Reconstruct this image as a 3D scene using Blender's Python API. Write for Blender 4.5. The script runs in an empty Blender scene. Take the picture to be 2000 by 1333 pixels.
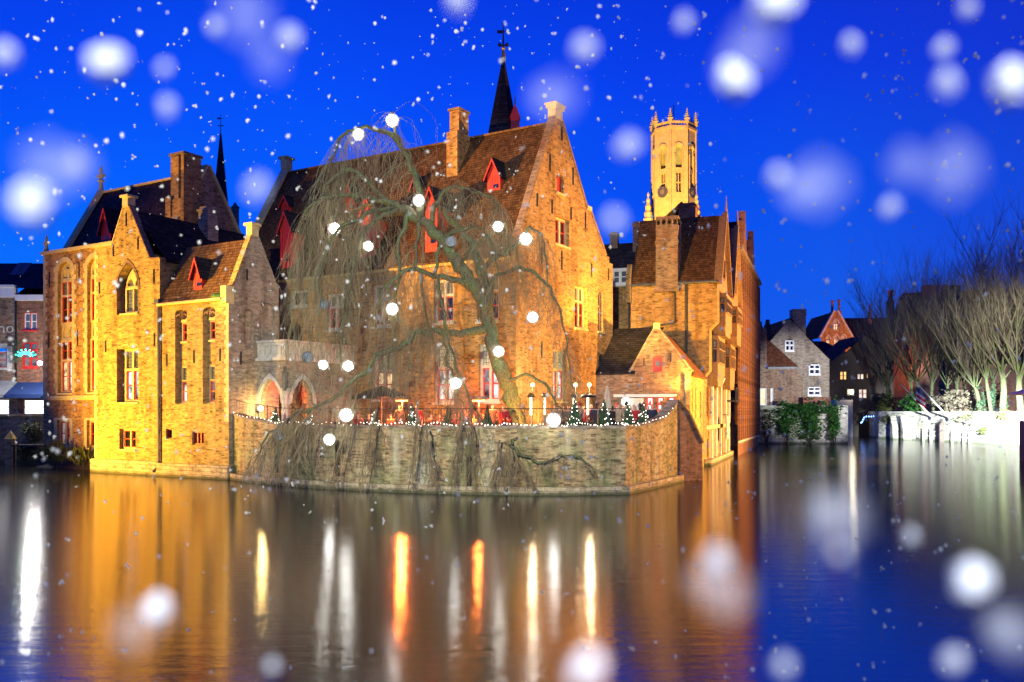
import bpy, bmesh, math, random
from mathutils import Vector, Matrix
from mathutils.geometry import tessellate_polygon
random.seed(7)
SC = bpy.context.scene
COL = SC.collection
rad = math.radians

# ------------------------------------------------------------ camera (verticals kept upright with a shifted lens)
FPX, CX, CY, EYE = 1750.0, 1000.0, 805.0, 3.5     # focal length and horizon measured on the 2000 px wide frame
cam = bpy.data.cameras.new('camera')
camo = bpy.data.objects.new('camera', cam); COL.objects.link(camo)
cam.sensor_width = 36.0; cam.lens = 36.0 * FPX / 2000.0
cam.shift_y = (CY - 666.5) / 2000.0
cam.clip_start = 0.1; cam.clip_end = 3000
camo.location = (0, 0, EYE); camo.rotation_euler = (rad(90), 0, 0)
cam.dof.use_dof = True; cam.dof.focus_distance = 46; cam.dof.aperture_fstop = 0.90
SC.camera = camo
SC.view_settings.view_transform = 'Standard'; SC.view_settings.look = 'None'
SC.view_settings.exposure = 0.0; SC.view_settings.gamma = 1.0
SC.render.engine = 'CYCLES'
cy = SC.cycles
cy.use_denoising = True
try: cy.denoiser = 'OPENIMAGEDENOISE'
except Exception: pass
cy.max_bounces = 6; cy.diffuse_bounces = 2; cy.glossy_bounces = 3; cy.transmission_bounces = 2; cy.transparent_max_bounces = 4
cy.caustics_reflective = False; cy.caustics_refractive = False
cy.sample_clamp_indirect = 3.0

# ------------------------------------------------------------ node helper
class NB:
    def __init__(s, tree): s.t = tree; tree.nodes.clear()
    def n(s, typ, ins=None, **at):
        nd = s.t.nodes.new(typ)
        for k, v in at.items(): setattr(nd, k, v)
        for k, v in (ins or {}).items():
            if isinstance(v, bpy.types.NodeSocket): s.t.links.new(v, nd.inputs[k])
            else: nd.inputs[k].default_value = v
        return nd
    def ramp(s, fac, stops, interp='LINEAR'):
        nd = s.n('ShaderNodeValToRGB', {'Fac': fac}); r = nd.color_ramp; r.interpolation = interp
        while len(r.elements) < len(stops): r.elements.new(0.5)
        for e, (p, c) in zip(r.elements, stops):
            e.position = p; e.color = (*c, 1) if len(c) == 3 else c
        return nd.outputs[0]
    def math(s, op, a, b=0.0, c=0.0):
        return s.n('ShaderNodeMath', {0: a, 1: b, 2: c}, operation=op).outputs[0]
    def mix(s, f, a, b, mode='MIX'):
        nd = s.n('ShaderNodeMix', data_type='RGBA', blend_type=mode)
        for i, v in ((0, f), (6, a), (7, b)):
            if isinstance(v, bpy.types.NodeSocket): s.t.links.new(v, nd.inputs[i])
            else: nd.inputs[i].default_value = v if i == 0 else ((*v, 1) if len(v) == 3 else v)
        return nd.outputs[2]

# ------------------------------------------------------------ blue hour sky
w = bpy.data.worlds.new('World'); SC.world = w; w.use_nodes = True
b = NB(w.node_tree)
tc = b.n('ShaderNodeTexCoord')
sep = b.n('ShaderNodeSeparateXYZ', {0: tc.outputs['Generated']})
sk = b.ramp(sep.outputs[2], [(0.0, (0.006, 0.21, 1.0)), (0.10, (0.004, 0.155, 1.0)), (0.22, (0.002, 0.110, 1.0)),
                             (0.34, (0.002, 0.064, 0.92)), (0.43, (0.002, 0.042, 0.76)), (0.65, (0.001, 0.014, 0.36)), (1.0, (0.001, 0.008, 0.20))])
az = b.ramp(b.math('MULTIPLY_ADD', sep.outputs[0], 0.5, 0.5), [(0.2, (1.0, 1.0, 1.0)), (0.5, (1.0, 0.95, 1.0)), (0.62, (1.5, 0.72, 0.88)), (0.8, (4.0, 0.42, 0.62))])
nz = b.n('ShaderNodeTexNoise', {'Vector': tc.outputs['Generated'], 'Scale': 2.2, 'Detail': 3.0, 'Roughness': 0.5})
cl = b.ramp(nz.outputs[0], [(0.35, (0.95, 0.88, 0.97)), (0.68, (1.1, 1.25, 1.03))])
skc = b.mix(1.0, b.mix(1.0, sk, az, 'MULTIPLY'), cl, 'MULTIPLY')
bg = b.n('ShaderNodeBackground', {'Color': skc, 'Strength': 1.0})
b.n('ShaderNodeOutputWorld', {0: bg.outputs[0]})

# ------------------------------------------------------------ frames: local axes along a facade (u), into depth (v), up (z)
class Fr:
    def __init__(s, ox, oy, ang):
        s.ox, s.oy, s.ang = ox, oy, ang
        s.U = (math.cos(ang), math.sin(ang)); s.V = (-math.sin(ang), math.cos(ang))
    def W(s, u, v, z): return Vector((s.ox + u*s.U[0] + v*s.V[0], s.oy + u*s.U[1] + v*s.V[1], z))
    def L(s, p):
        dx, dy = p[0]-s.ox, p[1]-s.oy
        return (dx*s.U[0]+dy*s.U[1], dx*s.V[0]+dy*s.V[1], p[2])
    def _ray(s, x, y):
        dx, dz = (x-CX)/FPX, -(y-CY)/FPX
        o = s.L((0, 0, EYE)); d = (dx*s.U[0]+s.U[1], dx*s.V[0]+s.V[1], dz)
        return o, d
    def hv(s, x, y, v):                        # where a line of sight meets the plane v = const -> (u, z)
        o, d = s._ray(x, y); t = (v-o[1])/d[1]; return (o[0]+t*d[0], o[2]+t*d[2])
    def hu(s, x, y, u):                        # plane u = const -> (v, z)
        o, d = s._ray(x, y); t = (u-o[0])/d[0]; return (o[1]+t*d[1], o[2]+t*d[2])
    def hroof(s, x, y, ze, k, ve):             # roof plane z = ze + k (v - ve) -> (u, v, z)
        o, d = s._ray(x, y); t = (ze + k*(o[1]-ve) - o[2])/(d[2]-k*d[1]); return tuple(o[i]+t*d[i] for i in range(3))
def at(x, y, Y): return Vector(((x-CX)/FPX*Y, Y, EYE-(y-CY)/FPX*Y))
def wl(x, y): return at(x, y, EYE*FPX/(y-CY))              # a point of the waterline
ZERO = Fr(0, 0, 0)
MF = Fr((1008-CX)/FPX*46, 46, rad(-31))                    # the old hall and its neighbours
_k = wl(1376, 910)
RF = Fr(_k.x, _k.y, math.atan2(-616, 1750))                # the houses along the side canal

# ------------------------------------------------------------ floodlights of the place, plus added fill lamps
def spot(name, loc, target, power, col, size=60, blend=0.5, r=0.15):
    l = bpy.data.lights.new(name, 'SPOT'); l.energy = power; l.color = col; l.spot_size = rad(size); l.spot_blend = blend; l.shadow_soft_size = r
    o = bpy.data.objects.new(name, l); COL.objects.link(o); o.location = loc
    o.rotation_euler = (Vector(target)-Vector(loc)).to_track_quat('-Z', 'Y').to_euler(); return o
def lamp(name, loc, power, col, r=0.1, parent=None):
    l = bpy.data.lights.new(name, 'POINT'); l.energy = power; l.color = col; l.shadow_soft_size = r
    o = bpy.data.objects.new(name, l); COL.objects.link(o); o.location = loc
    if parent: o.parent = parent
    return o
GOLD = (1.0, 0.52, 0.035); SODIUM = (1.0, 0.45, 0.05); PALE = (1.0, 0.97, 0.74); COOL = (0.9, 0.97, 1.0)
spot('floodlight_west', MF.W(-25, -18, 1.0), MF.W(-20.5, -6, 7.5), 31000, GOLD, 100, 0.8)
spot('floodlight_west_far', MF.W(-32, -34, 3), MF.W(-17, -4, 9), 52000, GOLD, 50, 0.8)
spot('floodlight_roof', MF.W(-34, -40, 4), MF.W(-3.5, 2.8, 16.2), 300000, SODIUM, 17, 0.7)
spot('floodlight_kiosk_hall', (34.5, 58.5, 5.0), MF.W(4, 1, 7.0), 112000, SODIUM, 50, 0.6)
spot('floodlight_kiosk_canal', (34.5, 59.5, 5.0), RF.W(0.5, 10, 8), 100000, (1.0, 0.52, 0.13), 100, 0.7)
spot('floodlight_gable', RF.W(0.5, -6.9, 4.7), MF.W(0, 7.5, 10), 4200, SODIUM, 110, 0.7)
spot('floodlight_facade', MF.W(4.5, -6.0, 2.9), MF.W(-5, 0.5, 10), 1700, SODIUM, 90, 0.6)
spot('floodlight_willow', (-6, -24, 12.0), (-3.5, 42, 6.5), 205000, PALE, 27, 0.8, 0.3)
spot('floodlight_hall_corner', MF.W(1.6, 0.0, 8.5), RF.W(-2.0, 0, 11.0), 21000, (1.0, 0.52, 0.05), 46, 0.6)
spot('floodlight_annex_wall', RF.W(2.0, -9.5, 0.9), RF.W(0.2, 0, 4.2), 5200, GOLD, 100, 0.6)
spot('floodlight_belfry', (26, 190, 20), (46, 240, 66), 820000, (1.0, 0.53, 0.09), 40, 0.5)
spot('floodlight_gothic_gable', (66, 150, 4), (66, 172, 18), 40000, (1.0, 0.36, 0.08), 70, 0.5)
spot('floodlight_garden', (44, 73, 4.6), (52.5, 97, 0.6), 750000, COOL, 34, 0.7, 0.3)
spot('fill_spot_trees', (46, 74, 4.6), (59, 110, 14), 95000, (1.0, 0.93, 0.8), 44, 0.8, 0.3)  # added fill light that lifts the dark tree tops
spot('floodlight_quay_house', (50, 66, 7), (33, 98.5, 6), 90000, (0.95, 0.97, 1.0), 22, 0.7, 0.3)
lamp('snow_fill_lamp', (0.5, -5.5, 8.5), 8000, (0.90, 0.95, 1.0), 0.2)  # added unseen lamp behind the viewer, there to whiten the flakes

# ------------------------------------------------------------ materials
MATS = {}
def mat(name):
    m = bpy.data.materials.new(name); m.use_nodes = True; MATS[name] = m
    return m, NB(m.node_tree)
def fin(b, bsdf): b.n('ShaderNodeOutputMaterial', {0: bsdf.outputs[0]})
def plain(name, col, rough=0.7, metal=0.0, var=0.15, scale=3.0, bump=0.0, spec=0.5):
    m, b = mat(name); tc = b.n('ShaderNodeTexCoord')
    n = b.n('ShaderNodeTexNoise', {'Vector': tc.outputs['Object'], 'Scale': scale, 'Detail': 5.0, 'Roughness': 0.6})
    lo = tuple(c*(1-var) for c in col); hi = tuple(min(1, c*(1+var)) for c in col)
    c = b.ramp(n.outputs[0], [(0.3, lo), (0.7, hi)])
    ins = {'Base Color': c, 'Roughness': rough, 'Metallic': metal, 'Specular IOR Level': spec}
    if bump:
        ins['Normal'] = b.n('ShaderNodeBump', {'Height': n.outputs[0], 'Strength': bump, 'Distance': 0.05}).outputs[0]
    fin(b, b.n('ShaderNodeBsdfPrincipled', ins)); return m
def brick(name, c1, c2, mortar, bw=0.22, bh=0.068, patch=(0.3, 0.2, 0.12), pamt=0.5, moss=None, stain=0.35, dark=0.32, algae=False):
    m, b = mat(name); tc = b.n('ShaderNodeTexCoord'); uv = tc.outputs['UV']
    wob = b.n('ShaderNodeTexNoise', {'Vector': uv, 'Scale': 1.3, 'Detail': 2.0})
    uvw = b.n('ShaderNodeVectorMath', {0: uv, 1: b.n('ShaderNodeVectorMath', {0: wob.outputs['Color'], 1: (0.03, 0.03, 0.0)}, operation='MULTIPLY').outputs[0]}, operation='ADD').outputs[0]
    br = b.n('ShaderNodeTexBrick', {'Vector': uvw, 'Color1': (*c1, 1), 'Color2': (*c2, 1), 'Mortar': (*mortar, 1), 'Scale': 1.0, 'Mortar Size': 0.009,
              'Mortar Smooth': 0.3, 'Bias': -0.1, 'Brick Width': bw, 'Row Height': bh})
    # single bricks burnt darker or paler, row by row
    st = b.n('ShaderNodeMapping', {'Vector': uvw, 'Scale': (1/bw, 1/bh, 1)})
    cell = b.n('ShaderNodeTexWhiteNoise', {'Vector': b.n('ShaderNodeVectorMath', {0: st.outputs[0]}, operation='FLOOR').outputs[0]}, noise_dimensions='2D')
    bc = b.ramp(cell.outputs[0], [(0.0, (1-dark*1.9,)*3), (0.10, (1-dark,)*3), (0.22, (0.93,)*3), (0.8, (1.0,)*3), (1.0, (1.2,)*3)])
    big = b.n('ShaderNodeTexNoise', {'Vector': uv, 'Scale': 0.42, 'Detail': 5.0, 'Roughness': 0.65})
    med = b.n('ShaderNodeTexNoise', {'Vector': b.n('ShaderNodeMapping', {'Vector': uv, 'Scale': (1.6, 4.0, 1)}).outputs[0], 'Scale': 1.0, 'Detail': 6.0, 'Roughness': 0.7})
    c = b.mix(1.0, br.outputs[0], bc, 'MULTIPLY')
    c = b.mix(b.math('MULTIPLY', b.ramp(big.outputs[0], [(0.47, (0, 0, 0)), (0.62, (1, 1, 1))]), pamt), c, patch)
    strk = b.n('ShaderNodeTexNoise', {'Vector': b.n('ShaderNodeMapping', {'Vector': uv, 'Scale': (1.1, 0.16, 1)}).outputs[0], 'Scale': 1.0, 'Detail': 5.0, 'Roughness': 0.65})
    c = b.mix(1.0, c, b.ramp(strk.outputs[0], [(0.36, (0.64, 0.61, 0.58)), (0.5, (0.98,)*3), (0.64, (1.12, 1.12, 1.1))]), 'MULTIPLY')
    if algae:
        a2 = b.n('ShaderNodeTexNoise', {'Vector': b.n('ShaderNodeMapping', {'Vector': uv, 'Scale': (0.55, 0.10, 1), 'Location': (3.3, 1.7, 0)}).outputs[0], 'Scale': 1.0, 'Detail': 6.0, 'Roughness': 0.6})
        c = b.mix(b.ramp(a2.outputs[0], [(0.52, (0, 0, 0)), (0.6, (0.75,)*3)]), c, (0.10, 0.14, 0.05))
        c = b.mix(b.ramp(a2.outputs[0], [(0.36, (0.8,)*3), (0.46, (0, 0, 0))]), c, (0.50, 0.50, 0.37))
    sm = b.ramp(med.outputs[0], [(0.36, (1-stain*1.25,)*3), (0.5, (0.96,)*3), (0.64, (1.2, 1.2, 1.18))])
    c = b.mix(1.0, c, sm, 'MULTIPLY')
    if moss:
        geo = b.n('ShaderNodeNewGeometry'); z = b.n('ShaderNodeSeparateXYZ', {0: geo.outputs['Position']}).outputs[2]
        mf = b.math('ADD', b.math('MULTIPLY', z, -1.0/moss[1]), b.math('MULTIPLY_ADD', med.outputs[0], 1.6, 0.05))
        c = b.mix(b.ramp(mf, [(0.35, (0, 0, 0)), (0.62, (0.85,)*3)]), c, moss[0])
    bp = b.n('ShaderNodeBump', {'Height': b.math('ADD', b.math('MULTIPLY', br.outputs['Fac'], -0.6), b.math('MULTIPLY', cell.outputs[0], 0.5)), 'Strength': 0.75, 'Distance': 0.025})
    fin(b, b.n('ShaderNodeBsdfPrincipled', {'Base Color': c, 'Roughness': 0.85, 'Specular IOR Level': 0.25, 'Normal': bp.outputs[0]})); return m
def tiles(name, c1, c2, tw=0.16, th=0.19, moss=None):
    m, b = mat(name); tc = b.n('ShaderNodeTexCoord'); uv = tc.outputs['UV']
    br = b.n('ShaderNodeTexBrick', {'Vector': uv, 'Color1': (*c1, 1), 'Color2': (*c2, 1), 'Mortar': tuple(x*0.3 for x in c1)+(1,), 'Scale': 1.0, 'Mortar Size': 0.014,
              'Mortar Smooth': 0.6, 'Brick Width': tw, 'Row Height': th})
    st = b.n('ShaderNodeMapping', {'Vector': uv, 'Scale': (1/tw, 1/th, 1)})
    cell = b.n('ShaderNodeTexWhiteNoise', {'Vector': b.n('ShaderNodeVectorMath', {0: st.outputs[0]}, operation='FLOOR').outputs[0]}, noise_dimensions='2D')
    big = b.n('ShaderNodeTexNoise', {'Vector': uv, 'Scale': 0.7, 'Detail': 5.0, 'Roughness': 0.7})
    c = b.mix(1.0, br.outputs[0], b.ramp(cell.outputs[0], [(0, (0.6,)*3), (1, (1.25,)*3)]), 'MULTIPLY')
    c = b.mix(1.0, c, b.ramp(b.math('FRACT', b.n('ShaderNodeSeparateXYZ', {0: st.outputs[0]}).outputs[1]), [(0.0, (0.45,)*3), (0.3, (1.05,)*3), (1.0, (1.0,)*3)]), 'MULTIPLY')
    c = b.mix(1.0, c, b.ramp(big.outputs[0], [(0.3, (0.6,)*3), (0.7, (1.2,)*3)]), 'MULTIPLY')
    if moss: c = b.mix(b.ramp(big.outputs[0], [(0.56, (0, 0, 0)), (0.7, (0.6,)*3)]), c, moss)
    sy = b.n('ShaderNodeSeparateXYZ', {0: st.outputs[0]}).outputs[1]
    saw = b.math('FRACT', sy)
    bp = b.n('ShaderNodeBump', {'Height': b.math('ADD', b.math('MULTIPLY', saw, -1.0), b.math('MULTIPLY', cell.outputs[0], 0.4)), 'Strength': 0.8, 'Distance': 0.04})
    fin(b, b.n('ShaderNodeBsdfPrincipled', {'Base Color': c, 'Roughness': 0.85, 'Specular IOR Level': 0.1, 'Normal': bp.outputs[0]})); return m
def glow(name, col, strength, var=0.0, scale=2.0, col2=None):
    m, b = mat(name)
    c = (*col, 1)
    if var:
        tc = b.n('ShaderNodeTexCoord')
        n = b.n('ShaderNodeTexNoise', {'Vector': tc.outputs['Object'], 'Scale': scale, 'Detail': 3.0})
        c = b.ramp(n.outputs[0], [(0.34, tuple(x*(1-var) for x in (col2 or col))), (0.5, col), (0.68, tuple(min(1.6, x*1.4) for x in col))])
    e = b.n('ShaderNodeEmission', {'Color': c, 'Strength': strength})
    g = b.n('ShaderNodeBsdfGlossy', {'Color': (0.05, 0.05, 0.05, 1), 'Roughness': 0.1})
    fin(b, b.n('ShaderNodeAddShader', {0: e.outputs[0], 1: g.outputs[0]})); return m

brick('brick_gold', (0.48, 0.33, 0.11), (0.38, 0.24, 0.08), (0.42, 0.33, 0.16), patch=(0.52, 0.38, 0.13), pamt=0.55, dark=0.36)
brick('brick_orange', (0.46, 0.26, 0.085), (0.37, 0.18, 0.06), (0.40, 0.28, 0.13), patch=(0.48, 0.31, 0.11), pamt=0.5, dark=0.36)
brick('brick_red', (0.27, 0.10, 0.055), (0.20, 0.075, 0.045), (0.30, 0.24, 0.18), patch=(0.30, 0.14, 0.08), pamt=0.4)
brick('brick_brown', (0.32, 0.21, 0.13), (0.24, 0.14, 0.09), (0.34, 0.30, 0.24), patch=(0.26, 0.12, 0.07), pamt=0.6)
brick('brick_grey', (0.36, 0.29, 0.21), (0.25, 0.18, 0.13), (0.38, 0.35, 0.29), patch=(0.38, 0.33, 0.25), pamt=0.5, dark=0.25)
brick('brick_quay', (0.47, 0.34, 0.17), (0.37, 0.21, 0.095), (0.44, 0.37, 0.24), patch=(0.36, 0.38, 0.19), pamt=0.6, moss=((0.045, 0.06, 0.02), 0.75), stain=0.5, dark=0.36, algae=True)
brick('stone_blocks', (0.50, 0.42, 0.28), (0.42, 0.34, 0.21), (0.20, 0.16, 0.10), bw=0.46, bh=0.2, patch=(0.40, 0.34, 0.22), pamt=0.4, moss=((0.04, 0.05, 0.02), 0.35), stain=0.45, dark=0.2)
brick('rubble_wall', (0.52, 0.50, 0.43), (0.40, 0.38, 0.32), (0.34, 0.33, 0.28), bw=0.5, bh=0.22, patch=(0.22, 0.26, 0.14), pamt=0.6, moss=((0.05, 0.07, 0.03), 0.6), stain=0.5)
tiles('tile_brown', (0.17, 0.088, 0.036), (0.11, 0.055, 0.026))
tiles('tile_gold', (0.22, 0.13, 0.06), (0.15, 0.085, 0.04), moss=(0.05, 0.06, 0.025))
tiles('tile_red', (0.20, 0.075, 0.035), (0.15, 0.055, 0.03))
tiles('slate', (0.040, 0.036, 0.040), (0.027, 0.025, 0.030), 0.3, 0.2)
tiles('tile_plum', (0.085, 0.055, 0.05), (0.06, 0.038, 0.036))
plain('sandstone', (0.54, 0.44, 0.20), 0.85, var=0.25, scale=2.5, bump=0.3)
plain('white_stone', (0.60, 0.56, 0.46), 0.85, var=0.25, scale=2.0, bump=0.3)
plain('pale_stone', (0.50, 0.47, 0.40), 0.85, var=0.25, scale=2.0, bump=0.3)
plain('tower_stone', (0.50, 0.38, 0.18), 0.9, var=0.22, scale=0.8, bump=0.3)
plain('red_paint', (0.52, 0.022, 0.016), 0.5, var=0.25, scale=4)
plain('dark_red_paint', (0.26, 0.012, 0.012), 0.5, var=0.25, scale=4)
plain('white_paint', (0.72, 0.71, 0.67), 0.5, var=0.08)
plain('iron', (0.018, 0.018, 0.02), 0.5, metal=0.3, var=0.3)
plain('lead_grey', (0.10, 0.11, 0.12), 0.5, metal=0.4, var=0.25)
plain('cane', (0.20, 0.19, 0.17), 0.7)
plain('timber', (0.26, 0.15, 0.06), 0.7, var=0.35, scale=6, bump=0.3)
plain('dark_timber', (0.04, 0.028, 0.02), 0.7, var=0.35, scale=6, bump=0.3)
plain('dark_cloth', (0.016, 0.018, 0.024), 0.9, var=0.3)
plain('cream_cloth', (0.40, 0.35, 0.28), 0.9, var=0.2)
plain('soil', (0.05, 0.04, 0.025), 0.95, var=0.5, scale=3, bump=0.6)
plain('paving', (0.16, 0.15, 0.13), 0.85, var=0.3, scale=3, bump=0.3)
plain('canal_bed', (0.02, 0.02, 0.015), 0.95)
plain('render_grey', (0.32, 0.31, 0.34), 0.9, var=0.15)
plain('blue_cloth', (0.008, 0.03, 0.13), 0.8, var=0.15)
plain('grey_cloth', (0.30, 0.31, 0.31), 0.8, var=0.15)
plain('blue_paint', (0.05, 0.06, 0.16), 0.5, var=0.2)
plain('skin', (0.50, 0.30, 0.22), 0.6, var=0.1)
plain('hair', (0.035, 0.022, 0.014), 0.8, var=0.4, scale=30)
plain('gold_leaf', (0.70, 0.48, 0.12), 0.35, metal=0.8)
for nm, c in (('coat_navy', (0.015, 0.02, 0.045)), ('coat_black', (0.014, 0.013, 0.014)), ('coat_brown', (0.10, 0.05, 0.03)), ('coat_red', (0.36, 0.015, 0.02)),
              ('coat_tan', (0.30, 0.22, 0.15)), ('coat_grey', (0.12, 0.12, 0.13)), ('trousers', (0.02, 0.022, 0.03))):
    plain(nm, c, 0.9, var=0.25, scale=8, bump=0.2)
def bark(name, base, moss, f=0.5):
    m, b = mat(name); tc = b.n('ShaderNodeTexCoord')
    n = b.n('ShaderNodeTexNoise', {'Vector': tc.outputs['Object'], 'Scale': 1.6, 'Detail': 6.0, 'Roughness': 0.7})
    n2 = b.n('ShaderNodeTexNoise', {'Vector': tc.outputs['Object'], 'Scale': 14.0, 'Detail': 4.0})
    c = b.mix(b.ramp(n.outputs[0], [(0.5-f*0.2, (0, 0, 0)), (0.6, (1, 1, 1))]), base, moss)
    c = b.mix(1.0, c, b.ramp(n2.outputs[0], [(0.3, (0.55,)*3), (0.7, (1.3,)*3)]), 'MULTIPLY')
    bp = b.n('ShaderNodeBump', {'Height': n2.outputs[0], 'Strength': 0.8, 'Distance': 0.05})
    fin(b, b.n('ShaderNodeBsdfPrincipled', {'Base Color': c, 'Roughness': 0.9, 'Specular IOR Level': 0.2, 'Normal': bp.outputs[0]}))
bark('willow_bark', (0.11, 0.092, 0.064), (0.11, 0.14, 0.06), 0.6)
bark('garden_bark', (0.065, 0.058, 0.042), (0.06, 0.085, 0.03), 0.7)
def leafy(name, lo, hi, scale=1.2, rough=0.6):
    m, b = mat(name); tc = b.n('ShaderNodeTexCoord')
    n = b.n('ShaderNodeTexNoise', {'Vector': tc.outputs['Object'], 'Scale': scale, 'Detail': 4.0, 'Roughness': 0.7})
    c = b.ramp(n.outputs[0], [(0.35, lo), (0.65, hi)])
    fin(b, b.n('ShaderNodeBsdfPrincipled', {'Base Color': c, 'Roughness': rough, 'Specular IOR Level': 0.3}))
leafy('willow_twig', (0.13, 0.095, 0.052), (0.25, 0.195, 0.115), 0.8)
leafy('willow_twig_green', (0.12, 0.135, 0.075), (0.22, 0.23, 0.14), 0.8)
leafy('garden_twig', (0.10, 0.085, 0.06), (0.18, 0.165, 0.115), 0.3)
leafy('ivy_leaf', (0.02, 0.085, 0.018), (0.05, 0.17, 0.03))
leafy('bush_leaf', (0.05, 0.07, 0.02), (0.12, 0.13, 0.04))
leafy('fir_leaf', (0.025, 0.055, 0.028), (0.05, 0.10, 0.05), 5)
leafy('red_flower', (0.3, 0.01, 0.01), (0.5, 0.03, 0.03), 5)
# glass: dark panes that mirror the dusk, leaded lights, lit rooms
m, b = mat('glass_dark'); fin(b, b.n('ShaderNodeBsdfPrincipled', {'Base Color': (0.012, 0.014, 0.018, 1), 'Roughness': 0.06, 'Specular IOR Level': 0.8}))
m, b = mat('glass_sky'); fin(b, b.n('ShaderNodeBsdfPrincipled', {'Base Color': (0.10, 0.12, 0.14, 1), 'Roughness': 0.15, 'Specular IOR Level': 1.0}))
def leaded(name, c, em=0.0):
    m, b = mat(name); tc = b.n('ShaderNodeTexCoord')
    br = b.n('ShaderNodeTexBrick', {'Vector': tc.outputs['UV'], 'Color1': (*c, 1), 'Color2': tuple(x*0.75 for x in c)+(1,), 'Mortar': (0.012, 0.012, 0.012, 1), 'Scale': 1.0, 'Mortar Size': 0.012, 'Brick Width': 0.16, 'Row Height': 0.2}, offset=0.0)
    bp = b.n('ShaderNodeBump', {'Height': br.outputs['Fac'], 'Strength': 0.4, 'Distance': 0.02})
    fin(b, b.n('ShaderNodeBsdfPrincipled', {'Base Color': br.outputs[0], 'Roughness': 0.25, 'Specular IOR Level': 0.7, 'Normal': bp.outputs[0], 'Emission Color': br.outputs[0], 'Emission Strength': em}))
leaded('glass_leaded', (0.13, 0.14, 0.10), 0.25)  # unlit leaded panes carry a faint built-in glow
leaded('glass_leaded_lit', (0.30, 0.32, 0.22), 0.8)
glow('room_warm', (1.0, 0.66, 0.36), 1.25, 0.75, 1.6, (0.6, 0.3, 0.15))
glow('room_white', (0.95, 0.88, 0.80), 1.1, 0.75, 1.5, (0.4, 0.33, 0.3))
glow('room_dim', (0.45, 0.36, 0.34), 0.55, 0.85, 1.4, (0.25, 0.16, 0.12))
glow('room_orange', (1.0, 0.50, 0.16), 1.6, 0.6, 1.2)
glow('room_yellow', (1.0, 0.84, 0.45), 1.1, 0.3, 0.8)
glow('shop_white', (1.0, 0.98, 0.95), 2.6)
glow('red_room', (1.0, 0.10, 0.05), 1.1, 0.8, 3.5, (0.5, 0.04, 0.03))
glow('ball_light', (1.0, 0.97, 0.90), 34.0)
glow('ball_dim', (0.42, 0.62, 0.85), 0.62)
glow('fairy_light', (1.0, 0.90, 0.72), 9.0)
glow('fairy_pink', (1.0, 0.74, 0.66), 9.0)
glow('heater_tube', (1.0, 0.86, 0.62), 4.0)
glow('heater_red', (1.0, 0.20, 0.035), 24.0)
glow('lamp_white', (1.0, 1.0, 1.0), 15.0)
glow('lamp_warm', (1.0, 0.74, 0.30), 12.0)
glow('lamp_gold', (1.0, 0.85, 0.55), 16.0)
glow('teal_light', (0.01, 0.70, 0.55), 14.0)
glow('blue_light', (0.15, 0.35, 1.0), 9.0)
glow('bell_room', (1.0, 0.60, 0.06), 0.7, 0.8, 0.35, (0.4, 0.15, 0.02))
glow('pink_room', (1.0, 0.72, 0.55), 1.3, 0.6, 1.2)
# still canal water, smoothed by a long exposure: gentle ripples drawn out along the surface
m, b = mat('water'); tc = b.n('ShaderNodeTexCoord')
mp = b.n('ShaderNodeMapping', {'Vector': tc.outputs['Object'], 'Scale': (0.55, 2.2, 1)})
n1 = b.n('ShaderNodeTexNoise', {'Vector': mp.outputs[0], 'Scale': 1.5, 'Detail': 4.0, 'Roughness': 0.55})
n2 = b.n('ShaderNodeTexNoise', {'Vector': mp.outputs[0], 'Scale': 9.0, 'Detail': 2.0})
hgt = b.math('ADD', b.math('MULTIPLY', n1.outputs[0], 0.5), b.math('MULTIPLY', n2.outputs[0], 0.22))
bp = b.n('ShaderNodeBump', {'Height': hgt, 'Strength': 0.13, 'Distance': 0.10})
fin(b, b.n('ShaderNodeBsdfPrincipled', {'Base Color': (0.012, 0.014, 0.012, 1), 'Roughness': 0.12, 'IOR': 4.2, 'Normal': bp.outputs[0]}))
for nm, op, cc in (('snow_flake', 0.45, 0.46), ('snow_clump', 0.95, 0.80), ('snow_soft', 0.36, 0.80), ('snow_haze', 0.09, 0.85)):      # loose flakes let part of the light through; snow_haze is painted haze
    m, b = mat(nm); d = b.n('ShaderNodeBsdfDiffuse', {'Color': (cc*0.95, cc*0.97, cc, 1)}); tr = b.n('ShaderNodeBsdfTransparent')
    b.n('ShaderNodeOutputMaterial', {0: b.n('ShaderNodeMixShader', {0: op, 1: tr.outputs[0], 2: d.outputs[0]}).outputs[0]})

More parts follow.
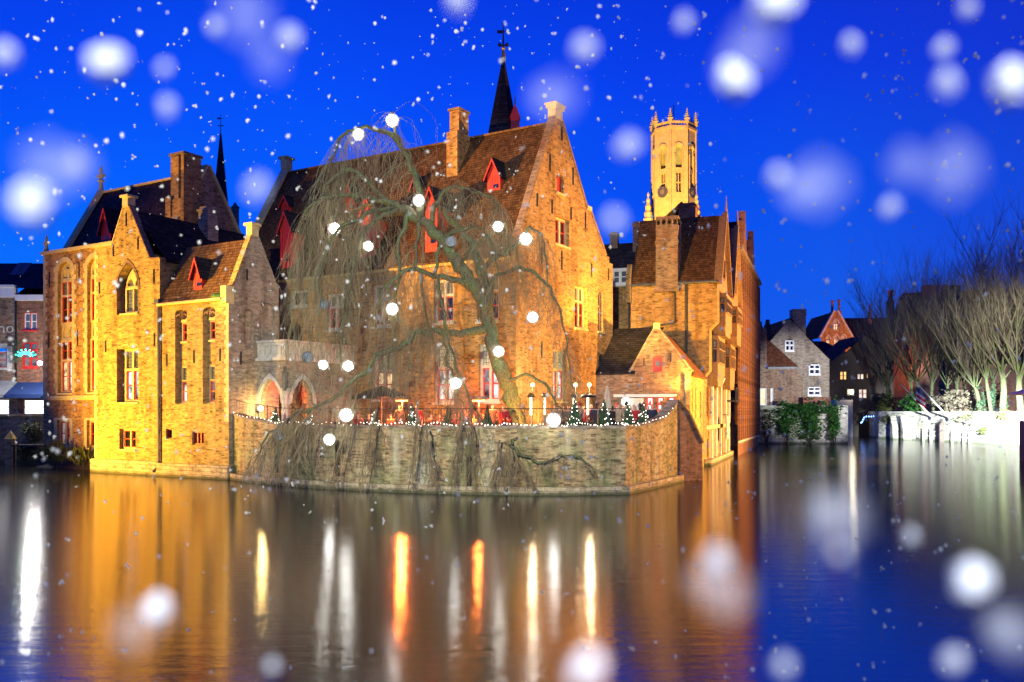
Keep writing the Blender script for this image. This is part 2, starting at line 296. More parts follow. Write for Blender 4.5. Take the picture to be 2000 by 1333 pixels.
# ------------------------------------------------------------ geometry collector
class G:
    def __init__(s): s.v = []; s.f = []; s.m = []
    def add(s, vs, fs, mi=0):
        k = len(s.v); s.v.extend([tuple(p) for p in vs])
        for f in fs: s.f.append(tuple(i+k for i in f)); s.m.append(mi)
        return s
    def quad(s, *p, mi=0): return s.add(p, [tuple(range(len(p)))], mi)
    def box(s, a, b, mi=0):
        x0, y0, z0 = a; x1, y1, z1 = b
        v = [(x0,y0,z0),(x1,y0,z0),(x1,y1,z0),(x0,y1,z0),(x0,y0,z1),(x1,y0,z1),(x1,y1,z1),(x0,y1,z1)]
        return s.add(v, [(0,3,2,1),(4,5,6,7),(0,1,5,4),(1,2,6,5),(2,3,7,6),(3,0,4,7)], mi)
    def prism(s, P, poly, d0, d1, mi=0, mo=0.0):
        n = len(poly)
        v = [P(a, z, d0) for a, z in poly] + [P(a, z, d1) for a, z in poly]
        s.add(v, [tuple(range(n)), tuple(range(2*n-1, n-1, -1))] + [(i, (i+1) % n, n+(i+1) % n, n+i) for i in range(n)], mi); return s
    def gbox(s, P, a0, a1, z0, z1, d0, d1, mi=0): return s.prism(P, [(a0,z0),(a1,z0),(a1,z1),(a0,z1)], d0, d1, mi)
    def wall(s, P, outer, holes=(), depth=0.3, mi=0, mr=None):
        loops = [list(outer)] + [list(h) for h in holes]
        pts = [q for l in loops for q in l]
        tris = tessellate_polygon([[Vector((a, z, 0)) for a, z in l] for l in loops])
        s.add([P(a, z, 0) for a, z in pts], tris, mi)
        for h in holes:
            n = len(h)
            s.add([P(a, z, 0) for a, z in h] + [P(a, z, depth) for a, z in h], [(i, (i+1) % n, n+(i+1) % n, n+i) for i in range(n)], mi if mr is None else mr)
        return s
    def tube(s, path, radii, n=6, mi=0, cap=True):
        path = [Vector(p) for p in path]; m = len(path)
        if not hasattr(radii, '__len__'): radii = [radii]*m
        vs = []; ref = None
        for i, p in enumerate(path):
            t = (path[min(i+1, m-1)] - path[max(i-1, 0)])
            if t.length < 1e-9: t = Vector((0, 0, 1))
            t.normalize()
            if ref is None: ref = Vector((1, 0, 0)) if abs(t.x) < 0.8 else Vector((0, 1, 0))
            a = (ref - t*ref.dot(t)); a.normalize(); ref = a; c = t.cross(a)
            for j in range(n):
                q = 2*math.pi*j/n; vs.append(p + (a*math.cos(q) + c*math.sin(q))*radii[i])
        fs = [(i*n+j, i*n+(j+1) % n, (i+1)*n+(j+1) % n, (i+1)*n+j) for i in range(m-1) for j in range(n)]
        if cap: fs += [tuple(range(n-1, -1, -1)), tuple((m-1)*n+j for j in range(n))]
        return s.add(vs, fs, mi)
    def lathe(s, c, prof, n=12, mi=0, rot=0.0):
        vs = [(c[0]+r*math.cos(rot+2*math.pi*j/n), c[1]+r*math.sin(rot+2*math.pi*j/n), c[2]+z) for r, z in prof for j in range(n)]
        m = len(prof)
        fs = [(i*n+j, i*n+(j+1) % n, (i+1)*n+(j+1) % n, (i+1)*n+j) for i in range(m-1) for j in range(n)]
        fs += [tuple(range(n-1, -1, -1)), tuple((m-1)*n+j for j in range(n))]
        return s.add(vs, fs, mi)
    def ball(s, c, r, n=10, m=6, mi=0, sc=(1, 1, 1)):
        prof = [(max(0.02, math.sin(math.pi*i/m))*r, -math.cos(math.pi*i/m)*r) for i in range(m+1)]
        k = len(s.v); s.lathe((0, 0, 0), prof, n, mi)
        for i in range(k, len(s.v)):
            p = s.v[i]; s.v[i] = (c[0]+p[0]*sc[0], c[1]+p[1]*sc[1], c[2]+p[2]*sc[2])
        return s
def mesh_of(g, name, off=(0, 0, 0), uv=True):
    me = bpy.data.meshes.new(name)
    me.from_pydata([(p[0]-off[0], p[1]-off[1], p[2]-off[2]) for p in g.v], [], g.f)
    if any(g.m): me.polygons.foreach_set('material_index', g.m)
    if uv:
        lay = me.uv_layers.new(name='UVMap'); Z = Vector((0, 0, 1))
        data = [0.0]*(2*len(me.loops))
        for p in me.polygons:
            n = p.normal
            if abs(n.z) > 0.97 or n.length < 0.5: t, bt = Vector((1, 0, 0)), Vector((0, 1, 0))
            else:
                t = Z.cross(n); t.normalize(); bt = n.cross(t)
                if bt.z < 0: bt = -bt
            for li in p.loop_indices:
                co = me.vertices[me.loops[li].vertex_index].co
                data[2*li] = co.dot(t); data[2*li+1] = co.dot(bt)
        lay.data.foreach_set('uv', data)
    me.update(); return me
def props(o, label=None, cat=None, group=None, kind=None):
    for k, v in (('label', label), ('category', cat), ('group', group), ('kind', kind)):
        if v: o[k] = v
    return o
def setmats(me, ms):
    for x in ([ms] if isinstance(ms, str) else ms): me.materials.append(MATS[x])
class T:
    """One thing: an Empty at its base, its parts in the frame's own coordinates."""
    def __init__(s, name, label, cat, fr=ZERO, base=(0, 0, 0), group=None, kind=None):
        s.fr, s.base = fr, base
        s.o = bpy.data.objects.new(name, None); COL.objects.link(s.o)
        s.o.empty_display_size = 0.3
        s.o.location = fr.W(*base); s.o.rotation_euler = (0, 0, fr.ang)
        props(s.o, label, cat, group, kind)
    def part(s, name, g, ms, parent=None, label=None, kind=None, smooth=False, uv=True):
        me = mesh_of(g, name, s.base, uv); setmats(me, ms)
        if smooth: me.polygons.foreach_set('use_smooth', [True]*len(me.polygons))
        o = bpy.data.objects.new(name, me); COL.objects.link(o); o.parent = parent or s.o
        props(o, label, None, None, kind); return o
def solid(name, g, ms, label=None, cat=None, group=None, kind=None, fr=ZERO, base=(0, 0, 0), smooth=False):
    me = mesh_of(g, name, base); setmats(me, ms)
    if smooth: me.polygons.foreach_set('use_smooth', [True]*len(me.polygons))
    o = bpy.data.objects.new(name, me); COL.objects.link(o); o.location = fr.W(*base); o.rotation_euler = (0, 0, fr.ang)
    return props(o, label, cat, group, kind)
def dup(root, loc, rz=0.0, label=None, scale=1.0):
    r = root.copy(); COL.objects.link(r); r.location = loc; r.rotation_euler = (0, 0, rz); r.scale = (scale,)*3
    if label: r['label'] = label
    for ch in list(root.children):
        c = ch.copy(); COL.objects.link(c); c.parent = r
        for gch in list(ch.children):
            d = gch.copy(); COL.objects.link(d); d.parent = c
    return r
def PV(v, s=1): return lambda a, z, d: (a, v + s*d, z)       # wall in plane v, looking towards the viewer (depth goes +v)
def PU(u, s=-1): return lambda a, z, d: (u + s*d, a, z)      # wall in plane u, looking towards +u (depth goes -u)
def rect(a0, a1, z0, z1): return [(a0, z0), (a1, z0), (a1, z1), (a0, z1)]
def arch(a0, a1, z0, z1, kind='round', n=7):                 # opening with an arched head; z1 is the crown
    w = a1-a0; c = (a0+a1)/2
    if kind == 'round': h = w/2; pts = [(c+w/2*math.cos(math.pi*i/(2*n)*2), z1-h+h*math.sin(math.pi*i/n)) for i in range(n+1)]
    elif kind == 'seg': h = w*0.22; pts = [(c+w/2*math.cos(math.pi*i/n), z1-h+h*math.sin(math.pi*i/n)) for i in range(n+1)]
    else:
        h = w*0.8; R = w; k = 4
        pts = []
        for i in range(k+1):
            q = math.acos(0.5)*i/k; pts.append((a0+R*math.cos(q), z1-h+R*math.sin(q)*h/(R*math.sin(math.acos(0.5)))))
        for i in range(k-1, -1, -1):
            q = math.acos(0.5)*i/k; pts.append((a1-R*math.cos(q), z1-h+R*math.sin(q)*h/(R*math.sin(math.acos(0.5)))))
    return [(a0, z0), (a1, z0)] + pts

# ------------------------------------------------------------ building parts
def window(t, P, a0, a1, z0, z1, d=0.22, cols=2, rows=((1.0, 'red', 'glass_dark'),), stone='sandstone', b=0.09, sill=True, head=None, red='red_paint', wood=0.055):
    """A stone-framed window: mullions and transoms, wooden casements, one pane for every light."""
    if a1 < a0: a0, a1 = a1, a0
    if z1 < z0: z0, z1 = z1, z0
    g = G()
    g.gbox(P, a0, a0+b, z0, z1, d-0.1, d+0.06); g.gbox(P, a1-b, a1, z0, z1, d-0.1, d+0.06)
    g.gbox(P, a0+b, a1-b, z0, z0+b, d-0.1, d+0.06); g.gbox(P, a0+b, a1-b, z1-b, z1, d-0.1, d+0.06)
    cw = (a1-a0-2*b)/cols; H = z1-z0-2*b
    for i in range(1, cols): g.gbox(P, a0+b+i*cw-b/2, a0+b+i*cw+b/2, z0+b, z1-b, d-0.12, d+0.06)
    z = z0+b
    cells = []
    for ri, (fr, kind, pm) in enumerate(rows):
        zt = z+fr*H
        if ri < len(rows)-1:
            for i in range(cols):
                g.gbox(P, a0+b+i*cw+(b/2 if i else 0), a0+b+(i+1)*cw-(b/2 if i < cols-1 else 0), zt-b/2, zt+b/2, d-0.115, d+0.06)
        for i in range(cols):
            x0 = a0+b+i*cw+(b/2 if i else 0); x1 = a0+b+(i+1)*cw-(b/2 if i < cols-1 else 0)
            cells.append((x0, x1, z+(b/2 if ri else 0), zt-(b/2 if ri < len(rows)-1 else 0), kind, pm))
        z = zt
    w_ = t.part('window', g, stone)
    for x0, x1, zz0, zz1, kind, pm in cells:
        pms = pm if isinstance(pm, str) else random.choice(pm)
        t.part('pane', G().gbox(P, x0, x1, zz0, zz1, d+0.02, d+0.05), pms, w_)
        if kind in ('red', 'white', 'timber'):
            c = wood; f = G()
            f.gbox(P, x0, x0+c, zz0, zz1, d-0.05, d+0.015); f.gbox(P, x1-c, x1, zz0, zz1, d-0.05, d+0.015)
            f.gbox(P, x0+c, x1-c, zz0, zz0+c, d-0.05, d+0.015); f.gbox(P, x0+c, x1-c, zz1-c, zz1, d-0.05, d+0.015)
            zm = (zz0+zz1)/2
            if zz1-zz0 > 0.9: f.gbox(P, x0+c, x1-c, zm-c*0.6, zm+c*0.6, d-0.05, d+0.015)
            t.part('casement', f, {'red': red, 'white': 'white_paint', 'timber': 'dark_timber'}[kind], w_)
    if sill: t.part('sill', G().gbox(P, a0-0.06, a1+0.06, z0-0.11, z0-0.003, -0.09, d+0.05), stone, w_)
    return w_
def pane_shape(t, P, poly, d, m, parent=None, name='pane'): return t.part(name, G().prism(P, poly, d, d+0.03), m, parent)
def anchors(t, P, lst):                                        # iron wall ties
    for a, z0, z1 in lst:
        t.part('wall_anchor', G().gbox(P, a-0.035, a+0.035, min(z0, z1), max(z0, z1), -0.05, 0.01), 'iron')
def quoins(t, P, a, z0, z1, side, m='sandstone', h=0.3, wide=0.42, narrow=0.24):
    z = z0; i = 0
    while z < z1-0.1:
        w = wide if i % 2 == 0 else narrow; zz = min(z+h-0.012, z1)
        t.part('quoin', G().gbox(P, min(a, a+side*w), max(a, a+side*w), z, zz, -0.025, 0.02), m); z += h; i += 1
def coping(g, pts, w0, w1, P, th=0.16, mi=0):
    """A stone band following the line pts [(a,z)], from depth w0 to w1."""
    for (a, z), (c, y) in zip(pts[:-1], pts[1:]):
        dx, dz = c-a, y-z; L = math.hypot(dx, dz); nx, nz = -dz/L*th, dx/L*th
        if nz < 0 or (abs(nz) < 1e-6 and nx < 0): nx, nz = -nx, -nz
        g.prism(P, [(a, z), (c, y), (c+nx, y+nz), (a+nx, z+nz)], w0, w1, mi)
    return g
def chimney(t, u, v, z0, z1, w, dpt, m, cap=True, parent=None, pots=0, name='chimney'):
    g = G().box((u-w/2, v-dpt/2, z0), (u+w/2, v+dpt/2, z1))
    o = t.part(name, g, m, parent)
    if cap and parent is None:
        t.part('chimney_cap', G().box((u-w/2-0.08, v-dpt/2-0.08, z1), (u+w/2+0.08, v+dpt/2+0.08, z1+0.14)).box((u-w/2+0.05, v-dpt/2+0.05, z1+0.14), (u+w/2-0.05, v+dpt/2-0.05, z1+0.3)), m, o)
    for i in range(pots):
        t.part('chimney_pot', G().lathe((u-w/2+w*(i+0.5)/pots, v, z1+0.3), [(0.13, 0), (0.11, 0.45), (0.14, 0.5)], 8), 'tile_red', o)
    return o
def dormer(t, uc, vf, zb, ze, zt, w, ze_roof, k, v_eave, hatch=True, roof='slate', paint='red_paint'):
    """Painted dormer on the slope z = ze_roof + k (v - v_eave); front at vf."""
    vb = v_eave + (ze-ze_roof)/k + 0.15; vt = v_eave + (zt-ze_roof)/k + 0.15
    g = G(); P = PV(vf)
    g.box((uc-w/2, vf, zb), (uc+w/2, vb, ze))
    g.prism(P, [(uc-w/2, ze), (uc+w/2, ze), (uc, zt-0.05)], 0, 0.06)
    for i in range(1, 5):
        g.gbox(P, uc-w/2+w*i/5-0.012, uc-w/2+w*i/5+0.012, zb, ze, -0.015, 0.0, 1)
    d = t.part('dormer', g, [paint, 'dark_red_paint'])
    r = G(); o = 0.13
    s = (zt-ze)/(w/2)
    for q in (-1, 1):
        e = (uc+q*(w/2+o), ze-o*s); a = (uc, zt)
        r.add([(e[0], vf-0.18, e[1]), (a[0], vf-0.18, a[1]), (a[0], vt, a[1]), (e[0], vb, e[1]),
               (e[0], vf-0.18, e[1]+0.09), (a[0], vf-0.18, a[1]+0.09), (a[0], vt, a[1]+0.09), (e[0], vb, e[1]+0.09)],
              [(0,1,2,3),(7,6,5,4),(0,4,5,1),(3,2,6,7),(0,3,7,4)])
    t.part('dormer_roof', r, roof, d)
    bg_ = G()
    for q in (-1, 1):
        e = (uc+q*(w/2+o), ze-o*s); a = (uc, zt)
        bg_.prism(PV(vf), [(e[0], e[1]-0.1), (a[0], a[1]-0.14), (a[0], a[1]+0.02), (e[0], e[1]+0.03)], -0.24, -0.185)
    t.part('barge_board', bg_, paint, d)
    if hatch:
        h = min(0.55, (ze-zb)*0.3)
        t.part('hatch', G().gbox(P, uc-0.02, uc+0.3, zb+(ze-zb)*0.25, zb+(ze-zb)*0.25+h*0.7, -0.03, -0.017), 'glass_dark', d)
    return d
def spire_vane(t, p, h, m='iron'):
    g = G().tube([p, (p[0], p[1], p[2]+h)], [0.09, 0.03], 6)
    t.part('vane_rod', g, m)
    t.part('vane', G().box((p[0]-1.0*h/6, p[1]-0.03, p[2]+h*0.72), (p[0]-0.05, p[1]+0.03, p[2]+h*0.80)).box((p[0]+0.05, p[1]-0.02, p[2]+h*0.75), (p[0]+0.9*h/6, p[1]+0.02, p[2]+h*0.77)), m)
    t.part('cross_arm', G().box((p[0]-0.6*h/6, p[1]-0.03, p[2]+h*0.38), (p[0]+0.6*h/6, p[1]+0.03, p[2]+h*0.41)).ball((p[0]-0.6*h/6, p[1], p[2]+h*0.41), 0.14, 6, 4).ball((p[0]+0.6*h/6, p[1], p[2]+h*0.41), 0.14, 6, 4), m)

# ============================================================ the setting
solid('ground', G().box((-900, -300, -3.2), (900, 1500, -2.2)), 'canal_bed', kind='structure')
solid('canal_water', G().quad((-400, -30, 0), (400, -30, 0), (400, 420, 0), (-400, 420, 0)), 'water', kind='structure')

# ============================================================ west wing with tall arched windows
VW, VB = -5.4, -7.4
hv, hu = MF.hv, MF.hu
uWL = hv(85, 500, VW)[0]; zW = 13.65
uBL, uBR = hv(185, 485, VB)[0], hv(447, 580, VB)[0]      # left and right ends of the two houses on the water
uBM = hv(312, 508, VB)[0]
t = T('west_wing', 'golden brick wing with two tall arched windows at the left, above the reeds', 'building', MF, (uWL+4, VW, 0))
P = PV(VW)
uWR = -22.6
def tall(x0, x1):                                          # one arched bay: (u0,u1) of its opening
    return hv(x0, 600, VW)[0], hv(x1, 600, VW)[0]
bays = [tall(113, 141), tall(171, 199)]
zb0, zb1 = hv(120, 768, VW)[1], hv(120, 513, VW)[1]
holes = [arch(a, c, zb0, zb1) for a, c in bays]
gz0, gz1 = hv(120, 873, VW)[1], hv(120, 821, VW)[1]
gw = [tall(111, 137), tall(170, 196)]
holes += [rect(a, c, gz0, gz1) for a, c in gw]
g = G().wall(P, [(uWL, -0.6), (uWR, -0.6), (uWR, zW), (uWL, zW)], holes, 0.42)
g.quad((uWL, VW, -0.6), (uWL, 4.6, -0.6), (uWL, 4.6, zW), (uWL, VW, zW))
g.quad((uWR, VW, -0.6), (uWR, 4.6, -0.6), (uWR, 4.6, zW), (uWR, VW, zW))
t.part('wall', g, 'brick_orange')
zs = hv(120, 774, VW)[1]
t.part('string_course', G().gbox(P, uWL-0.05, uWR, zs-0.16, zs+0.02, -0.16, 0.0).gbox(P, uWL-0.05, uWR, zs-0.26, zs-0.163, -0.08, 0.0), 'sandstone')
t.part('parapet_cornice', G().gbox(P, uWL-0.1, uWR, zW, zW+0.2, -0.15, 0.4), 'sandstone')
for a, c in bays:
    # stone surround with toothed edges
    for sgn, e in ((-1, a), (1, c)):
        z = zb0; i = 0
        while z < zb1-0.55:
            wd = 0.42 if i % 2 else 0.27
            t.part('quoin', G().gbox(P, min(e, e+sgn*wd), max(e, e+sgn*wd), z, z+0.3, -0.03, 0.03), 'sandstone'); z += 0.31; i += 1
    ou = arch(a-0.32, c+0.32, zb1-0.9, zb1+0.32, n=12)[2:]; inn = arch(a, c, zb1-0.9, zb1, n=12)[2:]
    ag = G()
    for i in range(len(ou)-1): ag.prism(P, [inn[i], ou[i], ou[i+1], inn[i+1]], -0.05, 0.05)
    t.part('arch_moulding', ag, 'sandstone')
    zsp = zb1-(c-a)/2
    zA, zB, zC, zD = hv(120, 664, VW)[1], hv(120, 639, VW)[1], hv(120, 634, VW)[1], hv(120, 547, VW)[1]
    window(t, P, a, c, zb0, zA, 0.3, 2, ((0.62, 'red', ('room_white', 'room_warm')), (0.38, 'red', 'glass_dark')), sill=True, b=0.13)
    window(t, P, a, c, zC, zD, 0.3, 2, ((0.66, 'red', 'glass_dark'), (0.34, 'red', 'glass_leaded')), sill=False, b=0.13)
    m = (a+c)/2
    pg = G().wall(PV(VW+0.26), rect(a, c, zA+0.003, zC-0.003), [arch(a+0.12, m-0.06, zA+0.12, zC-0.1, 'point'), arch(m+0.06, c-0.12, zA+0.12, zC-0.1, 'point')], 0.12)
    pg.gbox(PV(VW+0.38), a, c, zA+0.003, zC-0.003, 0, 0.03)
    t.part('blind_tracery', pg, 'sandstone')
    hd = arch(a+0.003, c-0.003, zD+0.003, zb1-0.004, n=12)
    hs = [arch(a+0.13, m-0.06, zD+0.12, zD+0.62, 'round'), arch(m+0.06, c-0.13, zD+0.12, zD+0.62, 'round'),
          [(m+0.2*math.cos(q*math.pi/5), zD+0.86+0.2*math.sin(q*math.pi/5)) for q in range(10)]]
    hg = G().wall(PV(VW+0.22), hd, hs, 0.14); hg.prism(PV(VW+0.36), hd, 0, 0.03)
    t.part('tracery', hg, 'sandstone')
for a, c in gw:
    window(t, P, a, c, gz0, gz1, 0.28, 2, ((1.0, 'red', ('room_dim', 'glass_dark')),), b=0.12)
    t.part('window_surround', G().gbox(P, a-0.28, a-0.003, gz0-0.12, gz1+0.15, -0.03, 0.05).gbox(P, c+0.003, c+0.28, gz0-0.12, gz1+0.15, -0.03, 0.05).gbox(P, a-0.003, c+0.003, gz1+0.003, gz1+0.15, -0.03, 0.05), 'sandstone')
quoins(t, P, uWL, zs+0.05, zW-0.05, 1)
anchors(t, P, [(hv(97, 540, VW)[0], *(hv(97, y, VW)[1] for y in (562, 532))), (hv(155, 540, VW)[0], *(hv(155, y, VW)[1] for y in (553, 512))), (hv(96, 680, VW)[0], *(hv(96, y, VW)[1] for y in (680, 650))),
              (hv(152, 670, VW)[0], *(hv(152, y, VW)[1] for y in (676, 645)))])
# tall tiled roof set back behind the parapet
vr0, vr1, vr2 = -3.9, -1.1, 1.9
uR0, zR = hv(199, 378, vr1); uR1, _ = hv(398, 327, vr1)
zE = zW+0.05
rg = G()
for q in (0, 1):
    a, c = (vr0, vr1) if q == 0 else (vr2, vr1)
    rg.add([(uR0, a, zE), (uR1, a, zE), (uR1, c, zR), (uR0, c, zR), (uR0, a, zE-0.12), (uR1, a, zE-0.12)], [(0, 1, 2, 3), (0, 4, 5, 1)])
t.part('roof', rg, 'tile_plum')
t.part('gutter_flat', G().box((uWL+0.1, VW+0.4, zW-0.02), (uWR, vr0-0.003, zW+0.06)), 'lead_grey')
t.part('ridge_cap', G().box((uR0, vr1-0.12, zR-0.02), (uR1, vr1+0.12, zR+0.1)), 'sandstone')
cg = G()
PG = PU(uR0)
cg.prism(PG, [(vr0, zE), (vr2, zE), (vr1, zR+0.1)], -0.05, 0.3)
t.part('end_gable', cg, 'brick_brown')
t.part('gable_coping', coping(G(), [(vr0-0.1, zE), (vr1, zR+0.12)], -0.3, 0.25, PG, 0.18), 'sandstone')
PG1 = PU(uR1)
t.part('east_gable', G().prism(PG1, [(vr0-0.4, zE-4), (vr2+0.6, zE-4), (vr2+0.4, zE), (vr1, zR+0.35), (vr0-0.3, zE)], -0.35, 0.1), 'brick_brown')
t.part('east_coping', coping(G(), [(vr0-0.3, zE), (vr1, zR+0.35), (vr2+0.4, zE)], -0.5, 0.15, PG1, 0.16), 'sandstone')
f0 = (uR0-0.1, vr1, zR+0.25)
t.part('finial', G().lathe(f0, [(0.16, 0), (0.12, 0.5), (0.26, 0.62), (0.1, 0.75), (0.09, 1.1), (0.14, 1.3), (0.04, 1.62)], 8).box((f0[0]-0.36, f0[1]-0.09, f0[2]+0.86), (f0[0]+0.36, f0[1]+0.09, f0[2]+1.06)), 'sandstone')
f1 = (uWL+0.15, VW+0.1, zW+0.2)
t.part('finial', G().lathe(f1, [(0.2, 0), (0.1, 0.35), (0.09, 0.85), (0.02, 1.15)], 8).box((f1[0]-0.25, f1[1]-0.07, f1[2]+0.5), (f1[0]+0.25, f1[1]+0.07, f1[2]+0.66)), 'sandstone')
kW = (zR-zE)/(vr1-vr0)
du, dv_, dz_ = MF.hroof(207, 474, zE, kW, vr0)
dormer(t, du, dv_, dz_, dz_+0.85, dz_+2.2, 1.0, zE, kW, vr0)
# great chimney stack
uc, vc = hv(362, 400, -2.6)[0], -2.6
zc0, zc1 = 12.0, hv(358, 309, -2.6)[1]; zsh = hv(358, 395, -2.6)[1]
o = t.part('chimney', G().box((uc-0.6, vc-0.6, zsh), (uc+0.6, vc+0.7, zc1)).box((uc-0.78, vc-0.75, zc0), (uc+0.78, vc+0.8, zsh)).box((uc-0.78, vc-0.85, zc0), (uc-0.3, vc-0.753, zsh+0.2)).box((uc-0.1, vc-0.75, zsh), (uc+0.3, vc-0.603, zc1-0.1)), 'brick_orange')
t.part('chimney_cap', G().box((uc-0.68, vc-0.68, zc1), (uc+0.68, vc+0.78, zc1+0.16)), 'brick_brown', o)

# ============================================================ gothic gable house
t = T('gable_house', 'bright golden brick gable with a pointed traceried window, rising from the water', 'building', MF, ((uBL+uBM)/2, VB, 0))
P = PV(VB)
uA, zA = hv(247, 402, VB); uS0, zS0 = hv(219, 479, VB); uS1, zS1 = hv(293, 507, VB)
ax = lambda x, y=700: hv(x, y, VB)[0]
az_ = lambda y, x=250: hv(x, y, VB)[1]
h1 = arch(ax(228), ax(270), az_(614), az_(513), 'point')
h2 = rect(ax(228), ax(270), az_(786), az_(681)); h3 = rect(ax(233), ax(265), az_(878), az_(838))
zL = hv(185, 485, VB)[1]
outer = [(uBL, -0.6), (uBM, -0.6), (uBM, zS1), (uS1, zS1), (uA+0.22, zA), (uA-0.22, zA), (uS0, zL), (uBL, zL)]
g = G().wall(P, outer, [h1, h2, h3], 0.5)
g.quad((uBL, VB, -0.6), (uBL, VW+0.3, -0.6), (uBL, VW+0.3, zL), (uBL, VB, zL))
g.quad((uBM, VB, -0.6), (uBM, 1, -0.6), (uBM, 1, zS1), (uBM, VB, zS1))
t.part('wall', g, 'brick_gold')
t.part('gable_coping', coping(G(), [(uS0, zL), (uA-0.2, zA)], -0.05, 0.35, P, 0.07).gbox(P, uBL-0.05, uS0, zL, zL+0.14, -0.08, 0.35), 'sandstone')
t.part('gable_coping', coping(G(), [(uA+0.2, zA), (uS1, zS1), (uBM, zS1)], -0.05, 0.35, P, 0.07), 'brick_brown')
t.part('finial', G().gbox(P, uA-0.24, uA+0.24, zA-0.1, zA+0.45, -0.1, 0.4).gbox(P, uA-0.36, uA+0.36, zA+0.45, zA+0.58, -0.2, 0.5), 'sandstone')
rg = G()
for s, (ue, ze) in ((-1, (uS0, zL+0.1)), (1, (uBM+0.15, zS1-0.05))):
    rg.add([(ue, VB+0.3, ze), (uA, VB+0.3, zA-0.15), (uA, 1.2, zA-0.15), (ue, 1.2, ze), (ue, VB+0.3, ze-0.15), (ue, 1.2, ze-0.15)], [(0, 1, 2, 3), (0, 3, 5, 4)])
t.part('roof', rg, 'slate')
a0, a1 = ax(237), ax(270)
zc = az_(560); mm = (a0+a1)/2
window(t, P, a0, a1-0.02, az_(612), zc, 0.36, 2, ((1.0, 'none', 'glass_leaded'),), b=0.12)
hd = arch(a0, a1-0.006, zc+0.003, az_(521), 'point')
hs = [arch(a0+0.1, mm-0.05, zc+0.06, zc+0.5, 'point'), arch(mm+0.05, a1-0.1, zc+0.06, zc+0.5, 'point')]
hg = G().wall(PV(VB+0.3), hd, hs, 0.14); hg.prism(PV(VB+0.45), hd, 0, 0.03, 1)
t.part('tracery', hg, ['sandstone', 'glass_leaded'])
am = G(); ou = arch(ax(228)-0.2, ax(270)+0.2, az_(600), az_(513)+0.24, 'point')[2:]; inn = arch(ax(228), ax(270), az_(600), az_(513), 'point')[2:]
for i in range(len(ou)-1): am.prism(P, [inn[i], ou[i], ou[i+1], inn[i+1]], -0.04, 0.05)
t.part('arch_moulding', am, 'brick_brown')
window(t, P, ax(236), ax(270)-0.02, az_(786), az_(681), 0.36, 2, ((0.62, 'red', ('room_white', 'room_dim')), (0.38, 'none', 'glass_leaded')), b=0.13)
lg = G()
for q in (0, 1):
    aa = ax(236)+0.1+q*0.75; o2 = arch(aa, aa+0.72, az_(681)+0.02, az_(672), 'seg')[2:]; i2 = arch(aa+0.08, aa+0.64, az_(681), az_(674), 'seg')[2:]
    for i in range(len(o2)-1): lg.prism(P, [i2[i], o2[i], o2[i+1], i2[i+1]], -0.04, 0.03)
t.part('window_head', lg, 'sandstone')
window(t, P, ax(233), ax(265), az_(878), az_(838), 0.34, 2, ((1.0, 'red', 'glass_dark'),), b=0.1, red='dark_red_paint')
quoins(t, P, uBL, 0.9, zL-0.2, 1, h=0.26, wide=0.34, narrow=0.2)
anchors(t, P, [(ax(x), az_(y0), az_(y1)) for x, y0, y1 in ((222, 497, 475), (247, 442, 416), (270, 491, 467), (301, 560, 533), (207, 686, 663), (195, 568, 545), (302, 680, 655))])
t.part('plinth', G().gbox(P, uBL-0.12, uBM, -0.6, 0.75, -0.22, 0.0).prism(P, [(uBL-0.12, 0.75), (uBM, 0.75), (uBM, 0.8), (uBL-0.12, 0.8)], -0.16, 0.0), 'stone_blocks')
xp = uBM+0.05
t.part('drainpipe', G().tube([(xp, VB-0.12, 9.4), (xp, VB-0.12, 0.55), (xp-0.25, VB-0.3, 0.25)], 0.075, 8).box((xp-0.16, VB-0.27, 9.35), (xp+0.16, VB-0.02, 9.65)), 'lead_grey')

# ============================================================ low house with niches and tiled roof
t = T('niche_house', 'low golden brick house with two tall window niches and a mossy tiled roof', 'building', MF, ((uBM+uBR)/2, VB, 0))
zEb = 9.46; vBk = -3.9
vAp, zAp = hu(497, 462, uBR)
def nich(x0, x1): return arch(ax(x0), ax(x1), az_(789, 380), az_(602, 380), 'seg')
n1, n2 = (ax(342), ax(365)), (ax(396), ax(420))
zn0, zn1 = az_(789, 380), az_(602, 380)
hol = [arch(a, c, zn0, zn1, 'seg') for a, c in (n1, n2)]
hol += [rect(ax(324), ax(336), az_(859, 380), az_(839, 380)), rect(ax(375), ax(398), az_(869, 380), az_(843, 380))]
g = G().wall(P, [(uBM+0.005, -0.6), (uBR, -0.6), (uBR, zEb), (uBM+0.005, zEb)], hol, 0.3)
PS = PU(uBR)
sh = [arch(-6.35, -5.75, 6.9, 8.9, 'seg'), arch(-5.3, -4.2, 6.6, 9.4, 'seg')]
side = [(VB, -0.6), (vBk, -0.6), (vBk, 10.3), (vBk-0.25, 10.45), (vAp+0.2, zAp), (vAp-0.2, zAp), (VB+0.35, zEb+0.75), (VB, zEb+0.35)]
g2 = G().wall(PS, side, sh, 0.16)
for h_ in sh: g2.prism(PU(uBR-0.16), h_, 0, 0.03)
g2.quad((uBM, vBk, -0.6), (uBR, vBk, -0.6), (uBR, vBk, 10.3), (uBM, vBk, 10.3))
t.part('wall', g, 'brick_gold'); t.part('side_wall', g2, 'brick_grey')  # same brick as the front; the unlit side's grey is put into colour
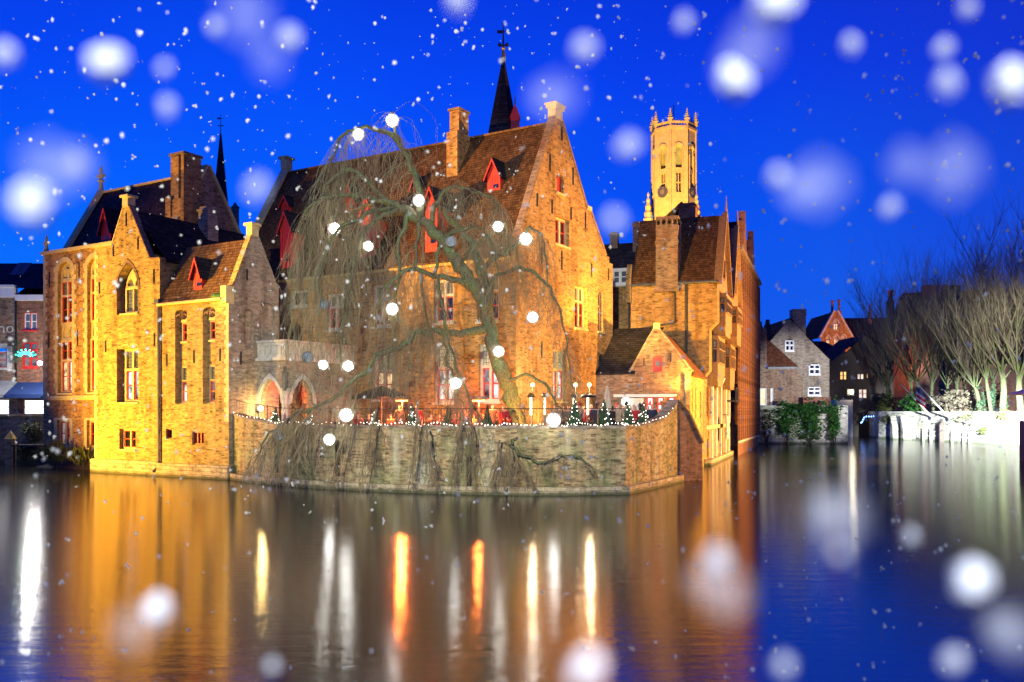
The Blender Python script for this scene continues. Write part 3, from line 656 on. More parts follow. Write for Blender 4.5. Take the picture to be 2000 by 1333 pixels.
for a, c in (n1, n2):
    PN = PV(VB+0.3)
    zz = lambda y: az_(y, 380)
    t.part('niche_back', G().wall(PN, arch(a, c, zn0, zn1, 'seg'), [rect(a+0.22, c-0.06, zz(665), zz(628)), rect(a+0.16, c-0.06, zz(788)+0.02, zz(715))], 0.12), 'brick_gold')
    window(t, PN, a+0.22, c-0.06, zz(665), zz(628), 0.1, 1, ((1.0, 'red', 'glass_dark'),), b=0.04)
    window(t, PN, a+0.16, c-0.06, zz(788)+0.02, zz(715), 0.1, 1, ((0.62, 'red', ('room_white', 'room_dim')), (0.38, 'none', 'glass_leaded')), b=0.05)
    tg = G(); wN = c-a; mN = (a+c)/2
    for q in (-1, 0, 1):                                    # trefoil head hung in the niche
        oc = (mN+q*wN*0.27, zz(612)-(0.12 if q else 0.0))
        pts = [(oc[0]+0.16*math.cos(math.pi*i/6), oc[1]+0.16*math.sin(math.pi*i/6)) for i in range(7)]
        pti = [(oc[0]+0.09*math.cos(math.pi*i/6), oc[1]+0.09*math.sin(math.pi*i/6)) for i in range(7)]
        for i in range(6): tg.prism(P, [pti[i], pts[i], pts[i+1], pti[i+1]], 0.02, 0.26)
    tg.gbox(P, mN-0.04, mN+0.04, zz(622), zz(610), 0.05, 0.25)
    t.part('trefoil', tg, 'brick_brown')
    ar = arch(a+0.16, c-0.06, zz(628), zz(619), 'seg')[2:]
    t.part('window_head', G().prism(PN, [(a+0.16, zz(627))] + [(c-0.06, zz(627))] + ar, -0.05, -0.003), 'sandstone')
window(t, P, ax(324), ax(336), az_(859, 380), az_(839, 380), 0.22, 1, ((1.0, 'none', 'glass_dark'),), b=0.05, sill=False, stone='dark_red_paint')
window(t, P, ax(375), ax(398), az_(869, 380), az_(843, 380), 0.22, 3, ((1.0, 'none', ('glass_dark', 'glass_sky')),), b=0.07, sill=False, stone='dark_red_paint')
quoins(t, P, uBR, 3.0, zEb-0.1, -1, h=0.25, wide=0.32, narrow=0.2)
anchors(t, P, [(ax(x), az_(y0, 380), az_(y1, 380)) for x, y0, y1 in ((326, 713, 690), (379, 710, 685), (430, 708, 684))])
anchors(t, PS, [(hu(470, 700, uBR)[0], *(hu(470, y, uBR)[1] for y in (713, 687))), (hu(482, 560, uBR)[0], *(hu(482, y, uBR)[1] for y in (548, 525)))])
kB = (zAp-zEb)/(vAp-VB)
rg = G()
rg.add([(uBM+0.1, VB-0.18, zEb-0.1), (uBR-0.35, VB-0.18, zEb-0.1), (uBR-0.35, vAp, zAp-0.1), (uBM+0.1, vAp, zAp-0.1), (uBM+0.1, vBk+0.2, 10.2), (uBR-0.35, vBk+0.2, 10.2),
        (uBM+0.1, VB-0.18, zEb-0.22), (uBR-0.35, VB-0.18, zEb-0.22)], [(0, 1, 2, 3), (2, 5, 4, 3), (0, 6, 7, 1)])
t.part('roof', rg, 'tile_gold')
t.part('gutter', G().tube([(uBM+0.1, VB-0.24, zEb-0.12), (uBR-0.3, VB-0.24, zEb-0.12)], 0.09, 8), 'sandstone')
t.part('gable_coping', coping(G(), [(VB, zEb+0.35), (VB+0.35, zEb+0.75), (vAp-0.2, zAp)], -0.05, 0.3, PS, 0.09), 'brick_gold')
t.part('gable_coping', coping(G(), [(vAp+0.2, zAp), (vBk-0.25, 10.45), (vBk, 10.3)], -0.05, 0.3, PS, 0.09), 'brick_grey')  # back slope of the coping in the same painted unlit grey
t.part('finial', G().box((uBR-0.36, vAp-0.24, zAp), (uBR+0.06, vAp+0.24, zAp+0.55)).box((uBR-0.46, vAp-0.34, zAp+0.55), (uBR+0.16, vAp+0.34, zAp+0.7)), 'sandstone')
t.part('kneeler', G().box((uBR-0.36, VB-0.25, zEb-0.35), (uBR+0.06, VB+0.3, zEb+0.55)), 'sandstone')
du, dv_, dz_ = MF.hroof(389, 566, zEb, kB, VB)
dormer(t, du, dv_-0.1, dz_-0.05, dz_+0.85, dz_+1.65, 0.62, zEb, kB, VB)
t.part('moss_tuft', G().ball((uBR-0.75, VB-0.1, zEb+0.05), 0.32, 9, 6, sc=(1.4, 0.8, 0.6)), 'ivy_leaf')
t.part('plinth', G().gbox(P, uBM+0.003, uBR+0.15, -0.6, 0.72, -0.22, 0.0), 'stone_blocks')
uc2 = hv(407, 450, -2.2)[0]
chimney(t, uc2, -2.2, 9.5, hv(407, 415, -2.2)[1], 0.85, 0.8, 'brick_grey')

# ============================================================ the great hall
VR, ZR = 4.58, 19.62; ZE = 11.88
UL = -20.95; VD = 11.85
t = T('great_hall', 'large orange brick hall with steep tiled roof, red dormers and tall gable behind the willow', 'building', MF, (-10, 0, 2.1))
P = PV(0.0); PGb = PU(0.0)
X = lambda x, y: hv(x, y, 0.0)
def wn(x0, x1, y0, y1): return X(x0, (y0+y1)/2)[0], X(x1, (y0+y1)/2)[0], X((x0+x1)/2, y1)[1], X((x0+x1)/2, y0)[1]
lead, leadL = 'glass_leaded', 'glass_leaded_lit'
rm = ('room_white', 'room_dim', 'room_white'); rw = ('room_warm', 'room_dim')
fw = [(wn(847, 887, 676, 787), 2, ((0.62, 'red', rm), (0.38, 'none', leadL))), (wn(935, 975, 672, 785), 2, ((0.62, 'red', rm), (0.38, 'none', leadL))),
      (wn(729, 766, 688, 781), 2, ((0.62, 'red', rw), (0.38, 'none', lead))), (wn(639, 671, 692, 772), 2, ((0.62, 'red', rw), (0.38, 'none', lead))),
      (wn(847, 886, 546, 631), 2, ((0.66, 'red', 'glass_dark'), (0.34, 'none', lead))), (wn(932, 974, 535, 628), 2, ((0.66, 'red', 'glass_dark'), (0.34, 'none', lead))),
      (wn(727, 764, 556, 638), 2, ((0.66, 'red', 'glass_dark'), (0.34, 'none', lead))), (wn(638, 669, 574, 645), 2, ((0.66, 'red', 'glass_dark'), (0.34, 'none', lead))),
      (wn(567, 600, 567, 599), 2, ((1.0, 'none', 'glass_dark'),))]
dr = arch(*wn(563, 590, 626, 672), 'point')
g = G().wall(P, [(UL, 0), (0, 0), (0, ZE), (UL, ZE)], [rect(*r) for r, _, _ in fw] + [dr], 0.4)
t.part('front_wall', g, 'brick_orange')
for r, c, rows in fw:
    window(t, P, *r, 0.28, c, rows, b=0.14, stone='pale_stone')
    if len(rows) > 1:
        lg = G()
        for q in (0, 1):
            wq = (r[1]-r[0])/2; aa = r[0]+q*wq; o2 = arch(aa, aa+wq, r[3]+0.1, r[3]+0.42, 'seg')[2:]; i2 = arch(aa+0.08, aa+wq-0.08, r[3]+0.1, r[3]+0.3, 'seg')[2:]
            for i in range(len(o2)-1): lg.prism(P, [i2[i], o2[i], o2[i+1], i2[i+1]], -0.04, 0.03)
        t.part('relieving_arch', lg, 'brick_brown')
pane_shape(t, P, dr, 0.35, 'dark_timber', name='door')
gp = [hu(x, y, 0.0) for x, y in ((1083, 240), (1097, 240), (1147, 413), (1153, 413), (1183, 500), (1190, 508), (1196, 516))]
gable = [(0, 0), (VD, 0), (VD, gp[6][1]), (gp[5][0], gp[6][1]), (gp[5][0], gp[4][1]), (gp[4][0], gp[4][1]), (gp[3][0], gp[3][1]), (gp[2][0], gp[3][1]), (gp[1][0], ZR+0.25), (gp[0][0], ZR+0.25), (0.0, ZE+0.15)]
def wg(x0, x1, y0, y1): return hu(x0, (y0+y1)/2, 0.0)[0], hu(x1, (y0+y1)/2, 0.0)[0], hu((x0+x1)/2, y1, 0.0)[1], hu((x0+x1)/2, y0, 0.0)[1]
gw_ = [(wg(1085, 1112, 426, 480), 2, ((1.0, 'red', 'glass_dark'),)), (wg(1123, 1147, 560, 642), 2, ((0.66, 'red', ('glass_dark', 'room_dim')), (0.34, 'none', lead))),
       (wg(1168, 1178, 571, 648), 1, ((0.66, 'red', 'glass_dark'), (0.34, 'red', 'glass_dark'))), (wg(1081, 1107, 683, 784), 2, ((0.62, 'red', ('room_white', 'room_yellow')), (0.38, 'none', leadL))),
       (wg(1170, 1180, 693, 785), 1, ((0.62, 'red', 'room_yellow'), (0.38, 'none', lead)))]
hs_ = arch(*wg(1088, 1101, 341, 378), 'seg')
g = G().wall(PGb, gable, [rect(*r) for r, _, _ in gw_] + [hs_], 0.45)
t.part('gable_wall', g, 'brick_orange')
for r, c, rows in gw_: window(t, PGb, *r, 0.3, c, rows, b=0.12 if c == 2 else 0.06, stone='sandstone')
hw = wg(1088, 1101, 341, 378)
t.part('shutter', G().gbox(PGb, hw[0], hw[1], hw[2], hw[3]-0.1, 0.18, 0.24), 'red_paint')
t.part('sill', G().gbox(PGb, hw[0]-0.1, hw[1]+0.1, hw[2]-0.12, hw[2]-0.003, -0.1, 0.2), 'sandstone')
anchors(t, PGb, [(hu(x, y0, 0.0)[0], hu(x, y0, 0.0)[1], hu(x, y1, 0.0)[1]) for x, y0, y1 in
    ((1097, 275, 248), (1074, 334, 302), (1119, 362, 328), (1049, 404, 378), (1078, 418, 390), (1115, 430, 405), (1143, 448, 415), (1058, 515, 480), (1097, 528, 490), (1155, 542, 515), (1188, 548, 525), (1058, 700, 668))])
t.part('gable_coping', coping(G(), [(-0.15, ZE-0.1), (gp[0][0]+0.05, ZR+0.22)], -0.05, 0.34, PGb, 0.12), 'brick_brown')
t.part('gable_coping', coping(G(), [(gp[1][0], ZR+0.22), (gp[2][0], gp[3][1])], -0.06, 0.45, PGb, 0.12), 'brick_orange')
t.part('gable_coping', coping(G(), [(gp[3][0], gp[3][1]), (gp[4][0], gp[4][1])], -0.06, 0.45, PGb, 0.12), 'brick_orange')
t.part('finial', G().box((-0.42, gp[0][0], ZR+0.2), (0.06, gp[1][0], ZR+0.75)).box((-0.5, gp[0][0]-0.1, ZR+0.75), (0.14, gp[1][0]+0.1, ZR+0.92)).box((-0.55, gp[0][0]-0.16, ZR+0.92), (0.2, gp[1][0]+0.16, ZR+1.02)), 'sandstone')
t.part('kneeler', G().box((-0.42, gp[2][0]-0.1, gp[3][1]), (0.08, gp[3][0]+0.1, gp[3][1]+0.25)), 'sandstone')
kM = (ZR-ZE)/VR
zBk = 12.6
rg = G()
rg.add([(UL+0.25, -0.3, ZE-0.3*kM*0.5), (-0.4, -0.3, ZE-0.3*kM*0.5), (-0.4, VR, ZR), (UL+0.25, VR, ZR), (UL+0.25, VD, zBk), (-0.4, VD, zBk), (UL+0.25, -0.3, ZE-0.3*kM*0.5-0.15), (-0.4, -0.3, ZE-0.3*kM*0.5-0.15)],
       [(0, 1, 2, 3), (2, 5, 4, 3), (0, 6, 7, 1)])
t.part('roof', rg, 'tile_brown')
t.part('ridge_cap', G().box((UL+0.2, VR-0.13, ZR-0.05), (-0.42, VR+0.13, ZR+0.1)), 'tile_gold')
t.part('eaves_cornice', G().gbox(P, UL, -0.003, ZE-0.5, ZE-0.12, -0.12, 0.0), 'sandstone')
PW = PU(UL, 1)
wp = [(0, 2), (VD, 2), (VD, zBk), (VR, ZR+0.25), (0, ZE)]
t.part('west_gable', G().prism(PW, wp, -0.15, 0.3), 'brick_brown')
t.part('west_coping', coping(G(), [(-0.2, ZE-0.2), (VR, ZR+0.25), (VD, zBk)], -0.2, 0.4, PW, 0.15), 'sandstone')
t.part('west_finial', G().box((UL-0.1, VR-0.3, ZR+0.3), (UL+0.4, VR+0.3, ZR+0.95)).box((UL-0.22, VR-0.42, ZR+0.95), (UL+0.52, VR+0.42, ZR+1.1)), 'sandstone')
t.part('back_wall', G().quad((UL, VD, 0), (0, VD, 0), (0, VD, zBk), (UL, VD, zBk)), 'brick_brown')
for x0, x1, yt, ys, yb in ((543, 577, 415, 448, 529), (703, 737, 388, 420, 508), (828, 859, 367, 400, 498), (547, 571, 384, 401, 417), (673, 697, 363, 388, 413), (806, 822, 344, 362, 376), (950, 981, 312, 342, 374)):
    xc = (x0+x1)/2
    du, dv_, dz_ = MF.hroof(xc, yb, ZE, kM, 0.0)
    sc_ = (46+0.515*dv_*0+(-du)*0.515+dv_*0.857)/FPX
    wd = (x1-x0)*sc_/0.857*0.8
    dormer(t, du, dv_-0.05, dz_-0.1, dz_+(yb-ys)*sc_, dz_+(yb-yt)*sc_, wd, ZE, kM, 0.0)
uc3, _ = hv(893, 260, 3.6)
zt3 = hv(893, 219, 3.6)[1]; zm3 = hv(893, 262, 3.6)[1]
o = t.part('chimney', G().box((uc3-0.33, 3.3, 17.0), (uc3+0.33, 4.3, zt3)).box((uc3-0.38, 3.05, 16.4), (uc3+0.38, 4.35, zm3)), 'brick_orange')
t.part('chimney_cap', G().box((uc3-0.4, 3.22, zt3), (uc3+0.4, 4.38, zt3+0.14)), 'brick_brown', o)
t.part('drainpipe', G().tube([(hv(556, 600, -0.15)[0], -0.15, 11.3), (hv(556, 600, -0.15)[0], -0.15, 6.5)], 0.1, 8), 'lead_grey')

# ============================================================ porch with a stone balcony in the corner of the court
uP1 = hv(557, 690, -5.45)[0]
t = T('porch', 'stone porch with red lit arches and a balustraded balcony beside the golden house', 'porch', MF, ((uBR+uP1)/2, -4, 2.1))
vP = -5.45; P = PV(vP); PQ = PU(uP1)
zb_, zt_ = hv(555, 704, vP)[1], hv(555, 668, vP)[1]
zsp_ = hv(540, 738, vP)[1]
aL, aR = uBR+0.12, uP1-0.28
ha = arch(aL, aR, 2.1, zsp_, 'point'); hb = arch(vP+0.45, -3.35, 2.1, zsp_, 'point')
t.part('arcade', G().wall(P, rect(uBR, uP1, 2.1, zb_), [ha], 0.4), 'brick_grey')
t.part('arcade', G().wall(PQ, rect(vP, 0, 2.1, zb_), [hb], 0.4), 'brick_grey')
for PP, h_ in ((P, ha), (PQ, hb)):
    a0, a1 = h_[0][0], h_[1][0]
    ou = arch(a0-0.22, a1+0.22, zsp_-0.9, zsp_+0.24, 'point')[2:]; inn = arch(a0, a1, zsp_-0.9, zsp_, 'point')[2:]
    mg = G()
    for i in range(len(ou)-1): mg.prism(PP, [inn[i], ou[i], ou[i+1], inn[i+1]], -0.06, 0.1)
    t.part('arch_moulding', mg, 'pale_stone')
t.part('column', G().lathe((uP1-0.12, vP+0.12, 2.1), [(0.3, 0), (0.3, 0.3), (0.19, 0.4), (0.17, 2.3), (0.28, 2.5), (0.3, 2.65)], 10), 'pale_stone')
t.part('statue', G().lathe((uP1+0.02, vP-0.05, zb_-1.6), [(0.1, 0), (0.15, 0.15), (0.13, 0.6), (0.16, 0.9), (0.07, 1.0), (0.1, 1.15), (0.03, 1.3)], 8), 'lead_grey')
t.part('balcony_floor', G().box((uBR, vP-0.15, zb_), (uP1+0.15, 0, zb_+0.16)), 'pale_stone')
bg1 = G()
bal = [hb_ for hb_ in range(5)]
w5 = (uP1-uBR)/5
t.part('balustrade', G().wall(P, rect(uBR, uP1, zb_+0.163, zt_), [rect(uBR+i*w5+0.08, uBR+(i+1)*w5-0.08, zb_+0.3, zt_-0.15) for i in range(5)], 0.14).gbox(PV(vP+0.15), uBR, uP1, zb_+0.163, zt_, 0, 0.05), 'pale_stone')
w6 = (0-vP)/9
t.part('balustrade', G().wall(PQ, rect(vP, 0, zb_+0.163, zt_), [rect(vP+i*w6+0.08, vP+(i+1)*w6-0.08, zb_+0.3, zt_-0.15) for i in range(9)], 0.14).gbox(PU(uP1-0.15), vP, 0, zb_+0.163, zt_, 0, 0.05), 'pale_stone')
t.part('balcony_coping', G().box((uBR, vP-0.1, zt_), (uP1+0.1, vP+0.25, zt_+0.12)).box((uP1-0.25, vP+0.253, zt_), (uP1+0.1, 0, zt_+0.12)), 'pale_stone')
t.part('inner_door', G().box((uP1-1.2, -2.3, 2.1), (uP1-0.45, -2.2, 4.6)), 'red_paint')
t.part('back_wall', G().box((uBR, -2.15, 2.1), (uP1, -2.0, zb_)), 'brick_orange')
t.part('steps', G().box((uP1+0.02, vP+0.3, 2.1), (uP1+1.3, -3.4, 2.28)).box((uP1+0.02, vP+0.3, 2.28), (uP1+0.9, -3.4, 2.45)), 'pale_stone')
t.part('hand_rail', G().tube([(uP1+1.3, vP+0.2, 3.0), (uP1+0.2, vP+0.2, 3.9)], 0.03, 6).tube([(uP1+1.3, vP+0.2, 2.1), (uP1+1.3, vP+0.2, 3.0)], 0.03, 6), 'iron')
lamp('porch_lantern_light', MF.W((uBR+uP1)/2, -3.6, zb_-0.6), 420, (1.0, 0.10, 0.05), 0.12)
tl = T('wall_lamp', 'warm lamp glowing on the grey brick wall left of the porch', 'lamp', MF, (uBR+0.2, *hu(506, 798, uBR+0.2)))
lp = hu(506, 798, uBR+0.2)
tl.part('bulb', G().ball((uBR+0.3, lp[0], lp[1]), 0.15, 10, 7), 'lamp_warm')
tl.part('bracket', G().box((uBR, lp[0]-0.04, lp[1]-0.2), (uBR+0.3, lp[0]+0.04, lp[1]-0.155)), 'iron')
lamp('wall_lamp_light', MF.W(uBR+0.62, lp[0]-0.1, lp[1]), 230, (1.0, 0.66, 0.22), 0.1)

# ============================================================ terrace and its quay wall
ZT = 2.1
WPX = [(440, 934), (480, 941), (540, 947), (600, 952), (700, 958), (800, 962), (900, 965), (1000, 967), (1110, 967), (1222, 965)]
front = [wl(*p) for p in WPX]
corner = front[-1]; endp = wl(1325, 941)
tops = [3.45, 3.1, 2.86, 2.8, 2.8, 2.8, 2.8, 2.8, 2.8, 2.8]
side = [corner.lerp(endp, q) for q in (0.25, 0.5, 0.75, 0.9, 1.0)]
stops = [2.8, 2.9, 3.2, 3.65, 4.0]
line = front + side; zt = tops + stops
def wall_top(x):                                              # wall point and top height at picture column x
    px = [CX + p.x/p.y*FPX for p in line]
    for i in range(len(px)-1):
        if px[i] <= x <= px[i+1]:
            q = (x-px[i])/(px[i+1]-px[i]); return line[i].lerp(line[i+1], q), zt[i]+(zt[i+1]-zt[i])*q
    return line[-1], zt[-1]
nrm = []
for i in range(len(line)):
    d = line[min(i+1, len(line)-1)] - line[max(i-1, 0)]; d.z = 0; d.normalize(); nrm.append(Vector((-d.y, d.x, 0)))   # towards the land
t = T('quay_wall', 'long mossy brick quay wall below the terrace, curving to a corner', 'wall', ZERO, (0, 38, 0))
g = G(); cp = G(); ft = G(); mossg = G()
for i in range(len(line)-1):
    a, c = line[i], line[i+1]; na, nc = nrm[i]*0.45, nrm[i+1]*0.45
    A = lambda p, z, n: (p.x+n.x, p.y+n.y, z)
    O = Vector((0, 0, 0))
    g.quad(A(a, -0.8, O), A(c, -0.8, O), A(c, zt[i+1], O), A(a, zt[i], O)); g.quad(A(a, -0.8, na), A(c, -0.8, nc), A(c, zt[i+1], nc), A(a, zt[i], na))
    for (z0a, z1a, z0c, z1c, o0, o1, gg) in ((zt[i], zt[i]+0.12, zt[i+1], zt[i+1]+0.12, -0.1, 1.15, cp), (-0.8, 0.34, -0.8, 0.34, -0.28, 0.0, ft)):
        p0, p1, p2, p3 = A(a, 0, na*(o0/0.45 if gg is ft else o0)), A(c, 0, nc*(o0/0.45 if gg is ft else o0)), A(c, 0, nc*(o1 if gg is cp else -0.01)), A(a, 0, na*(o1 if gg is cp else -0.01))
        gg.add([(p0[0], p0[1], z0a), (p1[0], p1[1], z0c), (p2[0], p2[1], z0c), (p3[0], p3[1], z0a), (p0[0], p0[1], z1a), (p1[0], p1[1], z1c), (p2[0], p2[1], z1c), (p3[0], p3[1], z1a)],
               [(0, 3, 2, 1), (4, 5, 6, 7), (0, 1, 5, 4), (1, 2, 6, 5), (2, 3, 7, 6), (3, 0, 4, 7)])
t.part('wall_face', g, 'brick_quay'); t.part('coping', cp, 'brick_grey'); t.part('footing', ft, 'stone_blocks')
for x in (540, 660, 915):                                     # timber fenders against the wall
    p, _ = wall_top(x); n = Vector((0.2, -1, 0)); n.normalize()
    zz = (0.6, 2.2) if x != 915 else (0.0, 1.6)
    t.part('fender', G().tube([p+n*0.16+Vector((0, 0, zz[0])), p+n*0.12+Vector((0, 0, zz[1]))], [0.09, 0.12], 6), 'dark_timber')
# buttress at the end of the wall
bA = at(1326, 938, endp.y); du_ = (wl(1368, 938)-wl(1326, 941)); du_.z = 0; L_ = du_.length; du_.normalize(); dn = Vector((-du_.y, du_.x, 0))
PBt = lambda a, z, d: tuple(bA.xy.to_3d() + du_*a + dn*d + Vector((0, 0, z)))
t.part('buttress', G().prism(PBt, [(0, -0.6), (L_+0.08, -0.6), (L_, 1.9), (L_*0.35, 3.5), (0, 4.0)], -0.1, 1.2), 'brick_red')
t.part('buttress_coping', coping(G(), [(L_*1.02, 1.9), (L_*0.35, 3.5), (-0.05, 4.0)], -0.16, 1.26, PBt, 0.1), 'brick_orange')
inner = [Vector((p.x, p.y, 0))+n*0.44 for p, n in zip(line, nrm)]
poly = [(p.x, p.y) for p in inner] + [tuple(RF.W(0, -6.4, 0).xy), tuple(RF.W(0, 5, 0).xy), tuple(MF.W(2, 16, 0).xy), tuple(MF.W(-22, 2, 0).xy), tuple(MF.W(-14, -3, 0).xy)]
solid('terrace_pavement', G().wall(lambda a, z, d: (a, z, ZT), poly), 'paving', kind='structure')

# iron railing along the coping
t = T('railing', 'thin black iron railing along the terrace wall', 'railing', ZERO, (0, 39, 2.8))
path = []
x = 448
while x <= 1222: path.append(x); x += 6
g = G(); top = []; posts = []
for i, x in enumerate(path):
    p, z = wall_top(x); q = Vector((p.x, p.y+0.25, 0)); zz = z+0.12
    if i % 12 == 0: posts.append(G().tube([(q.x, q.y, zz), (q.x, q.y, zz+0.8)], 0.022, 5))
    else: g.tube([(q.x, q.y, zz), (q.x, q.y, zz+0.72)], 0.0075, 3, cap=False)
    top.append((q.x, q.y, zz+0.72))
t.part('baluster', g, 'iron', kind='stuff')
for pg in posts: t.part('post', pg, 'iron')
t.part('top_rail', G().tube(top, 0.016, 4), 'iron')
# fairy lights lying on the coping
t = T('string_lights', 'string of tiny white bulbs along the top of the terrace wall', 'string lights', ZERO, (0, 38.5, 2.9))
gw2, gb, gb2 = G(), G(), G(); pts = []
x = 452
while x < 1318:
    p, z = wall_top(x); q = Vector((p.x, p.y-0.06, z+0.17+0.05*math.sin(x*0.09)+random.uniform(-0.03, 0.03)))
    pts.append(q)
    (gb if random.random() < 0.6 else gb2).ball(q, random.uniform(0.015, 0.028), 5, 4)
    x += random.uniform(4.5, 8.5) if not 610 < x < 690 else random.uniform(8, 16)
t.part('cable', gw2.tube(pts, 0.008, 3), 'iron')
t.part('bulb', gb, 'fairy_light', kind='stuff'); t.part('bulb', gb2, 'fairy_pink', kind='stuff')

# little Christmas trees standing along the wall
def fir(loc, h, lit, label, seed):
    r = random.Random(seed)
    t = T('christmas_tree', label, 'christmas tree', ZERO, loc, 'Christmas trees along the terrace wall')
    x0, y0, z0 = loc
    g = G()
    for i in range(300):
        q = r.random()**0.6; zz = h*(1-q)*0.97+0.08; rr = (0.34*h)*q*(0.8+0.35*r.random())
        a = r.random()*6.283; L = rr*r.uniform(0.45, 1.0); z1 = zz-0.25*rr
        p0 = Vector((x0+0.25*L*math.cos(a), y0+0.25*L*math.sin(a), z0+zz)); p1 = Vector((x0+rr*math.cos(a), y0+rr*math.sin(a), z0+z1))
        w = 0.055+0.05*q; sx, sy = -math.sin(a)*w, math.cos(a)*w; md = p0.lerp(p1, 0.55)
        g.add([p0, md+Vector((sx, sy, -0.02)), p1, md-Vector((sx, sy, 0.02)), md+Vector((0, 0, 0.05))], [(0, 1, 4), (1, 2, 4), (2, 3, 4), (3, 0, 4)])
    t.part('needles', g, 'fir_leaf', kind='stuff')
    t.part('trunk', G().tube([(x0, y0, z0), (x0, y0, z0+h*0.95)], [0.045, 0.012], 5), 'dark_timber')
    t.part('pot', G().lathe((x0, y0, z0-0.03), [(0.14, 0), (0.19, 0.25), (0.2, 0.26)], 9), 'dark_timber')
    if lit:
        b = G()
        for i in range(20):
            q = r.random()**0.6; zz = h*(1-q)*0.95+0.06; rr = 0.33*h*q+0.02; a = r.uniform(math.pi, 2*math.pi)
            b.ball((x0+rr*math.cos(a), y0+rr*math.sin(a), z0+zz-0.1*rr), 0.019, 5, 4)
        t.part('bulb', b, 'fairy_light', kind='stuff')
for i, (x, h, lit, lab) in enumerate(((530, 1.3, 1, 'small lit Christmas tree beside the porch lamp, leftmost on the wall'), (597, 1.15, 1, 'small lit Christmas tree just right of the porch steps'),
        (727, 1.2, 1, 'small lit Christmas tree half hidden by willow twigs, left of the heaters'), (801, 1.45, 1, 'lit Christmas tree in front of the red glowing diners'),
        (873, 1.35, 0, 'unlit green fir below the ground floor window of the hall'), (951, 1.35, 0, 'unlit green fir next to the willow trunk'),
        (1125, 1.75, 1, 'broad lit Christmas tree left of the man in the dark coat'), (1215, 1.7, 1, 'lit Christmas tree near the corner of the wall'),
        (1260, 1.5, 1, 'lit Christmas tree in front of the snack hatch'), (1289, 1.3, 1, 'lit Christmas tree beside the wall pier, rightmost'))):
    p, z = wall_top(x)
    off = Vector((0.0, 0.8)) if x < 1200 else Vector((-0.7, 0.7))
    fir((p.x+off.x, p.y+off.y, (2.72 if z < 3 else z-0.15)), h*0.78, lit, lab, 40+i)

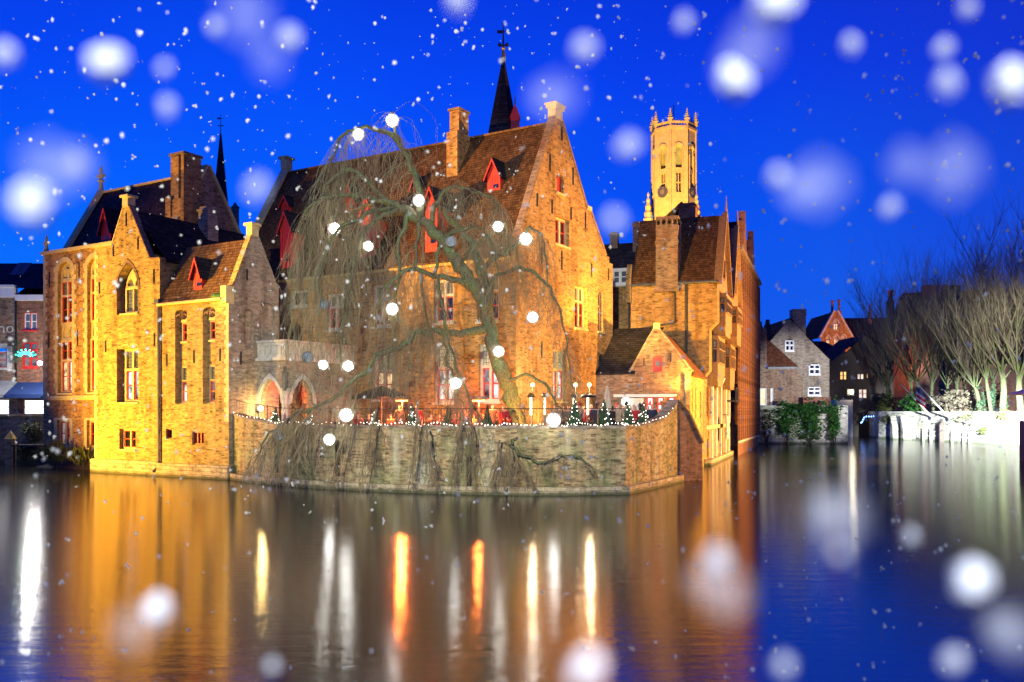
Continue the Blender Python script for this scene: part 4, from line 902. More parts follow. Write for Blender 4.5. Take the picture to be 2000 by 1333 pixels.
# ============================================================ willow
wr = random.Random(21)
t = T('weeping_willow', 'bare weeping willow with mossy limbs and long hanging twigs, hung with lit balls', 'tree', ZERO, tuple(at(1018, 845, 41.2).xy)+(ZT,))
limbs = [
 ([(1020, 858, 41.2), (1006, 800, 41.1), (988, 750, 41), (968, 690, 40.8), (957, 640, 40.6), (950, 600, 40.5)], 0.38, 0.32),
 ([(950, 600, 40.5), (930, 570, 40.4), (908, 535, 40.2), (888, 505, 40), (862, 470, 39.9), (835, 440, 40), (800, 415, 40.1), (765, 402, 40.2)], 0.36, 0.2),
 ([(952, 610, 40.5), (950, 565, 40.8), (940, 530, 41), (930, 500, 41.4), (915, 470, 41.6), (880, 430, 41.8), (850, 395, 42)], 0.30, 0.12),
 ([(958, 640, 40.6), (920, 650, 40.2), (870, 650, 39.7), (820, 649, 39.3), (790, 672, 39), (745, 690, 38.8), (710, 727, 38.7), (665, 766, 38.6), (620, 795, 38.5), (570, 815, 38.6), (530, 845, 38.7), (500, 890, 38.7)], 0.20, 0.03),
 ([(925, 562, 40.4), (885, 545, 40), (846, 538, 39.6), (795, 528, 39.2), (766, 550, 39), (742, 584, 38.9), (735, 640, 38.8)], 0.17, 0.04),
 ([(820, 425, 40), (822, 380, 40.2), (805, 330, 40.4), (785, 290, 40.5), (772, 255, 40.5), (765, 218, 40.5)], 0.22, 0.05),
 ([(785, 290, 40.5), (752, 258, 40.3), (715, 249, 40.1), (680, 257, 39.9), (660, 285, 39.7), (648, 330, 39.5), (640, 400, 39.4)], 0.12, 0.025),
 ([(790, 412, 40.1), (750, 388, 39.9), (715, 352, 39.6), (685, 332, 39.4), (655, 345, 39.2), (630, 375, 39), (612, 430, 38.9), (602, 520, 38.8)], 0.16, 0.025),
 ([(770, 402, 40.1), (720, 385, 39.6), (670, 380, 39.2), (631, 389, 38.8), (601, 408, 38.6), (596, 450, 38.5), (590, 540, 38.4)], 0.14, 0.025),
 ([(840, 440, 40), (850, 400, 40.4), (872, 375, 40.8), (896, 365, 41), (935, 377, 41.2), (968, 392, 41.4), (985, 430, 41.4), (995, 500, 41.4)], 0.13, 0.025),
 ([(940, 530, 41), (968, 505, 40.8), (1011, 478, 40.5), (1030, 450, 40.4), (1050, 450, 40.3), (1062, 480, 40.2), (1070, 560, 40.1)], 0.15, 0.025),
 ([(950, 560, 40.8), (1000, 525, 40.6), (1045, 535, 40.2), (1075, 565, 40), (1096, 620, 39.8), (1108, 690, 39.7), (1120, 760, 39.6)], 0.12, 0.02),
 ([(1004, 805, 40.6), (1018, 835, 39.2), (1021, 848, 38.4), (1000, 866, 37.5), (1008, 884, 37.3), (1035, 897, 37.2), (1060, 903, 37.2), (1090, 895, 37.1), (1118, 887, 37.1), (1150, 905, 37)], 0.10, 0.025),
 ([(985, 745, 40.8), (1030, 735, 40.2), (1070, 760, 39.7), (1095, 800, 39.2), (1110, 850, 38.5)], 0.10, 0.02),
 ([(860, 470, 39.9), (852, 530, 39.4), (862, 600, 39.2), (878, 660, 39), (893, 720, 38.9), (920, 780, 38.7), (945, 830, 38.2)], 0.10, 0.025),
 ([(795, 418, 40), (780, 480, 39.4), (776, 560, 39.1), (770, 640, 39), (760, 700, 38.9)], 0.12, 0.03),
 ([(820, 430, 40), (812, 500, 39.2), (830, 580, 38.9), (842, 660, 38.8)], 0.10, 0.025),
 ([(780, 408, 40), (735, 430, 39.2), (700, 480, 38.7), (680, 560, 38.5), (672, 640, 38.4), (665, 720, 38.4)], 0.12, 0.03),
 ([(770, 405, 40), (715, 420, 38.6), (660, 450, 37.8), (632, 510, 37.5), (625, 600, 37.4)], 0.11, 0.025),
 ([(800, 415, 40), (760, 420, 41.5), (715, 400, 42.6), (680, 430, 43), (668, 520, 43.1)], 0.11, 0.025),
 ([(860, 470, 40), (900, 450, 38.8), (935, 445, 38), (960, 470, 37.6), (972, 540, 37.4)], 0.10, 0.025),
 ([(900, 520, 40.2), (940, 470, 41.8), (985, 455, 42.4), (1010, 490, 42.6), (1020, 560, 42.6)], 0.10, 0.025),
 ([(870, 650, 39.7), (872, 700, 39.1), (890, 745, 38.8), (905, 800, 38.4)], 0.07, 0.02),
]
def smooth(pts, n=4):
    out = []
    for i in range(len(pts)-1):
        p0, p1, p2, p3 = pts[max(i-1, 0)], pts[i], pts[i+1], pts[min(i+2, len(pts)-1)]
        for k in range(n):
            q = k/n
            out.append(0.5*((2*p1)+(p2-p0)*q+(2*p0-5*p1+4*p2-p3)*q*q+(3*p1-p0-3*p2+p3)*q**3))
    out.append(pts[-1]); return out
paths = []
for i, (pp, r0, r1) in enumerate(limbs):
    P3 = smooth([at(*p) for p in pp])
    for k in range(1, len(P3)-1): P3[k] = P3[k]+Vector((wr.uniform(-.09, .09), wr.uniform(-.12, .12), wr.uniform(-.09, .09)))
    n = len(P3); rr = [r0+(r1-r0)*(k/(n-1))**0.8 for k in range(n)]
    if i == 0: rr[0] *= 1.35; rr[1] *= 1.15
    rr = [q*wr.uniform(0.82, 1.2) for q in rr]
    paths.append((P3, rr))
    t.part('trunk' if i == 0 else 'limb', G().tube(P3, rr, 9 if r0 > 0.15 else 6), 'willow_bark', smooth=True)
crown, crown2 = G(), G()
ntw = 0
def strand(p, d, L, r, g, subs=4):
    global ntw
    n = max(5, int(L/0.34)); pts = [p.copy()]; dr = d.copy(); sway = Vector((wr.uniform(-.10, .10), wr.uniform(-.08, .08), 0)); q = p.copy()
    for i in range(n):
        dr = dr*0.72 + Vector((0, 0, -1))*0.28*1.15 + sway*0.35 + Vector((wr.uniform(-.26, .26), wr.uniform(-.26, .26), wr.uniform(-.05, .12)))
        dr.normalize(); q = q + dr*(L/n)
        if q.z < 0.05: break
        pts.append(q.copy())
    if len(pts) < 3: return
    m = len(pts); g.tube(pts, [r*(1-0.72*i/(m-1)) for i in range(m)], 3, cap=False); ntw += 1
    for k in range(subs):
        i = wr.randrange(1, m-1); a = wr.random()*6.283
        l2 = wr.uniform(0.3, 1.5); dd = Vector((math.cos(a)*0.6, math.sin(a)*0.6, -0.45)); pts2 = [pts[i]]
        q2 = pts[i].copy()
        for s in range(4):
            dd = dd*0.75+Vector((0, 0, -0.3))+Vector((wr.uniform(-.3, .3), wr.uniform(-.3, .3), 0)); dd.normalize(); q2 = q2+dd*l2/4; pts2.append(q2.copy())
        if pts2[-1].z > 0.05: g.tube(pts2, [r*0.5, r*0.45, r*0.4, r*0.32, r*0.22], 3, cap=False); ntw += 1
#          limb index: (number of strands, min length, max length, share of the limb that is bare at its root)
dens = {2: (70, 2, 6), 3: (120, 1.2, 4.2), 4: (70, 1.5, 5), 5: (70, 1.5, 5), 6: (120, 2, 6.5), 7: (200, 2, 9), 8: (230, 2.5, 10), 9: (130, 1, 4.5), 10: (70, 0.8, 4), 11: (90, 1, 5),
        12: (55, 0.5, 1.8), 13: (50, 1, 3), 14: (90, 1.5, 5), 15: (110, 1.5, 6.5), 16: (100, 1.5, 6.5), 17: (170, 2, 8), 18: (170, 2, 9), 19: (110, 2, 7), 20: (70, 1, 4), 21: (70, 1, 4), 22: (60, 1, 4)}
for k, (n, l0, l1) in dens.items():
    n = int(n*(0.44 if k in (7, 8, 17, 18, 19) else 0.9))
    P3, rr = paths[k]; m = len(P3)
    for _ in range(n):
        f = 0.12+0.88*wr.random()**0.75; i = min(m-2, int(f*(m-1))); q = f*(m-1)-i
        p = P3[i].lerp(P3[i+1], min(1, q)); ax_ = (P3[i+1]-P3[i]).normalized(); a = wr.random()*6.283
        d = ax_*wr.uniform(0.0, 0.9)+Vector((math.cos(a)*0.8, math.sin(a)*0.8, wr.uniform(-.6, .12))); d.normalize()
        L = wr.uniform(l0, l1)*(0.65+0.5*f)
        strand(p, d, L, wr.uniform(0.0055, 0.0125), crown if wr.random() < 0.7 else crown2, wr.randint(5, 9))
t.part('crown', crown, 'willow_twig', kind='stuff', uv=False)
t.part('crown', crown2, 'willow_twig_green', kind='stuff', uv=False)
# long trailing branches that reach for the water at the left and in front of the wall
trail = G()
for x0, y0, Y0, x1, y1 in ((600, 800, 38.6, 478, 935), (620, 800, 38.5, 520, 945), (640, 790, 38.4, 560, 955), (600, 790, 38.4, 500, 930), (700, 760, 38.2, 640, 955), (735, 800, 37.8, 700, 960), (820, 780, 37.4, 795, 962), (905, 800, 37.2, 880, 960), (920, 780, 37.2, 925, 965), (975, 860, 36.9, 960, 955), (1005, 884, 37, 1050, 960), (1000, 880, 37, 985, 965), (830, 830, 37, 850, 950)):
    a, c = at(x0, y0, Y0), at(x1, y1, min(Y0-0.3, 37.6)); pts = []
    c.z = max(c.z, 0.1)
    for s in range(9):
        q = s/8; p = a.lerp(c, q); p.z += 1.1*math.sin(math.pi*q)*(0.5 if abs(x0-x1) > 60 else 0.0); p += Vector((wr.uniform(-.07, .07), wr.uniform(-.07, .07), 0)); p.z = max(p.z, 0.06); pts.append(p)
    trail.tube(pts, [0.045*(1-0.75*s/8) for s in range(9)], 4)
    for _ in range(34):
        i = wr.randrange(1, 8); d = (pts[i+1]-pts[i]).normalized()*0.7+Vector((wr.uniform(-.7, .7), wr.uniform(-.5, .5), -0.2)); d.normalize()
        strand(pts[i], d, wr.uniform(0.5, 1.9), 0.014, trail, 3)
t.part('trailing_branch', trail, 'willow_twig', kind='stuff', uv=False)

# ------------------------------------------------------------ wicker balls of light hung in the willow
def ball_mesh(seed):
    r = random.Random(seed); g = G()
    for i in range(34):                                        # rings of cane wound round the sphere
        ax = Vector((r.gauss(0, 1), r.gauss(0, 1), r.gauss(0, 1))).normalized(); u = ax.orthogonal().normalized(); v = ax.cross(u)
        off = r.uniform(-0.55, 0.55); rr = math.sqrt(1-off*off)
        g.tube([(ax*off+u*rr*math.cos(q*math.pi/7)+v*rr*math.sin(q*math.pi/7))*0.305 for q in range(15)], 0.0095, 3, cap=False)
    return g
cane = mesh_of(ball_mesh(3), 'cane', uv=False); setmats(cane, 'cane')
core = mesh_of(G().ball((0, 0, 0), 0.25, 16, 10), 'glowing_core', uv=False); setmats(core, 'ball_light'); core.polygons.foreach_set('use_smooth', [True]*len(core.polygons))
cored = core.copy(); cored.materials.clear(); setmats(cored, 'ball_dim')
BALLS = [(766, 236, 40.4, 1, 1.1, 'lit white ball at the very top of the willow'), (700, 263, 40.0, 1, 1.0, 'lit white ball under the highest arching limb, left of the top one'),
 (653, 447, 38.6, 1, 1.0, 'lit white ball in front of the roof, among the dense left twigs'), (818, 392, 39.7, 1, 1.0, 'lit white ball above the mossy crown of the willow'),
 (719, 481, 38.6, 1, 0.85, 'lit ball half hidden by twigs in front of a red dormer'), (881, 472, 39.4, 0, 0.9, 'dim blue ball on the leaning trunk, below the roof'),
 (973, 443, 41.0, 1, 0.95, 'lit white ball hanging at the right, left of the gable'), (1027, 467, 40.2, 1, 1.12, 'large lit white ball in front of the gable wall'),
 (632, 595, 38.2, 0, 0.85, 'dim grey ball among the left twigs at first floor height'), (766, 604, 38.7, 1, 1.02, 'lit white ball before a first floor window'),
 (1040, 620, 39.8, 1, 0.98, 'lit white ball alone before the orange gable, right of the trunk'), (974, 687, 40.0, 1, 0.98, 'lit white ball touching the trunk at ground floor height'),
 (601, 698, 38.2, 0, 0.9, 'dim blue ball beside the balcony'), (631, 713, 38.3, 1, 0.85, 'small lit ball just right of the dim blue one by the balcony'),
 (680, 715, 38.3, 1, 0.95, 'lit white ball second right of the balcony'), (890, 749, 38.6, 1, 0.98, 'lit white ball in front of a ground floor window of the hall'),
 (676, 811, 37.6, 1, 1.12, 'big lit ball at the height of the railing, left half'), (1081, 821, 37.4, 1, 1.15, 'big brilliant ball beside the trunk at the top of the wall'),
 (643, 859, 37.4, 1, 0.95, 'lit ball hanging low in front of the quay wall'), (543, 850, 38.6, 0, 0.95, 'dim blue ball hanging in front of the quay wall, leftmost')]
for x, y, Y, lit, s, lab in BALLS:
    p = at(x, y, Y)
    o = bpy.data.objects.new('light_ball', None); COL.objects.link(o); o.location = p; o.empty_display_size = 0.2
    o.rotation_euler = (wr.random()*3, wr.random()*3, wr.random()*3)
    props(o, lab, 'light ball', 'balls of light in the willow')
    for nm, me in (('cane_shell', cane), ('glowing_core', core if lit else cored)):
        c = bpy.data.objects.new(nm, me); COL.objects.link(c); c.parent = o; c.scale = (s*0.9,)*3

# ============================================================ houses on the side canal
hvR, huR = RF.hv, RF.hu
UF = 0.8
t = T('canal_house', 'orange brick canal house with two timber gables, oriel windows and a great chimney', 'building', RF, (-3, 4, 0))
P = PV(0.0); PC = PU(UF); P0 = PU(0.0)
uLw = hvR(1232, 555, 0)[0]; ZEr = 12.0
zb1, zb2 = 5.8, 8.9                                              # heights at which the house steps out over the water
prof = [(uLw, 0.0), (0.0, 0.0), (0.0, zb1), (0.3, zb1+0.4), (0.3, zb2), (UF, zb2+0.5), (UF, ZEr), (uLw, ZEr)]
g = G().wall(P, prof)
g.quad((uLw, 0, 0), (uLw, 14.3, 0), (uLw, 14.3, ZEr), (uLw, 0, ZEr))
VE = 14.4
# low canal front with openings
lo = []
for v0, v1, z0, z1 in ((0.9, 1.7, 3.2, 5.2), (2.6, 3.6, 3.0, 5.4), (5.4, 6.4, 3.0, 5.4), (8.4, 9.4, 3.0, 5.4), (11.3, 12.3, 3.0, 5.4), (1.2, 1.9, 0.5, 1.7), (5.6, 6.3, 0.5, 1.9), (9.6, 10.3, 0.5, 1.9)):
    lo.append((v0, v1, z0, z1))
g.wall(P0, [(0, -0.6), (VE, -0.6), (VE, zb1), (0, zb1)], [arch(*q, 'seg') for q in lo], 0.35)
g.quad((0, 0, zb1), (0, VE, zb1), (0.3, VE, zb1+0.4), (0.3, 0, zb1+0.4))
g.quad((0.3, 0, zb1+0.4), (0.3, VE, zb1+0.4), (0.3, VE, zb2), (0.3, 0, zb2))
g.quad((0.3, 0, zb2), (0.3, VE, zb2), (UF, VE, zb2+0.5), (UF, 0, zb2+0.5))
g.quad((UF, 0, zb2+0.5), (UF, VE, zb2+0.5), (UF, VE, ZEr), (UF, 0, ZEr))
t.part('wall', g, 'brick_orange')
for q in lo: pane_shape(t, P0, arch(*q, 'seg'), 0.33, random.choice(['glass_dark', 'timber', 'timber']))
# two gables over the water
apx = [(3.16, 16.9, 0.0, 6.3), (11.2, 17.6, 8.1, 14.4)]
uBackL = uLw
for vc, zc, v0, v1 in apx:
    t.part('timber_gable', G().prism(PC, [(v0, ZEr-0.4), (v1, ZEr-0.4), (v1, ZEr+0.05), (vc, zc), (v0, ZEr+0.05)], -0.02, 0.2), 'timber')
    t.part('barge_board', coping(G(), [(v0-0.1, ZEr-0.25), (vc, zc+0.05)], -0.35, -0.02, PC, 0.22), 'timber')
    t.part('barge_board', coping(G(), [(vc, zc+0.05), (v1+0.1, ZEr-0.25)], -0.35, -0.02, PC, 0.22), 'timber')
    t.part('finial', G().tube([(UF+0.25, vc, zc-0.2), (UF+0.25, vc, zc+1.3)], [0.12, 0.02], 5), 'timber')
    rr = G()
    for a, zz in ((v0, ZEr), (v1, ZEr)):
        rr.add([(UF+0.1, a, zz), (UF+0.1, vc, zc), (uLw, vc, zc), (uLw, a, zz), (UF+0.1, a, zz-0.14), (uLw, a, zz-0.14)], [(0, 1, 2, 3), (0, 3, 5, 4)])
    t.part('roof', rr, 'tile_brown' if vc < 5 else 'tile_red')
    window(t, PU(UF+0.03), vc-1.0, vc+1.0, ZEr+0.5, ZEr+2.0, 0.02, 2, ((1.0, 'timber', 'glass_dark'),), stone='timber', b=0.07, sill=False)
    # oriels: boxes of timber and glass stepping out of the front
    for z0, z1, uo, dv in ((zb2+0.25, ZEr-0.6, UF+0.45, 0), (zb1+0.0, zb2-0.3, 0.3+0.45, 0)):
        vv0, vv1 = vc-1.7, vc+1.7
        t.part('oriel', G().box((uo-0.9, vv0, z0), (uo-0.06, vv1, z0+0.95)).box((uo-0.9, vv0, z1-0.25), (uo-0.02, vv1, z1)).prism(PU(uo-0.06), [(vv0, z0), (vv1, z0), (vv1-0.2, z0-0.6), (vv0+0.2, z0-0.6)], 0.02, 0.8), 'timber')
        window(t, PU(uo), vv0, vv1, z0+0.95, z1-0.25, 0.06, 4, ((0.6, 'timber', 'glass_dark'), (0.4, 'timber', 'glass_leaded')), stone='timber', b=0.07, sill=False)
        window(t, PV(vv0), uo-0.8, uo-0.06, z0+0.95, z1-0.25, 0.05, 2, ((0.6, 'timber', 'glass_dark'), (0.4, 'timber', 'glass_leaded')), stone='timber', b=0.06, sill=False)
t.part('string_course', G().box((0.005, 0.0, 2.35), (0.16, VE, 2.6)), 'sandstone')
t.part('footing', G().box((0.005, -0.1, -0.6), (0.45, VE, 0.4)), 'stone_blocks')
for v in (2.0, 4.4, 7.2, 10.4, 13.0):
    t.part('stone_pier', G().box((0.165, v-0.22, 0.4), (0.3, v+0.22, 2.3)).box((0.165, v-0.22, 2.65), (0.32, v+0.22, zb1-0.4)).prism(lambda a, z, d: (a, v-0.28+d, z), [(0.005, zb1-0.4), (0.32, zb1-0.4), (0.55, zb1+0.15), (0.005, zb1+0.15)], 0, 0.56), 'white_stone')
u0c, u1c = hvR(1281, 500, -0.25)[0], hvR(1324, 500, -0.25)[0]; ztc = hvR(1300, 425, -0.25)[1]
o = t.part('chimney', G().box((u0c, -0.3, ZEr-0.2), (u1c, 1.2, ztc-0.5)).box((u0c-0.1, -0.4, ZEr-0.6), (u1c+0.1, 1.2, ZEr-0.2)).box((u0c-0.06, -0.36, 14.6), (u1c+0.06, 1.25, 14.75)), 'brick_brown')
ar_ = G(); n4 = 4; w4 = (u1c-u0c)/n4
ar_.wall(PV(-0.3), rect(u0c, u1c, ztc-0.5, ztc), [arch(u0c+i*w4+0.07, u0c+(i+1)*w4-0.07, ztc-0.47, ztc-0.12, 'round') for i in range(4)], 0.3)
ar_.wall(PV(1.2, -1), rect(u0c, u1c, ztc-0.5, ztc), [arch(u0c+i*w4+0.07, u0c+(i+1)*w4-0.07, ztc-0.47, ztc-0.12, 'round') for i in range(4)], 0.3)
ar_.box((u0c, -0.3, ztc), (u1c, 1.2, ztc+0.08))
t.part('chimney_crown', ar_, 'brick_brown', o)
chimney(t, hvR(1344, 420, 5.5)[0], 5.5, 15, hvR(1344, 408, 5.5)[1], 1.2, 1.2, 'brick_red')
t.part('chimney', G().box((hvR(1324, 430, 6.5)[0], 6.3, 14), (hvR(1369, 430, 6.5)[0], 7.3, hvR(1344, 424, 6.5)[1])), 'brick_brown')
def pipeline(pp, r=0.07):
    pts = [hvR(x, y, -0.1) for x, y in pp]; t.part('drainpipe', G().tube([(a, -0.1, z) for a, z in pts], r, 6), 'iron')
pipeline([(1229, 562), (1229, 660)]); pipeline([(1288, 548), (1318, 572), (1318, 630), (1238, 645)], 0.06); pipeline([(1340, 556), (1340, 690)], 0.09)
t.part('gutter', G().tube([(uLw, -0.2, ZEr-0.05), (UF+0.1, -0.2, ZEr-0.05)], 0.1, 6), 'lead_grey')
t.part('verge_gable', G().prism(PU(uLw, 1), [(-0.2, ZEr-1.2), (0.6, ZEr-1.2), (0.6, ZEr+1.4), (0.2, ZEr+1.4), (-0.2, ZEr+0.3)], -0.3, 0.05), 'brick_orange')
for z0, z1, v, w, m in ((4.3, 5.5, 13.2, 1.5, 'iron'),):
    t.part('iron_balcony', G().box((0.05, v-w, z0), (0.9, v+w, z0+0.12)).box((0.84, v-w, z0+1.0), (0.9, v+w, z0+1.07)), 'iron')
    for i in range(9): t.part('baluster', G().box((0.85, v-w+i*w/4-0.02, z0+0.12), (0.89, v-w+i*w/4+0.02, z0+1.0)), 'iron')
sg = T('sign_panel', 'blank pale blue sign panel hung on the canal house wall', 'sign', RF, (0.6, *huR(1421, 858, 0.6)))
s0, s1 = huR(1412, 845, 0.6), huR(1431, 845, 0.6)
sg.part('panel', G().box((0.55, s0[0]+2.2, 1.5), (0.63, s0[0]+4.4, 3.2)), 'grey_cloth')
sg.part('arm', G().box((0.0, s0[0]+3.2, 3.25), (0.6, s0[0]+3.3, 3.32)), 'iron')
# long red brick front farther along the canal
t = T('long_brick_house', 'long dark red brick house front with rows of narrow windows along the side canal', 'building', RF, (-3, 25, 0))
V0, V1, ZL_ = VE+0.02, 36.2, 16.7
rows = [(2.6, 4.4), (5.9, 7.9), (9.2, 11.2), (12.4, 14.4)]
nc = 12; cw = (V1-V0)/nc
hl = []
for i in range(nc):
    for z0, z1 in rows: hl.append((V0+i*cw+0.55, V0+(i+1)*cw-0.45, z0, z1))
g = G().wall(PC, rect(V0, V1, -0.6, ZL_), [rect(*q) for q in hl], 0.3)
g.quad((UF, V1, -0.6), (UF-9, V1, -0.6), (UF-9, V1, ZL_), (UF, V1, ZL_))
g.quad((UF, V0, ZEr), (UF-6, V0, ZEr), (UF-6, V0, ZL_), (UF, V0, ZL_))
t.part('wall', g, 'brick_red')
for q in hl: window(t, PC, *q, 0.22, 1, ((1.0, 'none', random.choice(['glass_dark', 'glass_dark', 'glass_dark', 'glass_sky'])),), stone='timber', b=0.08)
for i in range(nc+1): t.part('pilaster', G().box((UF+0.003, V0+i*cw-0.18, 1.2), (UF+0.22, V0+i*cw+0.18, ZL_-0.4)), 'brick_red')
for z in (1.0, 4.9, 8.4, 11.7): t.part('band', G().box((UF+0.003, V0, z), (UF+0.1, V1, z+0.22)), 'pale_stone')
t.part('cornice', G().box((UF-0.2, V0, ZL_-0.2), (UF+0.35, V1+0.2, ZL_+0.15)), 'brick_brown')
vm = -6
t.part('roof', G().quad((UF, V0, ZL_+0.15), (UF, V1, ZL_+0.15), (UF-4.5, V1, ZL_+4.0), (UF-4.5, V0, ZL_+4.0)).quad((UF-9, V0, ZL_+0.15), (UF-9, V1, ZL_+0.15), (UF-4.5, V1, ZL_+4.0), (UF-4.5, V0, ZL_+4.0)).add([(UF, V1, ZL_+0.15), (UF-9, V1, ZL_+0.15), (UF-4.5, V1, ZL_+4.0)], [(0, 1, 2)]), 'slate')
for v in (20.5, 29.5):
    st = [(v-2.2, ZL_), (v+2.2, ZL_), (v+2.2, ZL_+1.0), (v+1.5, ZL_+1.0), (v+1.5, ZL_+2.1), (v+0.8, ZL_+2.1), (v+0.8, ZL_+3.2), (v+0.35, ZL_+3.2), (v+0.35, ZL_+4.1), (v-0.35, ZL_+4.1), (v-0.35, ZL_+3.2), (v-0.8, ZL_+3.2), (v-0.8, ZL_+2.1), (v-1.5, ZL_+2.1), (v-1.5, ZL_+1.0), (v-2.2, ZL_+1.0)]
    t.part('stepped_gable', G().prism(PC, st, -0.05, 0.45), 'brick_red')
    t.part('gable_roof', G().add([(UF-0.4, v-1.9, ZL_), (UF-0.4, v, ZL_+3.3), (UF-4.6, v, ZL_+3.3), (UF-4.6, v-1.9, ZL_), (UF-0.4, v+1.9, ZL_), (UF-4.6, v+1.9, ZL_)], [(0, 1, 2, 3), (1, 4, 5, 2)]), 'slate')
# dark roofs behind, with a white dormer window
t = T('rear_house', 'dark roofed house with a white dormer window between the hall and the canal house', 'building', RF, (-6.5, 9, 2))
ub0, ub1 = hvR(1165, 500, 7)[0], hvR(1245, 500, 7)[0]
zr_ = hvR(1210, 476, 9.5)[1]; ze_ = hvR(1210, 560, 7)[1]
t.part('wall', G().box((ub0-3, 7, 0), (ub1, 12, ze_)), 'brick_orange')
t.part('roof', G().add([(ub0-3, 6.8, ze_), (ub1, 6.8, ze_), (ub1, 9.5, zr_), (ub0-3, 9.5, zr_), (ub1, 12.2, ze_), (ub0-3, 12.2, ze_)], [(0, 1, 2, 3), (3, 2, 4, 5), (1, 4, 2)]), 'slate')
w0, w1 = hvR(1196, 540, 6.6)[0], hvR(1227, 540, 6.6)[0]; wz0, wz1 = hvR(1210, 556, 6.6)[1], hvR(1210, 527, 6.6)[1]
t.part('dormer', G().box((w0-0.1, 6.7, wz0-0.15), (w1+0.1, 8.5, wz1+0.12)), 'white_paint')
window(t, PV(6.6), w0, w1, wz0, wz1, 0.02, 2, ((1.0, 'white', 'glass_sky'),), stone='white_paint', b=0.1)
chimney(t, hvR(1200, 470, 9.5)[0], 9.5, zr_-0.5, hvR(1200, 462, 9.5)[1], 0.6, 0.6, 'brick_brown')
chimney(t, hvR(1245, 460, 9.5)[0], 9.5, ze_, hvR(1245, 443, 9.5)[1], 0.5, 1.2, 'brick_brown')

# ============================================================ annex with a small gable on the terrace
VA = -6.46
t = T('terrace_annex', 'small brick annex with pointed gable, red hatch and a lit snack counter', 'building', RF, (-3, VA, 2.1))
P = PV(VA); H = lambda x, y: hvR(x, y, VA)
uAp, zAp2 = H(1282, 643); uG0, zG0 = H(1231, 728); uG1 = 0.0; zG1 = zG0
uN = H(1150, 728)[0]
win = [(H(x0, 790)[0], H(x1, 790)[0], H(1300, 803)[1], H(1300, 775)[1]) for x0, x1 in ((1262, 1277), (1283, 1297), (1304, 1318))]
bl = (H(1231, 790)[0], H(1257, 790)[0], H(1240, 806)[1], H(1240, 778)[1])
hat = (H(1275, 710)[0], H(1293, 710)[0], H(1284, 727)[1], H(1284, 695)[1])
outer = [(uN, 1.5), (uG1, -0.6), (uG1, zG1), (uAp+0.12, zAp2), (uAp-0.12, zAp2), (uG0, zG0), (uN, zG0)]
t.part('wall', G().wall(P, outer, [arch(*hat, 'seg')] + [rect(*q) for q in win] + [rect(*bl)], 0.25), 'brick_brown')
sideh = [arch(-5.6, -5.2, 3.5, 5.0, 'round'), arch(-4.4, -3.9, 3.1, 5.0, 'round'), arch(-2.2, -1.6, 3.1, 4.8, 'seg')]
t.part('side_wall', G().wall(PU(0.0), [(VA, -0.6), (-0.005, -0.6), (-0.005, zG1), (VA, zG1)], sideh, 0.3), 'brick_gold')
for h_ in sideh: pane_shape(t, PU(0.0), h_, 0.26, random.choice(['room_yellow', 'timber', 'room_warm']))
for q in win:
    w_ = window(t, P, *q, 0.08, 1, ((1.0, 'red', 'shop_white'),), stone='red_paint', b=0.05, sill=False)
    m_ = (q[0]+q[1])/2
    t.part('santa_hat', G().prism(P, [(m_-0.14, q[2]+0.35), (m_+0.1, q[2]+0.3), (m_+0.02, q[3]-0.1)], 0.03, 0.06), 'red_paint', w_)
window(t, P, *bl, 0.12, 5, ((1.0, 'white', 'glass_dark'),), stone='white_paint', b=0.05, sill=False)
t.part('counter_canopy', G().prism(P, [(bl[0]-0.9, bl[3]+0.05), (win[2][1]+0.1, bl[3]+0.05), (win[2][1]+0.1, bl[3]+0.22), (bl[0]-0.9, bl[3]+0.22)], -0.5, -0.003), 'white_paint')
t.part('hatch_door', G().prism(P, arch(*hat, 'seg'), 0.06, 0.14), 'red_paint')
hm = (hat[0]+hat[1])/2
t.part('hatch_window', G().gbox(P, hm-0.12, hm+0.12, hat[2]+0.35, hat[2]+0.65, 0.03, 0.055), 'glass_sky')
t.part('gable_coping', coping(G(), [(uG0, zG0), (uAp-0.1, zAp2)], -0.08, 0.3, P, 0.1), 'brick_grey')
t.part('gable_coping', coping(G(), [(uAp+0.1, zAp2), (0.08, zG1)], -0.08, 0.3, P, 0.1), 'brick_grey')
t.part('finial', G().gbox(P, uAp-0.17, uAp+0.17, zAp2, zAp2+0.35, -0.1, 0.3), 'sandstone')
t.part('roof', G().add([(uG0-0.1, VA+0.2, zG0-0.1), (uAp, VA+0.2, zAp2-0.1), (uAp, 0, zAp2-0.1), (uG0-0.1, 0, zG0-0.1)], [(0, 1, 2, 3)]), 'slate')
t.part('roof', G().add([(0.15, VA+0.2, zG1-0.12), (uAp, VA+0.2, zAp2-0.1), (uAp, 0, zAp2-0.1), (0.15, 0, zG1-0.12), (0.15, VA+0.2, zG1-0.25), (0.15, 0, zG1-0.25)], [(0, 1, 2, 3), (0, 3, 5, 4)]), 'tile_red')
zq = hvR(1200, 642, VA+2.6)[1]
t.part('lean_roof', G().add([(uN, VA-0.1, zG0), (uG0+0.3, VA-0.1, zG0), (uAp, VA+2.8, zq), (uN, VA+2.8, zq), (uN, VA-0.1, zG0-0.12), (uG0+0.3, VA-0.1, zG0-0.12)], [(0, 1, 2, 3), (0, 4, 5, 1)]), 'slate')
t.part('drainpipe', G().tube([(H(1339, 735)[0], VA-0.08, H(1339, 735)[1]), (H(1339, 735)[0], VA-0.08, 2.2)], 0.05, 6), 'lead_grey')
t.part('round_mirror', G().prism(P, [(H(1223, 785)[0]+0.28*math.cos(q*math.pi/8), H(1223, 785)[1]+0.28*math.sin(q*math.pi/8)) for q in range(16)], -0.1, -0.05), 'shop_white')  # mirror face glows: its reflected brightness is put in as emission
